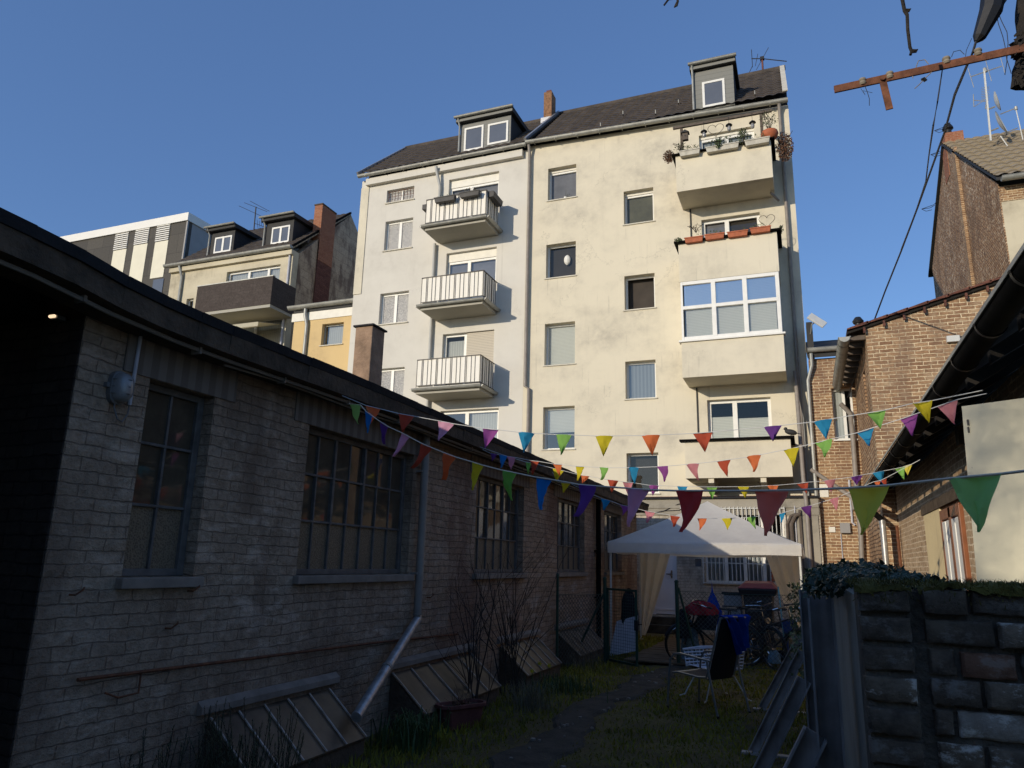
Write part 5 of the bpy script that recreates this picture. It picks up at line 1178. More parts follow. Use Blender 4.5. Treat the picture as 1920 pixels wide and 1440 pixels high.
# white wicker bucket chair
wc=thing('wicker_chair','white wicker shell chair on thin splayed legs','chair',(-1.22,10.42,0),rz=math.atan2(-.6,-.75))
def lattice(mb,f,nu,nv,r=.006,skip=None):
    """woven strips on the surface f(u,v)"""
    for i in range(nu+1):
        pts=[f(i/nu,v/14) for v in range(15)]; mb.tube(pts,r,4)
    for j in range(nv+1):
        pts=[f(u/16,j/nv) for u in range(17)]; mb.tube(pts,r*1.5,4)
def shell_back(u,v):
    a=(u-.5)*1.9; rr_=.27+.07*v; return Vector((-.05-math.cos(a)*rr_*.75-.12*v+.08,math.sin(a)*rr_,.40+.56*v*(1-.12*abs(u-.5)*2)))
def shell_seat(u,v): return Vector((-.25+.5*v,(u-.5)*.48*(1+.15*v),.40-.03*math.sin(v*math.pi)))
def shell_apron(u,v): return Vector((.25+.03*v,(u-.5)*.56,.40+.0-.0*v+ .16*v))
mb=MB(); lattice(mb,shell_back,18,12,.008); child(mb,'backrest','whiteplastic',wc,smooth=True)
mb=MB(); lattice(mb,shell_seat,14,10); child(mb,'seat','whiteplastic',wc,smooth=True)
for s in (-1,1):
    mb=MB(); lattice(mb,lambda u,v:Vector((-.25+.52*u,s*(.25+.05*v),.40+.20*v-.02*u)),9,5,.007); mb.tube([(-.25,s*.3,.61),(.0,s*.31,.61),(.29,s*.30,.58)],.014,6); child(mb,'armrest','whiteplastic',wc,smooth=True)
    for fx in (-1,1):
        mb=MB(); mb.tube([(fx*.12,s*.15,.40),(fx*.30,s*.26,.03),(fx*.36,s*.29,.012)],.009,6); child(mb,'leg','whitemetal',wc,smooth=True)
# ================================================================== BICYCLES
def bicycle():
    t=thing('bicycle','','bicycle')
    for x in (-.53,.53):
        w_=MB(); n=30; pts=[(x+.335*math.cos(2*math.pi*i/n),0,.345+.335*math.sin(2*math.pi*i/n)) for i in range(n+1)]; w_.tube(pts,.019,6,False); wo=child(w_,'wheel','black',t,smooth=True)
        q=MB(); pts=[(x+.31*math.cos(2*math.pi*i/n),0,.345+.31*math.sin(2*math.pi*i/n)) for i in range(n+1)]; q.tube(pts,.009,5,False); q.tube([(x,-.04,.345),(x,.04,.345)],.02,8); o=q.build('rim','chrome',None,smooth=True); o.parent=wo
        q=MB()
        for i in range(14): a=2*math.pi*i/14; q.tube([(x,.02*(1 if i%2 else -1),.345),(x+.31*math.cos(a),0,.345+.31*math.sin(a))],.0015,3)
        o=q.build('spokes','chrome',None); o.parent=wo
        q=MB(); pts=[(x+.365*math.cos(a),0,.345+.365*math.sin(a)) for a in [R(d_) for d_ in (range(10,175,12) if x<0 else range(20,150,12))]]; q.tube(pts,.016,5); child(q,'mudguard','bikeframe',t,smooth=True)
    f=MB(); bb=(-.08,0,.30); st=(-.22,0,.80); hd=(.36,0,.86); hl=(.40,0,.70)
    for a,b_ in ((bb,st),(bb,hl),((-.19,0,.66),hd),(hl,hd)): f.tube([a,b_],.016,8)
    for s in (-.045,.045): f.tube([bb,(-.53,s,.345)],.009,6); f.tube([(-.19,0,.70),(-.53,s,.345)],.009,6); f.tube([(.41,0,.70),(.44,s,.66),(.53,s,.345)],.011,6)
    f.tube([(-.53,-.05,.72),(-.53,-.05,.70),(-.53,-.05,.37)],.005,5); child(f,'frame','bikeframe',t,smooth=True)
    q=MB(); q.tube([(.36,0,.86),(.34,0,1.0),(.38,0,1.03)],.012,6); q.tube([(.20,-.30,1.03),(.30,-.27,1.06),(.38,-.10,1.05),(.39,0,1.03),(.38,.10,1.05),(.30,.27,1.06),(.20,.30,1.03)],.011,6); hb_=child(q,'handlebar','chrome',t,smooth=True)
    q=MB(); q.tube([(.12,-.31,1.02),(.22,-.295,1.035)],.017,6); q.tube([(.12,.31,1.02),(.22,.295,1.035)],.017,6); o=q.build('grip','black',None,smooth=True); o.parent=hb_
    q=MB(); q.tube([st,(-.24,0,.94)],.012,6); q.hexa([(-.36,-.10,.93),(-.36,.10,.93),(-.08,.02,.945),(-.08,-.02,.945)],[(-.37,-.08,.98),(-.37,.08,.98),(-.07,.015,.975),(-.07,-.015,.975)]); child(q,'saddle','black',t,bevel=.01)
    q=MB(); q.lathe((-.08,0,.30),[(.085,-.05),(.085,-.044)],18,'y'); q.tube([(-.08,-.06,.30),(.02,-.07,.17)],.01,5); q.tube([(-.08,.06,.30),(-.18,.07,.43)],.01,5); q.box(-.02,-.15,.15,.07,-.07,.17); q.box(-.23,.07,.42,-.14,.15,.44); child(q,'crank','chrome',t)
    q=MB(); q.box(-.75,-.06,.735,-.32,-.05,.745); q.box(-.75,.05,.735,-.32,.06,.745); q.box(-.75,-.06,.736,-.74,.06,.744); q.tube([(-.72,.055,.74),(-.54,.06,.37)],.005,4); q.tube([(-.72,-.055,.74),(-.54,-.06,.37)],.005,4); child(q,'rack','chrome',t)
    q=MB(); q.lathe((.46,0,.80),[(.02,-.04),(.045,0),(.05,.03)],12,'x'); child(q,'headlight','chrome',t,smooth=True)
    return t
b0=bicycle()
for i,(x,y,rz,lean,lab) in enumerate(((-.62,13.85,R(-25),.12,'dark bicycle with its front wheel beside the steel posts'),(-1.62,13.95,R(200),-.14,'bicycle under the red cloth nearest the gate post'),(-.95,14.15,R(-50),.1,'middle bicycle with curved handlebar in front of the black bin'),(-1.15,14.5,R(8),-.1,'rearmost bicycle leaning on the black bin'),(-.30,14.45,R(-20),.1,'bicycle leaning below the turquoise broom'))):
    o=b0 if i==0 else copy_tree(b0)
    o.location=(x,y,0); o.rotation_euler=(lean,0,rz); o['label']=lab; o['group']='bicycles behind the wire fence'
# ================================================================== THINGS AROUND THE BIKES
bn=thing('waste_bin','large black wheeled waste bin with a dark red lid','waste bin',(-.86,14.75,0))
y0_=14.55; xa,xb=on(1393,1130,1,y0_).x,on(1450,1130,1,y0_).x; zt=on(1415,1104,1,y0_).z
mb=MB(); mb.hexa([(xa+.06,y0_+.04,.08),(xb-.06,y0_+.04,.08),(xb-.06,y0_+.6,.08),(xa+.06,y0_+.6,.08)],[(xa,y0_,zt),(xb,y0_,zt),(xb,y0_+.68,zt),(xa,y0_+.68,zt)]); mb.hexa([(xa-.04,y0_-.04,zt-.12),(xb+.04,y0_-.04,zt-.12),(xb+.04,y0_+.7,zt-.12),(xa-.04,y0_+.7,zt-.12)],[(xa-.08,y0_-.07,zt+.0),(xb+.08,y0_-.07,zt),(xb+.08,y0_+.72,zt),(xa-.08,y0_+.72,zt)]); mb.build('body','binblack',bn,bevel=.02)
mb=MB(); mb.hexa([(xa-.09,y0_-.08,zt+.003),(xb+.09,y0_-.08,zt+.003),(xb+.09,y0_+.73,zt+.003),(xa-.09,y0_+.73,zt+.003)],[(xa+.02,y0_+.05,zt+.10),(xb-.02,y0_+.05,zt+.10),(xb-.02,y0_+.66,zt+.13),(xa+.02,y0_+.66,zt+.13)]); mb.build('lid','binred',bn,bevel=.02)
for x in (xa+.1,xb-.1): mb=MB(); mb.lathe((x,y0_+.62,.1),[(.1,-.03),(.1,.03)],14,'x'); mb.build('wheel','black',bn,smooth=True)
def heap(name,m_,label,cat,c,rx,ry,rz,seed,amp=.25):
    mb=MB(); rnd=random.Random(seed); nu,nv=28,12; vs=[]
    ph=[rnd.uniform(0,6) for _ in range(6)]
    for j in range(nv+1):
        th=math.pi/2*j/nv
        for i in range(nu):
            a=2*math.pi*i/nu; k=1+amp*(.4*math.sin(3*a+ph[0])+.35*math.sin(5*a+ph[1]+3*th)+.3*math.sin(9*a+ph[2]+5*th))
            vs.append((c[0]+rx*k*math.cos(a)*math.cos(th)**.7,c[1]+ry*k*math.sin(a)*math.cos(th)**.7,c[2]+rz*math.sin(th)*(1+amp*.6*math.sin(4*a+ph[3]))))
    mb.add(vs,[(j*nu+i,j*nu+(i+1)%nu,(j+1)*nu+(i+1)%nu,(j+1)*nu+i) for j in range(nv) for i in range(nu)]+[tuple(range(nu))[::-1]])
    return tag(mb.build(name,m_,None,smooth=True),label,cat)
def at13(px,py,y=13.7): return on(px,py,1,y)
p=at13(1313,1152); heap('red_cloth','redcloth','crumpled dark red cloth heaped on the bicycles','cloth',(p.x,p.y,p.z),.27,.22,.2,1)
p=at13(1330,1180); heap('black_cover','darkcloth','black rain cover lying over a bicycle saddle under the red cloth','cover',(p.x,p.y,p.z),.26,.22,.24,2)
p=at13(1281,1185,13.6); heap('grey_bag','darkcloth','dark bulging bag hanging beside the green gate post','bag',(p.x,p.y,p.z-.1),.13,.12,.46,3,.12)
p=at13(1293,1210,13.9); heap('plastic_bag','tarp','pale blue plastic bag on the ground behind the fence brace','bag',(p.x,p.y,0.05),.16,.14,.62,4,.2)
p=at13(1440,1240,13.75); heap('plastic_bag','tarp','small turquoise bag caught at the wheel next to the steel posts','bag',(p.x+.1,p.y,.12),.1,.08,.2,14,.2)
# hanging blue net bag
p=on(1335,1103,1,15.0); q=on(1335,1150,1,15.0); mb=MB(); n=16
prof=[(.01,p.z+.0),(.02,p.z-.07),(.07,p.z-.18),(.12,p.z-.33),(.15,q.z+.03),(.13,q.z-.08),(.03,q.z-.14)]
vs=[]
for j,(r_,z) in enumerate(prof):
    for i in range(n): a=2*math.pi*i/n; k=1+.18*math.sin(a*7+j*.3)*min(1,j); vs.append((p.x+r_*k*math.cos(a),p.y+r_*.6*k*math.sin(a),z))
mb.add(vs,[(j*n+i,j*n+(i+1)%n,(j+1)*n+(i+1)%n,(j+1)*n+i) for j in range(len(prof)-1) for i in range(n)]); mb.tube([(p.x,p.y,p.z),(p.x,p.y+.02,p.z+.1)],.006,5)
tag(mb.build('hanging_bag','bluecloth',None,smooth=True),'blue bag hanging by its cord below the barred window','bag')
mb=MB(); q=frect(1357,1115,1392,1150,15.1); mb.box(q[0],15.1,q[2]-.3,q[1],15.35,q[3]); o=thing('storage_box','grey storage box with dark lid between the blue bag and the bin','box',(q[0],15.1,0)); mb.build('body','palebrick' if 0 else 'metalpanel',o,bevel=.01); mb=MB(); mb.box(q[0]-.03,15.07,q[3],q[1]+.03,15.38,q[3]+.05); mb.build('lid','black',o,bevel=.01)
# broom and blue tub
a=on(1459,1100,1,14.2);b_=on(1467,1168,1,14.1); t=thing('broom','turquoise handled broom standing upright beside the bin','broom',b_)
M['turquoise']=mat('turquoise_plastic',(.16,.42,.45),.5,.1); M['blueplastic']=mat('blue_plastic',(.02,.06,.24),.45,.1)
mb=MB(); mb.tube([a,b_,(b_.x+.02,b_.y,.3)],.014,8); mb.build('handle','turquoise',t,smooth=True); mb=MB(); mb.box(b_.x-.12,b_.y-.03,.12,b_.x+.16,b_.y+.03,.3); mb.build('brush','darkcloth',t)
q=frect(1466,1163,1496,1183,13.9); mb=MB(); mb.hexa([(q[0]+.03,13.9,q[2]-.05),(q[1]-.03,13.9,q[2]-.05),(q[1]-.03,14.25,q[2]-.05),(q[0]+.03,14.25,q[2]-.05)],[(q[0],13.87,q[3]),(q[1],13.87,q[3]),(q[1],14.28,q[3]),(q[0],14.28,q[3])]); mb.box(q[0]+.05,13.95,0,q[0]+.09,13.99,q[2]-.05); mb.box(q[1]-.09,13.95,0,q[1]-.05,13.99,q[2]-.05); tag(mb.build('blue_tub','blueplastic',None,bevel=.01),'shallow blue plastic tub on legs right of the bicycles','tub')
# behind gate: white board + black sack
q=on(1183,1170,1,13.9); mb=MB(); mb.prism([(-3.55,14.1,.0),(-3.0,13.9,.15),(-3.0,14.1,.75),(-3.45,14.3,.62)],(0,.03,0)); tag(mb.build('leaning_board','whiteplastic',None),'grey white board lying tilted behind the open gate','board')
heap('black_sack','darkcloth','black sack standing on the tilted board behind the gate','sack',(-3.22,14.35,.55),.17,.14,.62,8,.15)

# ================================================================== STEEL BRACKETS ALONG GARDEN WALL
def channel(mb,a,b_,w_,dpt,t,up):
    """steel channel section: web + two lips"""
    a=Vector(a);b_=Vector(b_);d=(b_-a).normalized();u=Vector(up);s=d.cross(u).normalized();u=s.cross(d).normalized()
    mb.bar(a,b_,w_,t,u)
    for k in (-1,1): mb.bar(a+s*k*(w_/2-t/2)-u*(dpt/2+t/2),b_+s*k*(w_/2-t/2)-u*(dpt/2+t/2),t,dpt,u)
    # u points to the closed side
specs=[(3.05,(-.012,.078),1.565,.57,1.08),(5.0,(-.065,.0),1.53,.52,1.01),(7.6,(-.10,-.03),1.3,.48,.92),(9.9,(-.13,-.06),1.2,.50,.88)]
labs=['nearest grey steel bracket against the garden wall end','second grey steel bracket with long slanting strut','third steel bracket from the camera with slanting strut','farthest thin steel bracket beside the bicycles']
for (y,(xa,xb),zt,xo,zs),lb in zip(specs,labs):
    t=thing('steel_bracket',lb,'steel bracket',((xa+xb)/2,y,0),'steel brackets along the garden wall')
    mb=MB(); w_=xb-xa; cx=(xa+xb)/2; tt=.008
    mb.box(xa,y+.06,0,xb,y+.068,zt); mb.box(xa,y,0,xa+tt,y+.059,zt); mb.box(xb-tt,y,0,xb,y+.059,zt); 
    mb.build('post','steel',t)
    mb=MB(); channel(mb,(xa-xo,y+.03,.02),(xa-.004,y+.03,zs),.085,.05,.008,(0,1,0)); mb.build('strut','steel',t)
    mb=MB(); mb.box(xa-xo-.1,y-.02,0,xa,y+.07,.02); mb.build('base_plate','steel',t)
# flat steel sheet leaning in front of nearest post
# ================================================================== NEAR GARDEN WALL (real bricks)
def brickwall(x0,y0,L,rows,z0,seed,bl=.24,bh=.0766,hd=True):
    """courses of single rough bricks facing -Y, each with its own rounded, chipped face"""
    mb=MB(); rnd=random.Random(seed)
    for r_ in range(rows):
        u=-((.06 if r_%2 else 0)+rnd.uniform(0,.02) if hd else 0); sag_=rnd.uniform(-.002,.002)
        while u<L:
            w_=bl*(rnd.choice((1,.52,.6,.5,.56,.75)) if hd else 1); a=max(u,0)+.004; e=min(u+w_,L)-.005; u+=w_
            if e-a<.04: continue
            za=z0+r_*bh+rnd.uniform(-.002,.003)+sag_; zb=za+bh-.010+rnd.uniform(-.004,.002); o=rnd.uniform(-.010,.010); tl_=rnd.uniform(-.006,.006)
            W_=e-a;Hh=zb-za
            def grid(T):
                g_=[0,.003,.009]; n_=max(1,int((T-.018)/.02)); g_+=[.009+(T-.018)*i/n_ for i in range(1,n_)]; return g_+[T-.009,T-.003,T]
            U=grid(W_);V=grid(Hh); chip=(rnd.random()*W_,rnd.choice((0,Hh)),rnd.uniform(.006,.028))
            vs=[]
            for v in V:
                for q in U:
                    ed=min(q,W_-q,v,Hh-v); k=-.026 if ed<.001 else (-.006 if ed<.004 else (-.0015 if ed<.01 else 0))
                    cd=math.hypot(q-chip[0],v-chip[1]); k-=max(0,1-cd/chip[2])*.012
                    k+=rnd.uniform(-.0018,.0018)+tl_*(q/W_-.5)
                    j=rnd.uniform(-.002,.002) if ed<.004 else 0
                    vs.append((x0+a+q+j,y0-(o+k),za+v+j*.8))
            n1=len(U); mb.k=rnd.choice((0,0,0,1,1,1,2,3)) if hd else rnd.choice((1,1,1,0)); mb.add(vs,[(jj*n1+i,jj*n1+i+1,(jj+1)*n1+i+1,(jj+1)*n1+i) for jj in range(len(V)-1) for i in range(n1-1)])
    return mb
def oldb(name,c0,c1,eff,amt):
    m,nt,b=mk('weathered_'+name); tc=N(nt,'ShaderNodeTexCoord').outputs['Object']
    c=mixc(nt,ramp(nt,noise(nt,tc,14,5,.7).outputs[0],[(.35,0),(.65,1)]),c0,c1)
    c=mixc(nt,math_(nt,'MULTIPLY',ramp(nt,noise(nt,mapping(nt,tc,(7,7,12)),1,7,.75).outputs[0],[(.53,0),(.60,1)]),amt),c,eff)
    c=mixc(nt,ramp(nt,noise(nt,tc,3.2,6,.7).outputs[0],[(.52,0),(.66,.85)]),c,(.055,.038,.026))
    nt.links.new(c,b.inputs['Base Color']); b.inputs['Roughness'].default_value=.92; b.inputs['Specular IOR Level'].default_value=.2
    bump(nt,b,noise(nt,tc,70,6,.75).outputs[0],1.0,.006); return m
M['oldbrick']=oldb('brick',(.12,.088,.06),(.25,.185,.13),(.66,.58,.49),.85)
M['oldbrick_dark']=oldb('dark_brick',(.07,.05,.037),(.16,.12,.085),(.34,.30,.26),.4)
M['oldbrick_pale']=oldb('pale_brick',(.28,.225,.175),(.44,.37,.30),(.72,.65,.56),.9)
M['oldbrick_red']=oldb('red_brick',(.16,.075,.045),(.23,.12,.075),(.40,.34,.28),.4)
M['mortar']=mat('old_mortar',(.11,.09,.068),.95,.5,9,1,40,bd=.015)
GW=thing('garden_wall','old weathered brick garden wall with mossy top and ivy along its far part','wall',(.4,2.4,0))
wy0=2.28; rows=20; z0=1.62-rows*.0766
OB=['oldbrick','oldbrick_dark','oldbrick_pale','oldbrick_red']
mb=brickwall(.115,wy0,.135,rows,z0,1,bl=.135,hd=False); mb.build('pier',OB,GW,smooth=True)
mb=brickwall(.275,wy0+.03,3.0,rows,z0,2); mb.build('brick_face',OB,GW,smooth=True)
mb=MB(); mb.box(.125,wy0+.024,0,.248,wy0+.3,1.60); mb.box(.2485,wy0+.054,0,3.3,wy0+.35,1.60); mb.build('core','mortar',GW)
mb=MB(); mb.box(.125,wy0+.301,0,.40,9.6,1.58); mb.build('long_wall','dirtyplaster',GW)
# moss cap
mb=MB(); rm=random.Random(6)
nx_=60
for (xa,xb,ya,yb_,zc) in ((.112,.252,wy0-.004,wy0+.32,1.612),(.27,3.3,wy0+.026,wy0+.36,1.612)):
    n=int((xb-xa)/.012); k=10; vs=[]
    for j in range(k+1):
        for i in range(n+1):
            s=j/k; x=xa+(xb-xa)*i/n; e=min(1,s*6)*.5+.5; vs.append((x,ya+(yb_-ya)*s*s+rm.uniform(-.004,.004),zc-.016*(1-min(1,s*8))+.012*math.sin(x*31)*math.sin(x*13+s*4)+rm.uniform(0,.012)))
    mb.add(vs,[(j*(n+1)+i,j*(n+1)+i+1,(j+1)*(n+1)+i+1,(j+1)*(n+1)+i) for j in range(k) for i in range(n)])
for i in range(9000):
    x=rm.uniform(.10,3.3); yy_=wy0+(0 if x<.26 else .025); s=rm.random()**2; y=yy_-.006+s*.25
    z=1.612+rm.uniform(-.03 if s<.01 else 0,.012)-(abs(rm.gauss(0,.014)) if s<.02 else 0); blade(mb,x,y,z,rm.uniform(.006,.020),.0016,rm,.6)
mb.build('moss','moss',GW)
# ivy over the long wall
iv=MB(); ri=random.Random(8)
def ivyleaf(mb,p,s,rnd,nrm):
    n=Vector(nrm)+Vector((rnd.gauss(0,.5),rnd.gauss(0,.5),rnd.gauss(0,.5))); n.normalize(); e=n.orthogonal().normalized(); f=n.cross(e); a=rnd.uniform(0,6.28); u=e*math.cos(a)+f*math.sin(a); v=n.cross(u)
    pts=[p-u*s*.45,p-u*s*.15+v*s*.45,p+u*s*.05+v*s*.2,p+u*s*.5,p+u*s*.05-v*s*.2,p-u*s*.15-v*s*.45]
    mb.add([q+n*(s*.08 if i%2 else 0) for i,q in enumerate(pts)],[(0,1,2,3),(0,3,4,5)])
for i in range(8500):
    y=ri.uniform(2.75,9.6); th=ri.uniform(-.3,math.pi); rr_=.20+.04*math.sin(y*3)+ri.gauss(0,.028)
    low=0
    x=.26-math.cos(th)*rr_; z=1.58+math.sin(th)*rr_*.42*(.5+.5*min(1,(y-2.6)/1.5))
    if th<.4 and ri.random()<.5 and y>5: z-=abs(ri.gauss(0,.3)); x=.07-ri.random()*.09
    ivyleaf(iv,Vector((x,y,max(.1,z))),ri.uniform(.026,.052)*min(1,.45+y/9),ri,(-math.cos(th),-.3,max(.1,math.sin(th))))
t=tag(iv.build('ivy','leafivy',None),'dark ivy mass growing over the top of the long garden wall','ivy')
iv2=MB()
for i in range(700):
    y=ri.uniform(7.5,10.0); z=ri.uniform(.5,1.5); ivyleaf(iv2,Vector((-.02-ri.random()*.2,y,z)),ri.uniform(.035,.06),ri,(-1,-.3,.3))
for k in range(10):
    y=ri.uniform(7.6,9.9); iv2.tube([(.1,y,.05),(-.02,y+.1,.6),(-.1,y,1.1),(-.05,y-.1,1.6)],.006,4)
tag(iv2.build('ivy_shoots','leafivy2',None),'lighter loose ivy shoots hanging down beside the bicycles','ivy')
# white board leaning behind the wall
tl=on(1803,762,1,5.2); dr_=Vector((.86,-.51,0)); up_=Vector((0,0,1)); wv=1.15
lean=Vector((.05,.08,0))
bd=thing('leaning_board','large off-white board propped upright under the black gutter','board',(tl.x,tl.y,0))
mb=MB(); bl_=Vector((tl.x,tl.y,.02))-lean*2.2; mb.prism([bl_,bl_+dr_*wv,tl+dr_*wv+Vector((0,0,.0)),tl],Vector((.51,.86,0))*.03); mb.build('sheet','board',bd)
for (px,py) in ((1814,792),(1815,806),(1823,881),(1843,1010),(1905,907),(1870,1008)):
    mb=MB(); q=onp(px,py,tl,(-.51,-.86,0.03)); mb.box(q.x-.004,q.y-.02,q.z-.02,q.x+.004,q.y,q.z+.015); mb.build('scuff','planterdark',bd)
# ================================================================== BUNTING
FC={'R':('coral_red',(.62,.13,.07)),'O':('orange',(.85,.27,.10)),'Y':('yellow',(.78,.68,.05)),'G':('light_green',(.36,.66,.17)),'B':('sky_blue',(.05,.40,.66)),'V':('violet',(.19,.055,.28)),'M':('magenta',(.42,.12,.42)),'P':('pink',(.78,.36,.40)),'L':('lilac_pink',(.82,.48,.62)),'D':('dark_red',(.72,.10,.09)),'C':('brick_red',(.92,.32,.22)),'E':('emerald_green',(.55,.80,.33)),'K':('olive_yellow',(.90,.80,.14)),'N':('blue',(.04,.34,.72)),'W':('dark_violet',(.24,.09,.40))}  # near-string colours lightened to offset the shade those flags hang in
NM={'R':'coral','O':'orange','Y':'yellow','G':'light green','B':'sky blue','V':'violet','M':'magenta','P':'pink','L':'lilac','D':'dark red','C':'brick red','E':'green','K':'olive yellow','N':'blue','W':'dark violet'}
for k,(n_,c_) in FC.items(): M['flag'+k]=cloth('flag_'+n_,c_,.5,.7,60)
z4=lambda x,y:(640+x/4.571,740+y/4.571)
z5=lambda x,y:(1060+x/4.364,780+y/4.364)
z6=lambda x,y:(1480+x/4.364,720+y/4.364)
z3=lambda x,y:(800+x/3.6,820+y/3.6)
def bunting(label,PA,PB,flags,extra=(),r=.003,cm='cordwhite'):
    """flags hang in the vertical plane through the two anchor points"""
    PA=Vector(PA);PB=Vector(PB); d=(PB-PA); d.z=0; d.normalize(); n=Vector((d.y,-d.x,0))
    if n.y>0:n=-n
    t=thing('bunting',label,'bunting',PA,'strings of coloured pennants')
    pts=[]; rnd=random.Random(len(flags)*7+3)
    for fl in flags:
        c,(lx,ly),(rx,ry_),(px,py)=fl
        A=onp(lx,ly,PA,n);B=onp(rx,ry_,PA,n);T=onp(px,py,PA,n)
        if c!='-':
            mb=MB(); nr=7; ns_=6; tw=rnd.uniform(-.05,.06); bow=rnd.uniform(-.03,.035); cr_=rnd.uniform(.003,.009)
            for off in (0,.0012):
                vs=[]
                for j in range(nr+1):
                    tt=j/nr; a=A.lerp(T,tt); b_=B.lerp(T,tt)
                    for i in range(ns_+1):
                        s=i/ns_; p=a.lerp(b_,s); k=bow*math.sin(s*math.pi)*(1-tt*.3)+tw*tt*tt*(1 if nr else 0)+cr_*math.sin(s*7+tt*5+lx)+.004*math.sin(s*13-tt*9+lx)
                        vs.append(p+n*(k+off))
                mb.add(vs,[(j*(ns_+1)+i,j*(ns_+1)+i+1,(j+1)*(ns_+1)+i+1,(j+1)*(ns_+1)+i) for j in range(nr) for i in range(ns_)])
            o=mb.build('flag','flag'+c,t,smooth=True); o['label']=NM[c]+' pennant'
        pts+=[A,B]
    pts=[PA]+pts+[PB]
    mb=MB(); mb.tube(pts,r,5); mb.build('cord',cm,t,smooth=True)
M['cordgrey']=mat('grey_tape',(.80,.62,.45),.8,.1); M['cordwhite']=mat('white_tape',(.62,.62,.60),.8,.1)
def F_(c,Z,l,r_,t_): return (c,Z(*l),Z(*r_),Z(*t_))
AX=WX+.33
# A: highest string
bunting('highest pennant string, from above the second workshop window to the black gutter',on(642,742,0,AX),on(1842,732,0,GX+.05),[
 F_('O',z4,(210,92),(340,124),(256,240)),F_('R',z4,(495,162),(630,186),(514,322)),F_('L',z4,(825,222),(965,250),(857,404)),F_('M',z4,(1210,288),(1350,302),(1249,468)),F_('B',z4,(1515,322),(1655,332),(1566,498)),
 ('G',z4(1840,342),z5(52,155),z4(1895,525)),F_('Y',z5,(245,163),(390,163),(313,332)),F_('O',z5,(625,160),(775,155),(707,322)),F_('R',z5,(1043,143),(1205,130),(1146,302)),F_('W',z5,(1625,92),(1772,77),(1699,207)),
 F_('B',z6,(200,310),(352,284),(302,455)),F_('G',z6,(635,238),(792,212),(742,376)),F_('Y',z6,(1005,160),(1168,136),(1150,310))])
# C: thin string below it
bunting('long pennant string passing just under the highest one in front of the cream facade',on(900,838,0,AX),on(1850,738,0,GX+.06),[
 F_('L',z3,(545,128),(600,136),(561,220)),F_('R',z3,(703,157),(760,163),(710,252)),F_('O',z3,(858,180),(918,184),(876,255)),F_('Y',z3,(1003,195),(1062,198),(1038,294)),F_('G',z3,(1168,203),(1228,206),(1209,292)),F_('B',z3,(1362,205),(1430,203),(1404,312)),
 F_('M',z5,(755,415),(845,409),(827,540)),F_('P',z5,(985,397),(1088,388),(1070,525)),F_('R',z5,(1235,372),(1347,356),(1324,495)),F_('O',z5,(1480,338),(1596,317),(1585,464)),F_('Y',z5,(1780,280),(1906,254),(1890,416)),
 F_('G',z6,(215,483),(352,448),(324,606)),F_('B',z6,(550,400),(686,357),(676,512)),F_('M',z6,(905,290),(1048,240),(1034,432)),F_('P',z6,(1208,185),(1372,128),(1361,332))])
# D: middle low string
bunting('middle pennant string crossing in front of the lowest balcony to the dark eave',on(905,843,0,AX),on(1718,866,0,GX+.06),[
 F_('W',z3,(430,108),(476,114),(445,165)),F_('N',z3,(490,118),(545,128),(510,212)),F_('G',z3,(668,166),(706,172),(686,252)),F_('Y',z3,(850,208),(926,226),(870,302)),F_('O',z3,(1042,256),(1100,264),(1054,314)),F_('R',z3,(1222,286),(1295,294),(1246,374)),F_('P',z3,(1322,300),(1392,306),(1362,400)),
 F_('M',z5,(683,566),(766,570),(714,652)),F_('B',z5,(915,575),(1000,577),(958,690)),F_('G',z5,(1153,580),(1244,580),(1201,680)),F_('Y',z5,(1408,578),(1503,578),(1474,671)),F_('O',z5,(1650,570),(1745,566),(1710,650)),
 F_('R',z6,(60,815),(156,803),(140,900)),F_('P',z6,(283,793),(380,778),(346,886)),F_('V',z6,(500,763),(604,742),(552,830)),F_('B',z6,(680,730),(776,710),(766,820)),F_('G',z6,(864,694),(944,676),(934,787)),F_('K',z6,(934,676),(1008,654),(964,752))])
# E: lowest far string over the tent
bunting('lowest far pennant string hanging across the peak of the white tent',on(1035,885,0,AX),on(1725,862,0,GX+.06),[
 F_('Y',z3,(908,305),(970,312),(925,374)),F_('B',z3,(1178,412),(1242,428),(1194,492)),F_('M',z3,(1310,456),(1362,466),(1340,528)),
 F_('P',z5,(650,775),(736,790),(684,877)),F_('R',z5,(855,812),(940,824),(890,906)),F_('O',z5,(1083,838),(1162,838),(1115,937)),F_('Y',z5,(1280,838),(1368,836),(1331,933)),F_('G',z5,(1480,832),(1555,822),(1546,922)),F_('B',z5,(1750,800),(1802,786),(1775,882)),
 F_('V',z6,(92,1012),(184,992),(168,1096)),F_('P',z6,(328,948),(402,925),(394,1042)),F_('O',z6,(690,800),(745,790),(740,860)),F_('R',z6,(745,790),(796,765),(792,840))])
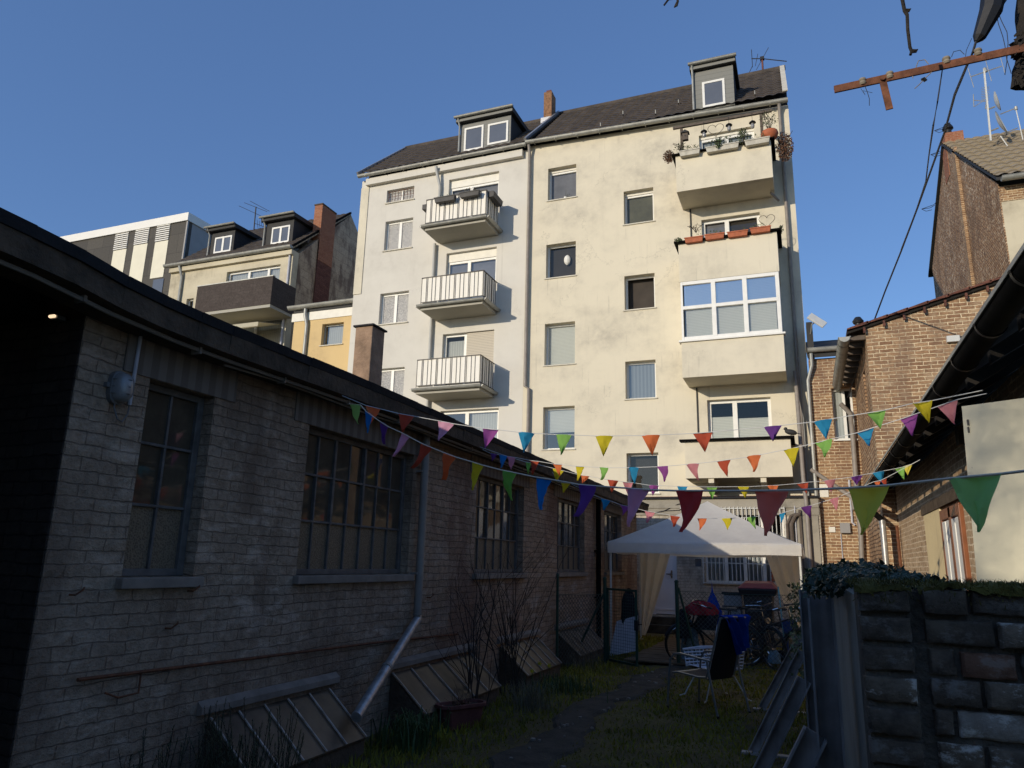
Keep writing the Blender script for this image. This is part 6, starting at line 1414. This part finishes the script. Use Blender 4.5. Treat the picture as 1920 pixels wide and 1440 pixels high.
# B: near string sweeping towards the viewer
PBn=on(2010,872,1,2.15)
bunting('nearest pennant string with large flags sweeping from the workshop eave towards the viewer',on(655,756,0,AX),PBn,[
 F_('E',z4,(75,82),(165,88),(120,250)),F_('N',z4,(208,140),(270,186),(212,328)),F_('W',z4,(335,232),(402,274),(322,420)),F_('L',z4,(512,324),(580,360),(490,534)),F_('R',z4,(690,418),(778,456),(678,638)),F_('O',z4,(888,500),(978,534),(878,730)),F_('Y',z4,(1113,574),(1208,604),(1156,822)),F_('G',z4,(1372,646),(1490,670),(1412,902)),F_('N',z4,(1660,706),(1792,726),(1706,986)),
 F_('W',z5,(118,562),(262,574),(186,830)),F_('L',z5,(492,590),(672,604),(566,910)),F_('D',z5,(916,612),(1146,612),(1036,955)),F_('C',z5,(1540,612),(1830,608),(1700,985)),
 F_('K',z6,(478,852),(828,828),(668,1240)),F_('E',z6,(1300,775),(1742,735),(1578,1215))],r=.004,cm='cordgrey')

# ================================================================== RUSTY INSULATOR ARM, CABLES, TRUNK at upper right
def y4(px,py,y=4.0): return on(px,py,1,y)
ra=thing('insulator_arm','rusty iron arm with old porcelain insulators and wire ends against the sky','iron arm',y4(1905,92))
a=y4(1564,168);b_=y4(1930,88)
mb=MB(); mb.bar(a,b_,.012,.044); mb.bar(a+Vector((0,.012,.017)),b_+Vector((0,.012,.022)),.03,.006); mb.build('bar','rust',ra,bevel=.002)
a=y4(1655,150);b_=y4(1668,205); mb=MB(); mb.bar(a,b_,.035,.008,(0,1,0)); mb.lathe(a+Vector((0,-.014,0)),[(.012,-.006),(.012,.006)],8,'y'); mb.build('hanger','rust',ra)
for px,py in ((1617,150),(1668,138),(1774,110),(1833,95)):
    q=y4(px,py); mb=MB(); mb.lathe(q+Vector((0,0,-.012)),[(.014,-.02),(.02,-.01),(.016,.0),(.021,.008),(.018,.018),(.006,.024)],12); mb.build('insulator','porcelain',ra,smooth=True)
def wire(pts,r,parent,m_='cable',y=4.0,name='wire'):
    q=MB(); q.tube([y4(*p[:2],y=(p[2] if len(p)>2 else y)) for p in pts],r,5); return q.build(name,m_,parent,smooth=True)
wire([(1621,160),(1626,172),(1630,185),(1630,198)],.0018,ra); wire([(1614,166),(1622,178),(1618,170),(1636,174)],.0012,ra)
wire([(1712,146),(1710,138),(1716,130),(1722,114),(1734,112),(1741,120)],.0025,ra,'porcelain'); wire([(1776,108),(1765,118),(1750,132),(1733,148),(1724,158),(1715,166)],.0025,ra,'porcelain')
wire([(1728,150),(1733,147),(1736,150),(1732,152)],.008,ra,'black'); wire([(1784,107),(1788,97),(1800,94),(1808,102)],.0018,ra); wire([(1810,108),(1812,94),(1822,72)],.0015,ra)
wire([(1867,20),(1872,45),(1880,68),(1884,85),(1888,115),(1884,140)],.002,ra); wire([(1868,16),(1878,40),(1888,60),(1890,80),(1888,112),(1896,138)],.002,ra)
# cable with black closure
cb_=thing('cable_closure','black cable joint sleeve on the thick line at the top right','cable joint',y4(1850,40))
a=y4(1880,-60);m1=y4(1862,-5);m2=y4(1836,70); b_=y4(1830,78)
mb=MB(); mb.tube([a,m1.lerp(a,.2),m1,y4(1858,20),m2,b_],[.02,.055,.058,.055,.032,.012],8); mb.build('sleeve','black',cb_)
mb=MB(); mb.tube([y4(1866,12),y4(1880,6),y4(1888,-6),y4(1890,-20)],.01,8); mb.build('inlet','black',cb_,smooth=True)
end=on(1592,745,1,19.5)
pts=[y4(1830,78),y4(1824,98),y4(1815,118)]; s0=y4(1815,118); pix=[(1790,178,5),(1772,245,7),(1746,318,9),(1722,385,11),(1690,470,13),(1660,545,15),(1630,625,17),(1608,690,18.6),(1590,745,19.6)]
mb=MB(); mb.tube(pts+[on(px,py,1,y) for px,py,y in pix],[.007]*3+[.009,.010,.012,.013,.014,.015,.016,.016,.016],6)
tag(mb.build('overhead_cable','cable',None,smooth=True),'thick twisted overhead cable running from the iron arm down to the brick house','cable')
mb=MB(); mb.tube([y4(1767,130),y4(1758,190),y4(1750,235)]+[on(px,py,1,y) for px,py,y in ((1742,290,8),(1736,340,10),(1718,395,11),(1690,468,13))],[.003,.004,.005,.007,.008,.01,.012],5)
for (px,py) in ((1745,290),(1728,392),(1752,245)):
    p=on(px,py,1,10.5); 
    for k in range(3): mb.tube([p,p+Vector((.05+.05*k,0,.04*(k-1))),p+Vector((.12+.04*k,0,.06*(k-1)+.03))],.004,4)
tag(mb.build('thin_wire','cable',None,smooth=True),'thin loose wire hanging from the iron arm beside the thick cable','cable')
# bare twig ends dangling from above
def twig(pts,r,label,y=3.5):
    mb=MB(); P_=[on(px,py,1,y) for px,py in pts]; mb.tube(P_,[r*(1-.25*i/len(P_)) for i in range(len(P_))],6)
    for k in (1,len(P_)-2):
        q=P_[k]; mb.tube([q,q+Vector((.02,0,-.004)),q+Vector((.028,.0,.004))],[r*1.2,r,.002],5)
    return tag(mb.build('twig','barkdark',None,smooth=True),label,'twig')
twig([(1688,-20),(1696,20),(1701,28),(1702,55),(1706,88),(1709,96),(1707,103)],.009,'bare twig hanging into the sky left of the cable joint')
twig([(1262,-15),(1254,-2),(1245,10)],.006,'short twig tip at the upper edge above the tall dormer')
mb=MB(); P_=[on(px,py,1,3.5) for px,py in ((1266,-12),(1271,2),(1268,10),(1264,14))]; mb.tube(P_,[.005,.007,.009,.003],6); tag(mb.build('twig_bud','barkdark',None,smooth=True),'curled dead bud at the upper edge right of the short twig','twig')
# knobbly ivy trunk at right edge
tk=thing('vine_trunk','dark knobbly vine trunk at the upper right edge holding the iron arm','tree trunk',(1.4,4.05,3.2))
mb=MB(); rnd=random.Random(5)
pp=[y4(1962,300,4.1),y4(1945,220,4.1),y4(1938,150,4.1),y4(1932,100,4.1),y4(1928,50,4.1),y4(1925,-10,4.1),y4(1915,-120,4.1),y4(1900,-300,4.1)]
def lump(mb,p0,p1,r,seed):
    n=18; m_=26; rnd=random.Random(seed); vs=[]; d=(p1-p0)
    ph=[rnd.uniform(0,6) for _ in range(8)]
    for j in range(m_+1):
        t=j/m_; c=p0+d*t
        for i in range(n):
            a=2*math.pi*i/n; k=1+.22*math.sin(2*a+ph[0]+t*9)+.16*math.sin(3*a+ph[1]-t*14)+.12*math.sin(5*a+t*23+ph[2])+.06*rnd.uniform(-1,1)
            vs.append(c+Vector((math.cos(a)*r*k,math.sin(a)*r*k,0)))
    mb.add(vs,[(j*n+i,j*n+(i+1)%n,(j+1)*n+(i+1)%n,(j+1)*n+i) for j in range(m_) for i in range(n)]+[tuple(range(n))[::-1],tuple(m_*n+i for i in range(n))])
lump(mb,y4(1934,160,4.15),y4(1936,-250,4.15),.065,1); lump(mb,y4(1922,104,4.1),y4(1921,78,4.1),.05,2); lump(mb,y4(2040,700,4.15),y4(1965,150,4.15),.075,3)
mb.build('trunk','barkdark',tk,smooth=True)
mb=MB(); 
for i in range(60): ivyleaf(mb,y4(1925+rnd.uniform(-22,20),rnd.uniform(60,160),4.0),rnd.uniform(.02,.04),rnd,(-1,-1,0))
mb.build('dead_leaves','barkdark',tk)

# ================================================================== ROOF ANTENNAS, DISHES
def rod(mb,a,b_,r): mb.tube([a,b_],r,5)
def mastthing(name,label,cat,p): return thing(name,label,cat,p)
# antenna over right roof
Y=24.3
G=lambda px,py,y=Y: on(px,py,1,y)
t=thing('tv_antenna','old tv antenna with reddish mast on the tall roof ridge beside the dormer','antenna',G(1431,155))
mb=MB(); rod(mb,G(1432,158),G(1429,110),.035); mb.build('mast','terradim',t,smooth=True)
mb=MB(); rod(mb,G(1409,110),G(1429,110),.018); rod(mb,G(1429,110),G(1475,115),.018); rod(mb,G(1409,93),G(1411,126),.012); rod(mb,G(1410,125),G(1398,151),.012); rod(mb,G(1421,101,Y),G(1416,124,Y),.01); rod(mb,G(1441,89),G(1418,131),.01); mb.build('elements','cable',t)
mb=MB(); q=G(1429,110); mb.box(q.x-.07,q.y-.06,q.z-.05,q.x+.07,q.y+.06,q.z+.06); mb.build('junction','black',t)
# antenna left house
G2=lambda px,py: on(px,py,1,26.0)
t=thing('tv_antenna','thin tv antenna between the two dormers of the beige gable house','antenna',G2(477,440))
mb=MB(); rod(mb,G2(475,442),G2(480,388),.03); mb.build('mast','cable',t)
mb=MB(); rod(mb,G2(458,380),G2(501,397),.012); rod(mb,G2(448,386),G2(494,407),.012); rod(mb,G2(469,377),G2(505,396),.012); rod(mb,G2(478,419),G2(503,428),.014)
for k in range(5): rod(mb,G2(482+k*4,412+k*2),G2(484+k*4,430+k*1),.01)
mb.build('elements','cable',t)
# far right mast with dishes
Y3=27.5
G3=lambda px,py: on(px,py,1,Y3)
t=thing('dish_mast','white roof mast with yagi antennas and two satellite dishes on far brick house','antenna mast',G3(1858,262))
mb=MB(); rod(mb,G3(1858,264),G3(1845,128),.035); mb.build('mast','whitemetal',t,smooth=True)
mb=MB(); rod(mb,G3(1820,144),G3(1878,124),.02); rod(mb,G3(1846,128),G3(1849,135),.06); rod(mb,G3(1815,128),G3(1826,164),.012); rod(mb,G3(1848,113),G3(1859,152),.012); rod(mb,G3(1876,107),G3(1885,140),.012)
rod(mb,G3(1826,188),G3(1848,190),.015); rod(mb,G3(1825,177),G3(1826,200),.015); rod(mb,G3(1827,200),G3(1848,186),.012)
for k in range(9): rod(mb,G3(1840,165+k*3.2),G3(1855,163+k*3.2),.009)
mb.build('elements','zinc',t)
def dish(c,r,nrm,name='dish'):
    mb=MB(); nrm=Vector(nrm).normalized(); e=nrm.orthogonal().normalized(); f=nrm.cross(e); vs=[c]; n=20
    for j in range(1,5):
        for i in range(n): a=2*math.pi*i/n; q=r*j/4; vs.append(c+(e*math.cos(a)+f*math.sin(a))*q+nrm*(.22*r*(j/4)**2))
    fs=[(0,1+i,1+(i+1)%n) for i in range(n)]+[(1+(j-1)*n+i,1+j*n+i,1+j*n+(i+1)%n,1+(j-1)*n+(i+1)%n) for j in range(1,4) for i in range(n)]
    mb.add(vs,fs); mb.add([v-nrm*.02 for v in vs],[tuple(reversed(f_)) for f_ in fs])
    return mb.build(name,'whitemetal',t,smooth=True)
dish(G3(1866,191),.36,(.93,-.25,.15)); dish(G3(1873,232),.46,(.9,-.42,.25))
mb=MB(); rod(mb,G3(1853,205),G3(1866,200),.03); rod(mb,G3(1857,246),G3(1872,240),.03); rod(mb,G3(1876,214),G3(1904,203),.02); rod(mb,G3(1882,250),G3(1908,240),.02); mb.lathe(G3(1905,203),[(.05,-.06),(.05,.06)],8); rod(mb,G3(1850,188),G3(1848,204),.02); mb.build('arm','zinc',t)
mb=MB(); mb.tube([G3(1905,205),G3(1912,235),G3(1918,262)],.018,5); mb.tube([G3(1876,255),G3(1890,275),G3(1912,288),G3(1916,292),G3(1900,300)],.02,5); mb.build('cable','whitemetal',t,smooth=True)
# crow on link house? small dark bird on the lowest balcony
pg=thing('pigeon','dark grey pigeon standing on the corner of the lowest balcony coping','pigeon',(0,0,0))
c=on(1483,812,1,19.78); c.z=4.952+.10
def ell(mb,c,rx,ry,rz,n=10,ax=0):
    vs=[]; 
    for j in range(1,n):
        th=math.pi*j/n
        for i in range(n): a=2*math.pi*i/n; vs.append((c[0]+rx*math.cos(th),c[1]+ry*math.sin(th)*math.cos(a),c[2]+rz*math.sin(th)*math.sin(a)+ax*math.cos(th)))
    mb.add(vs,[(j*n+i,j*n+(i+1)%n,(j+1)*n+(i+1)%n,(j+1)*n+i) for j in range(n-2) for i in range(n)]+[tuple(range(n))[::-1],tuple((n-2)*n+i for i in range(n))])
mb=MB(); ell(mb,(c.x,c.y,c.z),.15,.065,.075,10,-.03); ell(mb,(c.x-.12,c.y,c.z+.09),.045,.04,.045); mb.tube([(c.x-.09,c.y,c.z+.02),(c.x-.115,c.y,c.z+.07)],.04,8); mb.tube([(c.x-.16,c.y,c.z+.09),(c.x-.19,c.y,c.z+.08)],[.01,.003],5); mb.bar((c.x+.1,c.y,c.z-.02),(c.x+.24,c.y,c.z-.06),.05,.012)
for s in (-.03,.03): mb.tube([(c.x,c.y+s,c.z-.05),(c.x,c.y+s,4.952)],.008,5)
pg.location=(c.x,c.y,4.95); mb.build('body','metalpanel' if 0 else 'slatedark',pg,smooth=True)

# ================================================================== BALCONY PLANTERS
def planter(px0,py0,px1,py1,Y,h,dp,m_,label,leafs=60,lm='leafgrey',grp='planters on the balconies',xf=None,lh=.14,name='planter_box'):
    A=on(px0,py0,1,Y);B=on(px1,py1,1,Y)
    t=thing(name,label,'planter',(A.x,Y,A.z-h),grp)
    mb=MB(); z=(A.z+B.z)/2; mb.hexa([(A.x+.03,Y+.02,z-h),(B.x-.03,Y+.02,z-h),(B.x-.03,Y+dp-.02,z-h),(A.x+.03,Y+dp-.02,z-h)],[(A.x,Y,z),(B.x,Y,z),(B.x,Y+dp,z),(A.x,Y+dp,z)]); mb.box(A.x-.01,Y-.012,z-.03,B.x+.01,Y-.001,z); mb.build('box',m_,t)
    if leafs:
        mb=MB(); leafball(mb,((A.x+B.x)/2,Y+dp/2,z+lh*.4),(B.x-A.x)/2,dp*.6,lh,leafs,.05,seed=int(px0)); mb.build('plants',lm,t)
    return t
pz=(13.46)
planter(1273,283,1312,277,19.62,.16,.17,'planter','pale planter box at the left of the top loggia parapet',90,'leafgrey')
planter(1323,276,1385,265,19.62,.16,.17,'planter','long pale planter box in the middle of the top loggia parapet',220,'leafgrey',lh=.22)
planter(1396,266,1443,252,19.62,.16,.17,'planter','pale planter box at the right corner of the top loggia parapet',60,'leafgrey')
for i,(a,b_,c_,d_) in enumerate(((1283,447,1318,440),(1321,441,1358,434),(1363,436,1402,429),(1406,429,1445,421))):
    planter(a,b_,c_,d_,19.66,.15,.17,'terracotta',['first','second','third','fourth'][i]+' terracotta planter from the left on the middle loggia parapet',14+20*(i%2),'leafgrey',lh=.10)
planter(814,372,852,363,19.66,.17,.18,'planterdark','dark planter box at the left on the top steel balcony',30,'leafgrey',lh=.08)
planter(861,363,898,353,19.66,.17,.18,'planterdark','dark planter box at the right on the top steel balcony',70,'drygrass',lh=.12)
t=thing('planter_box','dark planter box on the side rail of the top steel balcony','planter',(-8.9,20.2,13.3),'planters on the balconies'); mb=MB(); mb.hexa([(-8.97,20.0,13.25),(-8.80,20.0,13.25),(-8.80,20.75,13.25),(-8.97,20.75,13.25)],[(-9.0,19.98,13.44),(-8.78,19.98,13.44),(-8.78,20.78,13.44),(-9.0,20.78,13.44)]); mb.build('box','planterdark',t)
t=thing('planter_box','small dark planter at the left side rail of the top steel balcony','planter',(-11.3,20.2,13.3),'planters on the balconies'); mb=MB(); mb.box(-11.42,20.0,13.2,-11.25,20.6,13.38); mb.build('box','planterdark',t)
# bushy plants
def plant(label,px,py,Y,rx,ry,rz,n,lm,size=.06,stems=True,name='balcony_plant'):
    c=on(px,py,1,Y); t=thing(name,label,'plant',(c.x,c.y,c.z-rz),'balcony plants'); mb=MB(); leafball(mb,c,rx,ry,rz,n,size,seed=int(px+py)); mb.build('leaves',lm,t)
    if stems:
        mb=MB(); rn=random.Random(int(px))
        for k in range(6): mb.tube([(c.x,c.y,c.z-rz),(c.x+rn.uniform(-.5,.5)*rx,c.y,c.z),(c.x+rn.uniform(-1,1)*rx,c.y,c.z+rz*rn.uniform(.4,1.1))],.008,4)
        mb.build('stems','bark',t)
    return t
plant('round reddish bush hanging over the left end of the top loggia',1254,294,20.0,.17,.17,.20,420,'leafred',.05)
plant('trailing brown plant spilling over the right end of the top loggia',1471,275,20.1,.24,.2,.46,900,'leafred',.055)
plant('silvery plant drooping in the middle of the top loggia parapet',1392,255,19.68,.16,.12,.26,260,'leafgrey',.05)
plant('small green tuft in front of the long pale planter',1347,268,19.6,.10,.1,.18,160,'leafgreen',.05)
plant('tangled stalks by the birdhouse at the left of the top loggia',1276,276,19.8,.24,.14,.18,90,'leafgrey',.045)
plant('tall olive-like shrub in the terracotta pot at the top loggia corner',1441,226,19.9,.26,.2,.36,210,'leafgrey',.045)
plant('green succulent at the left end of the middle loggia parapet',1272,452,19.75,.11,.1,.1,120,'leafgrey',.06)
plant('thin dry stalks behind the red planters of the middle loggia',1305,428,19.9,.25,.1,.14,30,'drygrass',.04)
plant('small leafy pot at the right end of the middle loggia parapet',1464,430,19.95,.07,.1,.12,80,'leafgrey',.05)
c=on(1443,249,1,19.85); t=tag(MB().lathe((c.x,c.y,13.46),[(.13,0),(.2,.06),(.24,.16),(.22,.24),(.16,.25)],14).build('clay_pot','terracotta',None,smooth=True),'round terracotta pot at the right corner of the top loggia','pot')
# pergola posts of the top loggia, birdhouse, bulbs
lp=thing('loggia_pergola','dark wooden beam with two posts under the gutter of the top loggia','pergola',(-1.5,19.9,13.4))
mb=MB(); a=on(1262,241,1,19.95); b_=on(1440,206,1,19.95); mb.bar((a.x,19.95,a.z),(b_.x+.1,19.95,a.z-.02),.07,.07); mb.build('beam','wood',lp)
for px in (1278,1429): q=on(px,250,1,19.98); mb=MB(); mb.box(q.x-.04,19.95,13.46,q.x+.04,20.03,a.z-.04); mb.build('post','wood',lp)
q=on(1285,256,1,19.85); bh=thing('birdhouse','small brown birdhouse hanging on the left post of the top loggia','birdhouse',q)
mb=MB(); mb.box(q.x-.08,19.8,q.z-.12,q.x+.08,19.92,q.z+.10); mb.build('body','wood',bh); mb=MB(); mb.prism([(q.x-.12,19.76,q.z+.10),(q.x+.12,19.76,q.z+.10),(q.x,19.76,q.z+.19)],(0,.2,0)); mb.build('roof','slatedark',bh)
mb=MB(); mb.lathe((q.x,19.798,q.z+.0),[(.022,-.003),(.022,.0)],10,'y'); mb.build('hole','black',bh)
for px,py in ((1320,252),(1367,240),(1411,235)):
    q=on(px,py,1,19.9); t=thing('lantern','small hanging lantern below the pergola, '+{1320:'left',1367:'middle',1411:'right'}[px]+' one of three','lantern',q,'hanging lanterns of the top loggia')
    mb=MB(); mb.lathe(q,[(.02,.16),(.09,.10),(.10,.08),(.03,.07)],10); mb.tube([(q.x,q.y,q.z+.15),(q.x,q.y,a.z)],.005,4); mb.build('cap','black',t); mb=MB(); mb.lathe(q,[(.02,-.10),(.05,-.07),(.055,.0),(.03,.07)],10); mb.build('bulb','lampglass',t,smooth=True)
def heart(px,py,s,Y,label):
    q=on(px,py,1,Y); pts=[]
    for k in range(25): a=2*math.pi*k/24; pts.append((q.x+s*.062*16*math.sin(a)**3/1.0*.06*16,Y,q.z+s*.06*(13*math.cos(a)-5*math.cos(2*a)-2*math.cos(3*a)-math.cos(4*a))))
    mb=MB(); mb.tube(pts,.008,4); tag(mb.build('wire_heart','wood',None,smooth=True),label,'wire heart')
heart(1342,243,.24,19.93,'wire heart hanging under the gutter of the top loggia'); heart(1438,413,.22,19.9,'wire heart behind the red planters of the middle loggia')

# ================================================================== GARDEN PLANTS
def shrub(label,c,h,n,seed,spread=.35):
    t=thing('bare_shrub',label,'shrub',c,'bare shrubs in front of the workshop'); mb=MB(); rn=random.Random(seed)
    for k in range(n):
        a=rn.uniform(0,6.28); branch(mb,(c[0]+rn.gauss(0,.07),c[1]+rn.gauss(0,.07),0),(math.cos(a)*.16,math.sin(a)*.16,1),h*rn.uniform(.55,1),rn.uniform(.006,.012),rn,2,.12,spread,3)
    mb.build('branches','bark',t)
    return t
shrub('tall bare shrub behind the clay planter',(-3.62,8.1,0),1.55,9,21); shrub('tall bare shrub right of the first one, in front of the third window',(-3.6,9.3,0),1.75,9,22)
rn=random.Random(31)
for k,(x,y,h,nn_,lab) in enumerate(((-3.42,3.62,.62,7,'dark needle bush at the lower left corner'),(-3.38,4.1,.72,8,'taller dark needle bush in front of the first cellar light'),(-3.6,3.25,.42,6,'low needle bush at the foot of the workshop corner'))):
    t=thing('needle_bush',lab,'bush',(x,y,0),'needle bushes in front of the workshop'); mb=MB(); st=MB()
    for i in range(nn_*11):
        bx=x+rn.gauss(0,.16); by=y+rn.gauss(0,.2); hh=h*rn.uniform(.5,1.05); dx=rn.gauss(0,.08); dy=rn.gauss(0,.08)
        st.tube([(bx,by,0),(bx+dx,by+dy,hh)],[.004,.0015],4)
        for q in range(70):
            s=.15+.85*q/70; p=Vector((bx+dx*s,by+dy*s,hh*s)); a=rn.uniform(0,6.28); L=.034*(1.1-.4*s); dd=Vector((math.cos(a)*L,math.sin(a)*L,L*.8)); sd_=Vector((-dd.y,dd.x,0)).normalized()*.0028
            mb.add([p-sd_,p+sd_,p+dd],[(0,1,2)])
    mb.build('needles','leafdark',t); st.build('stems','bark',t)
def tuft(name,label,cat,c,n,h,w_,m_,seed,lean=.5,sp=.12,parent=None):
    mb=MB(); rn=random.Random(seed)
    for i in range(n):
        x=c[0]+rn.gauss(0,sp); y=c[1]+rn.gauss(0,sp); a=rn.uniform(0,6.28); hh=h*rn.uniform(.6,1.1); lx=math.cos(a)*lean*hh*rn.random(); ly=math.sin(a)*lean*hh*rn.random(); px_,py_=-math.sin(a)*w_,math.cos(a)*w_
        P_=[Vector((x,y,0)),Vector((x+lx*.25,y+ly*.25,hh*.5)),Vector((x+lx*.7,y+ly*.7,hh*.85)),Vector((x+lx*1.2,y+ly*1.2,hh*.8))]
        sd_=Vector((px_,py_,0)); vs=[]
        for j,p in enumerate(P_): vs+=[p-sd_*(1-.3*j),p+sd_*(1-.3*j)]
        mb.add(vs,[(2*j,2*j+1,2*j+3,2*j+2) for j in range(3)])
    if parent: return mb.build(name,m_,parent)
    return tag(mb.build(name,m_,None),label,cat)
tuft('leaf_clump','broad-bladed green leaf clump at the foot of the slanting downpipe','plant',(-3.45,6.35,0),170,.34,.009,'leafgreen',41)
tuft('leaf_clump','low green leaf clump left of the clay planter','plant',(-3.62,6.9,0),60,.26,.009,'leafgreen',42)
tuft('dry_grass_tuft','pale dry arching grass tuft beside the path','grass tuft',(-3.1,8.55,0),260,.36,.003,'drygrass',43,.9,.13)
tuft('weed_patch','dark green weeds beside the daffodils','plant',(-3.2,9.9,0),200,.24,.006,'leafgreen',44,.7,.22)
tuft('weed_patch','grass tuft at the foot of the gate fence','grass tuft',(-3.6,12.3,0),160,.3,.004,'drygrass',45,.8,.2)
for k,(x,y,h) in enumerate(((-3.4,9.75,.36),(-3.3,9.85,.33),(-3.45,9.6,.28))):
    t=thing('daffodil',['tallest','middle','lowest'][k]+' yellow daffodil in front of the third cellar light','flower',(x,y,0),'daffodils by the path')
    mb=MB(); mb.tube([(x,y,0),(x+.01,y,h)],.004,5); mb.build('stem','leafgreen',t); mb=MB()
    for q in range(6): a=q*math.pi/3; mb.add([Vector((x+.01,y-.01,h)),Vector((x+.01+.02*math.cos(a-.4),y-.02,h+.02*math.sin(a-.4))),Vector((x+.01+.04*math.cos(a),y-.015,h+.04*math.sin(a))),Vector((x+.01+.02*math.cos(a+.4),y-.02,h+.02*math.sin(a+.4)))],[(0,1,2,3)])
    mb.lathe((x+.01,y-.02,h),[(.014,.01),(.017,-.015)],8,'y'); mb.build('bloom','yellowflower',t)
# clay planter
pl=thing('clay_planter','faceted reddish clay planter trough with dead plants, on the grass','planter',(-3.42,7.38,0))
def octp(L,W,z): return [(-L,-W*.45,z),(-L*.78,-W,z),(L*.78,-W,z),(L,-W*.45,z),(L,W*.45,z),(L*.78,W,z),(-L*.78,W,z),(-L,W*.45,z)]
def ringbox(mb,c,ang,secs,capb=True,capt=False):
    ca,sa=math.cos(ang),math.sin(ang); vs=[]
    for (L,W,z) in secs: vs+=[(c[0]+x*ca-y*sa,c[1]+x*sa+y*ca,zz) for x,y,zz in octp(L,W,z)]
    n=8; mb.add(vs,[(j*n+i,j*n+(i+1)%n,(j+1)*n+(i+1)%n,(j+1)*n+i) for j in range(len(secs)-1) for i in range(n)]+([tuple(range(n))[::-1]] if capb else [])+([tuple((len(secs)-1)*n+i for i in range(n))] if capt else []))
c=(-3.42,7.38); mb=MB(); ringbox(mb,c,R(62),[(.22,.09,0),(.26,.115,.20),(.285,.135,.20),(.285,.135,.235),(.255,.11,.235),(.25,.105,.20)]); mb.build('trough','terradim',pl,bevel=.004)
mb=MB(); ringbox(mb,c,R(62),[(.255,.11,.19),(.25,.10,.205)],True,True); mb.build('soil','soil',pl)
mb=MB(); rn=random.Random(51)
for k in range(12): branch(mb,(c[0]+rn.gauss(0,.05),c[1]+rn.gauss(0,.1),.2),(rn.gauss(0,.4),rn.gauss(0,.4),1),rn.uniform(.08,.22),.003,rn,1,.1,.6,2)
leafball(mb,(c[0],c[1],.23),.1,.18,.04,80,.03,seed=5); mb.build('dead_plants','leafred',pl)
# glowing block added for a bright spot in the dark passage at far left
q=on(95,592,1,4.6) ; 
q=on(95,592,1,Y0w-.09); lm=thing('passage_lamp','small warm light shining in the dark passage at the far left','lamp',q)
m,nt,b=mk('warm_lamp'); b.inputs['Emission Color'].default_value=(1,.72,.45,1); b.inputs['Emission Strength'].default_value=.9; M['warmlamp']=m
mb=MB(); mb.box(q.x-.026,q.y,q.z-.010,q.x+.026,q.y+.02,q.z+.010); mb.build('lamp_tube','warmlamp',lm,bevel=.008)
mb=MB(); mb.box(q.x-.03,q.y+.02,q.z-.012,q.x+.03,Y0w-.013,q.z+.012); mb.build('bracket','lampgrey',lm)

# things standing in the windows of the cream wall
q=on(1064,488,1,FY+.26); t=thing('paper_lantern','white ribbed paper lantern hanging in the second window of the first column','paper lantern',q)
mb=MB(); mb.lathe((q.x,FY+.255,q.z-.17),[(.03,0)]+[(.11*math.sin(math.pi*(k+1)/16)**.45*(1+.05*(k%2)),.36*(k+1)/17) for k in range(15)]+[(.03,.34)],14); mb.build('shade','frame_white',t)
q=on(1060,366,1,FY+.12); t=thing('window_pot','small white pot with a sprig on the sill of the top window','pot',q)
mb=MB(); mb.lathe((q.x,FY+.13,rw_[0][2]+.005),[(.04,0),(.055,.10),(.05,.10)],10); mb.build('pot','frame_white',t,smooth=True)
mb=MB(); leafball(mb,(q.x+.1,FY+.14,rw_[0][2]+.12),.16,.03,.10,40,.03,seed=9); mb.tube([(q.x,FY+.13,rw_[0][2]+.1),(q.x+.02,FY+.13,rw_[0][2]+.34)],.004,4); mb.build('plant','leafgrey',t)
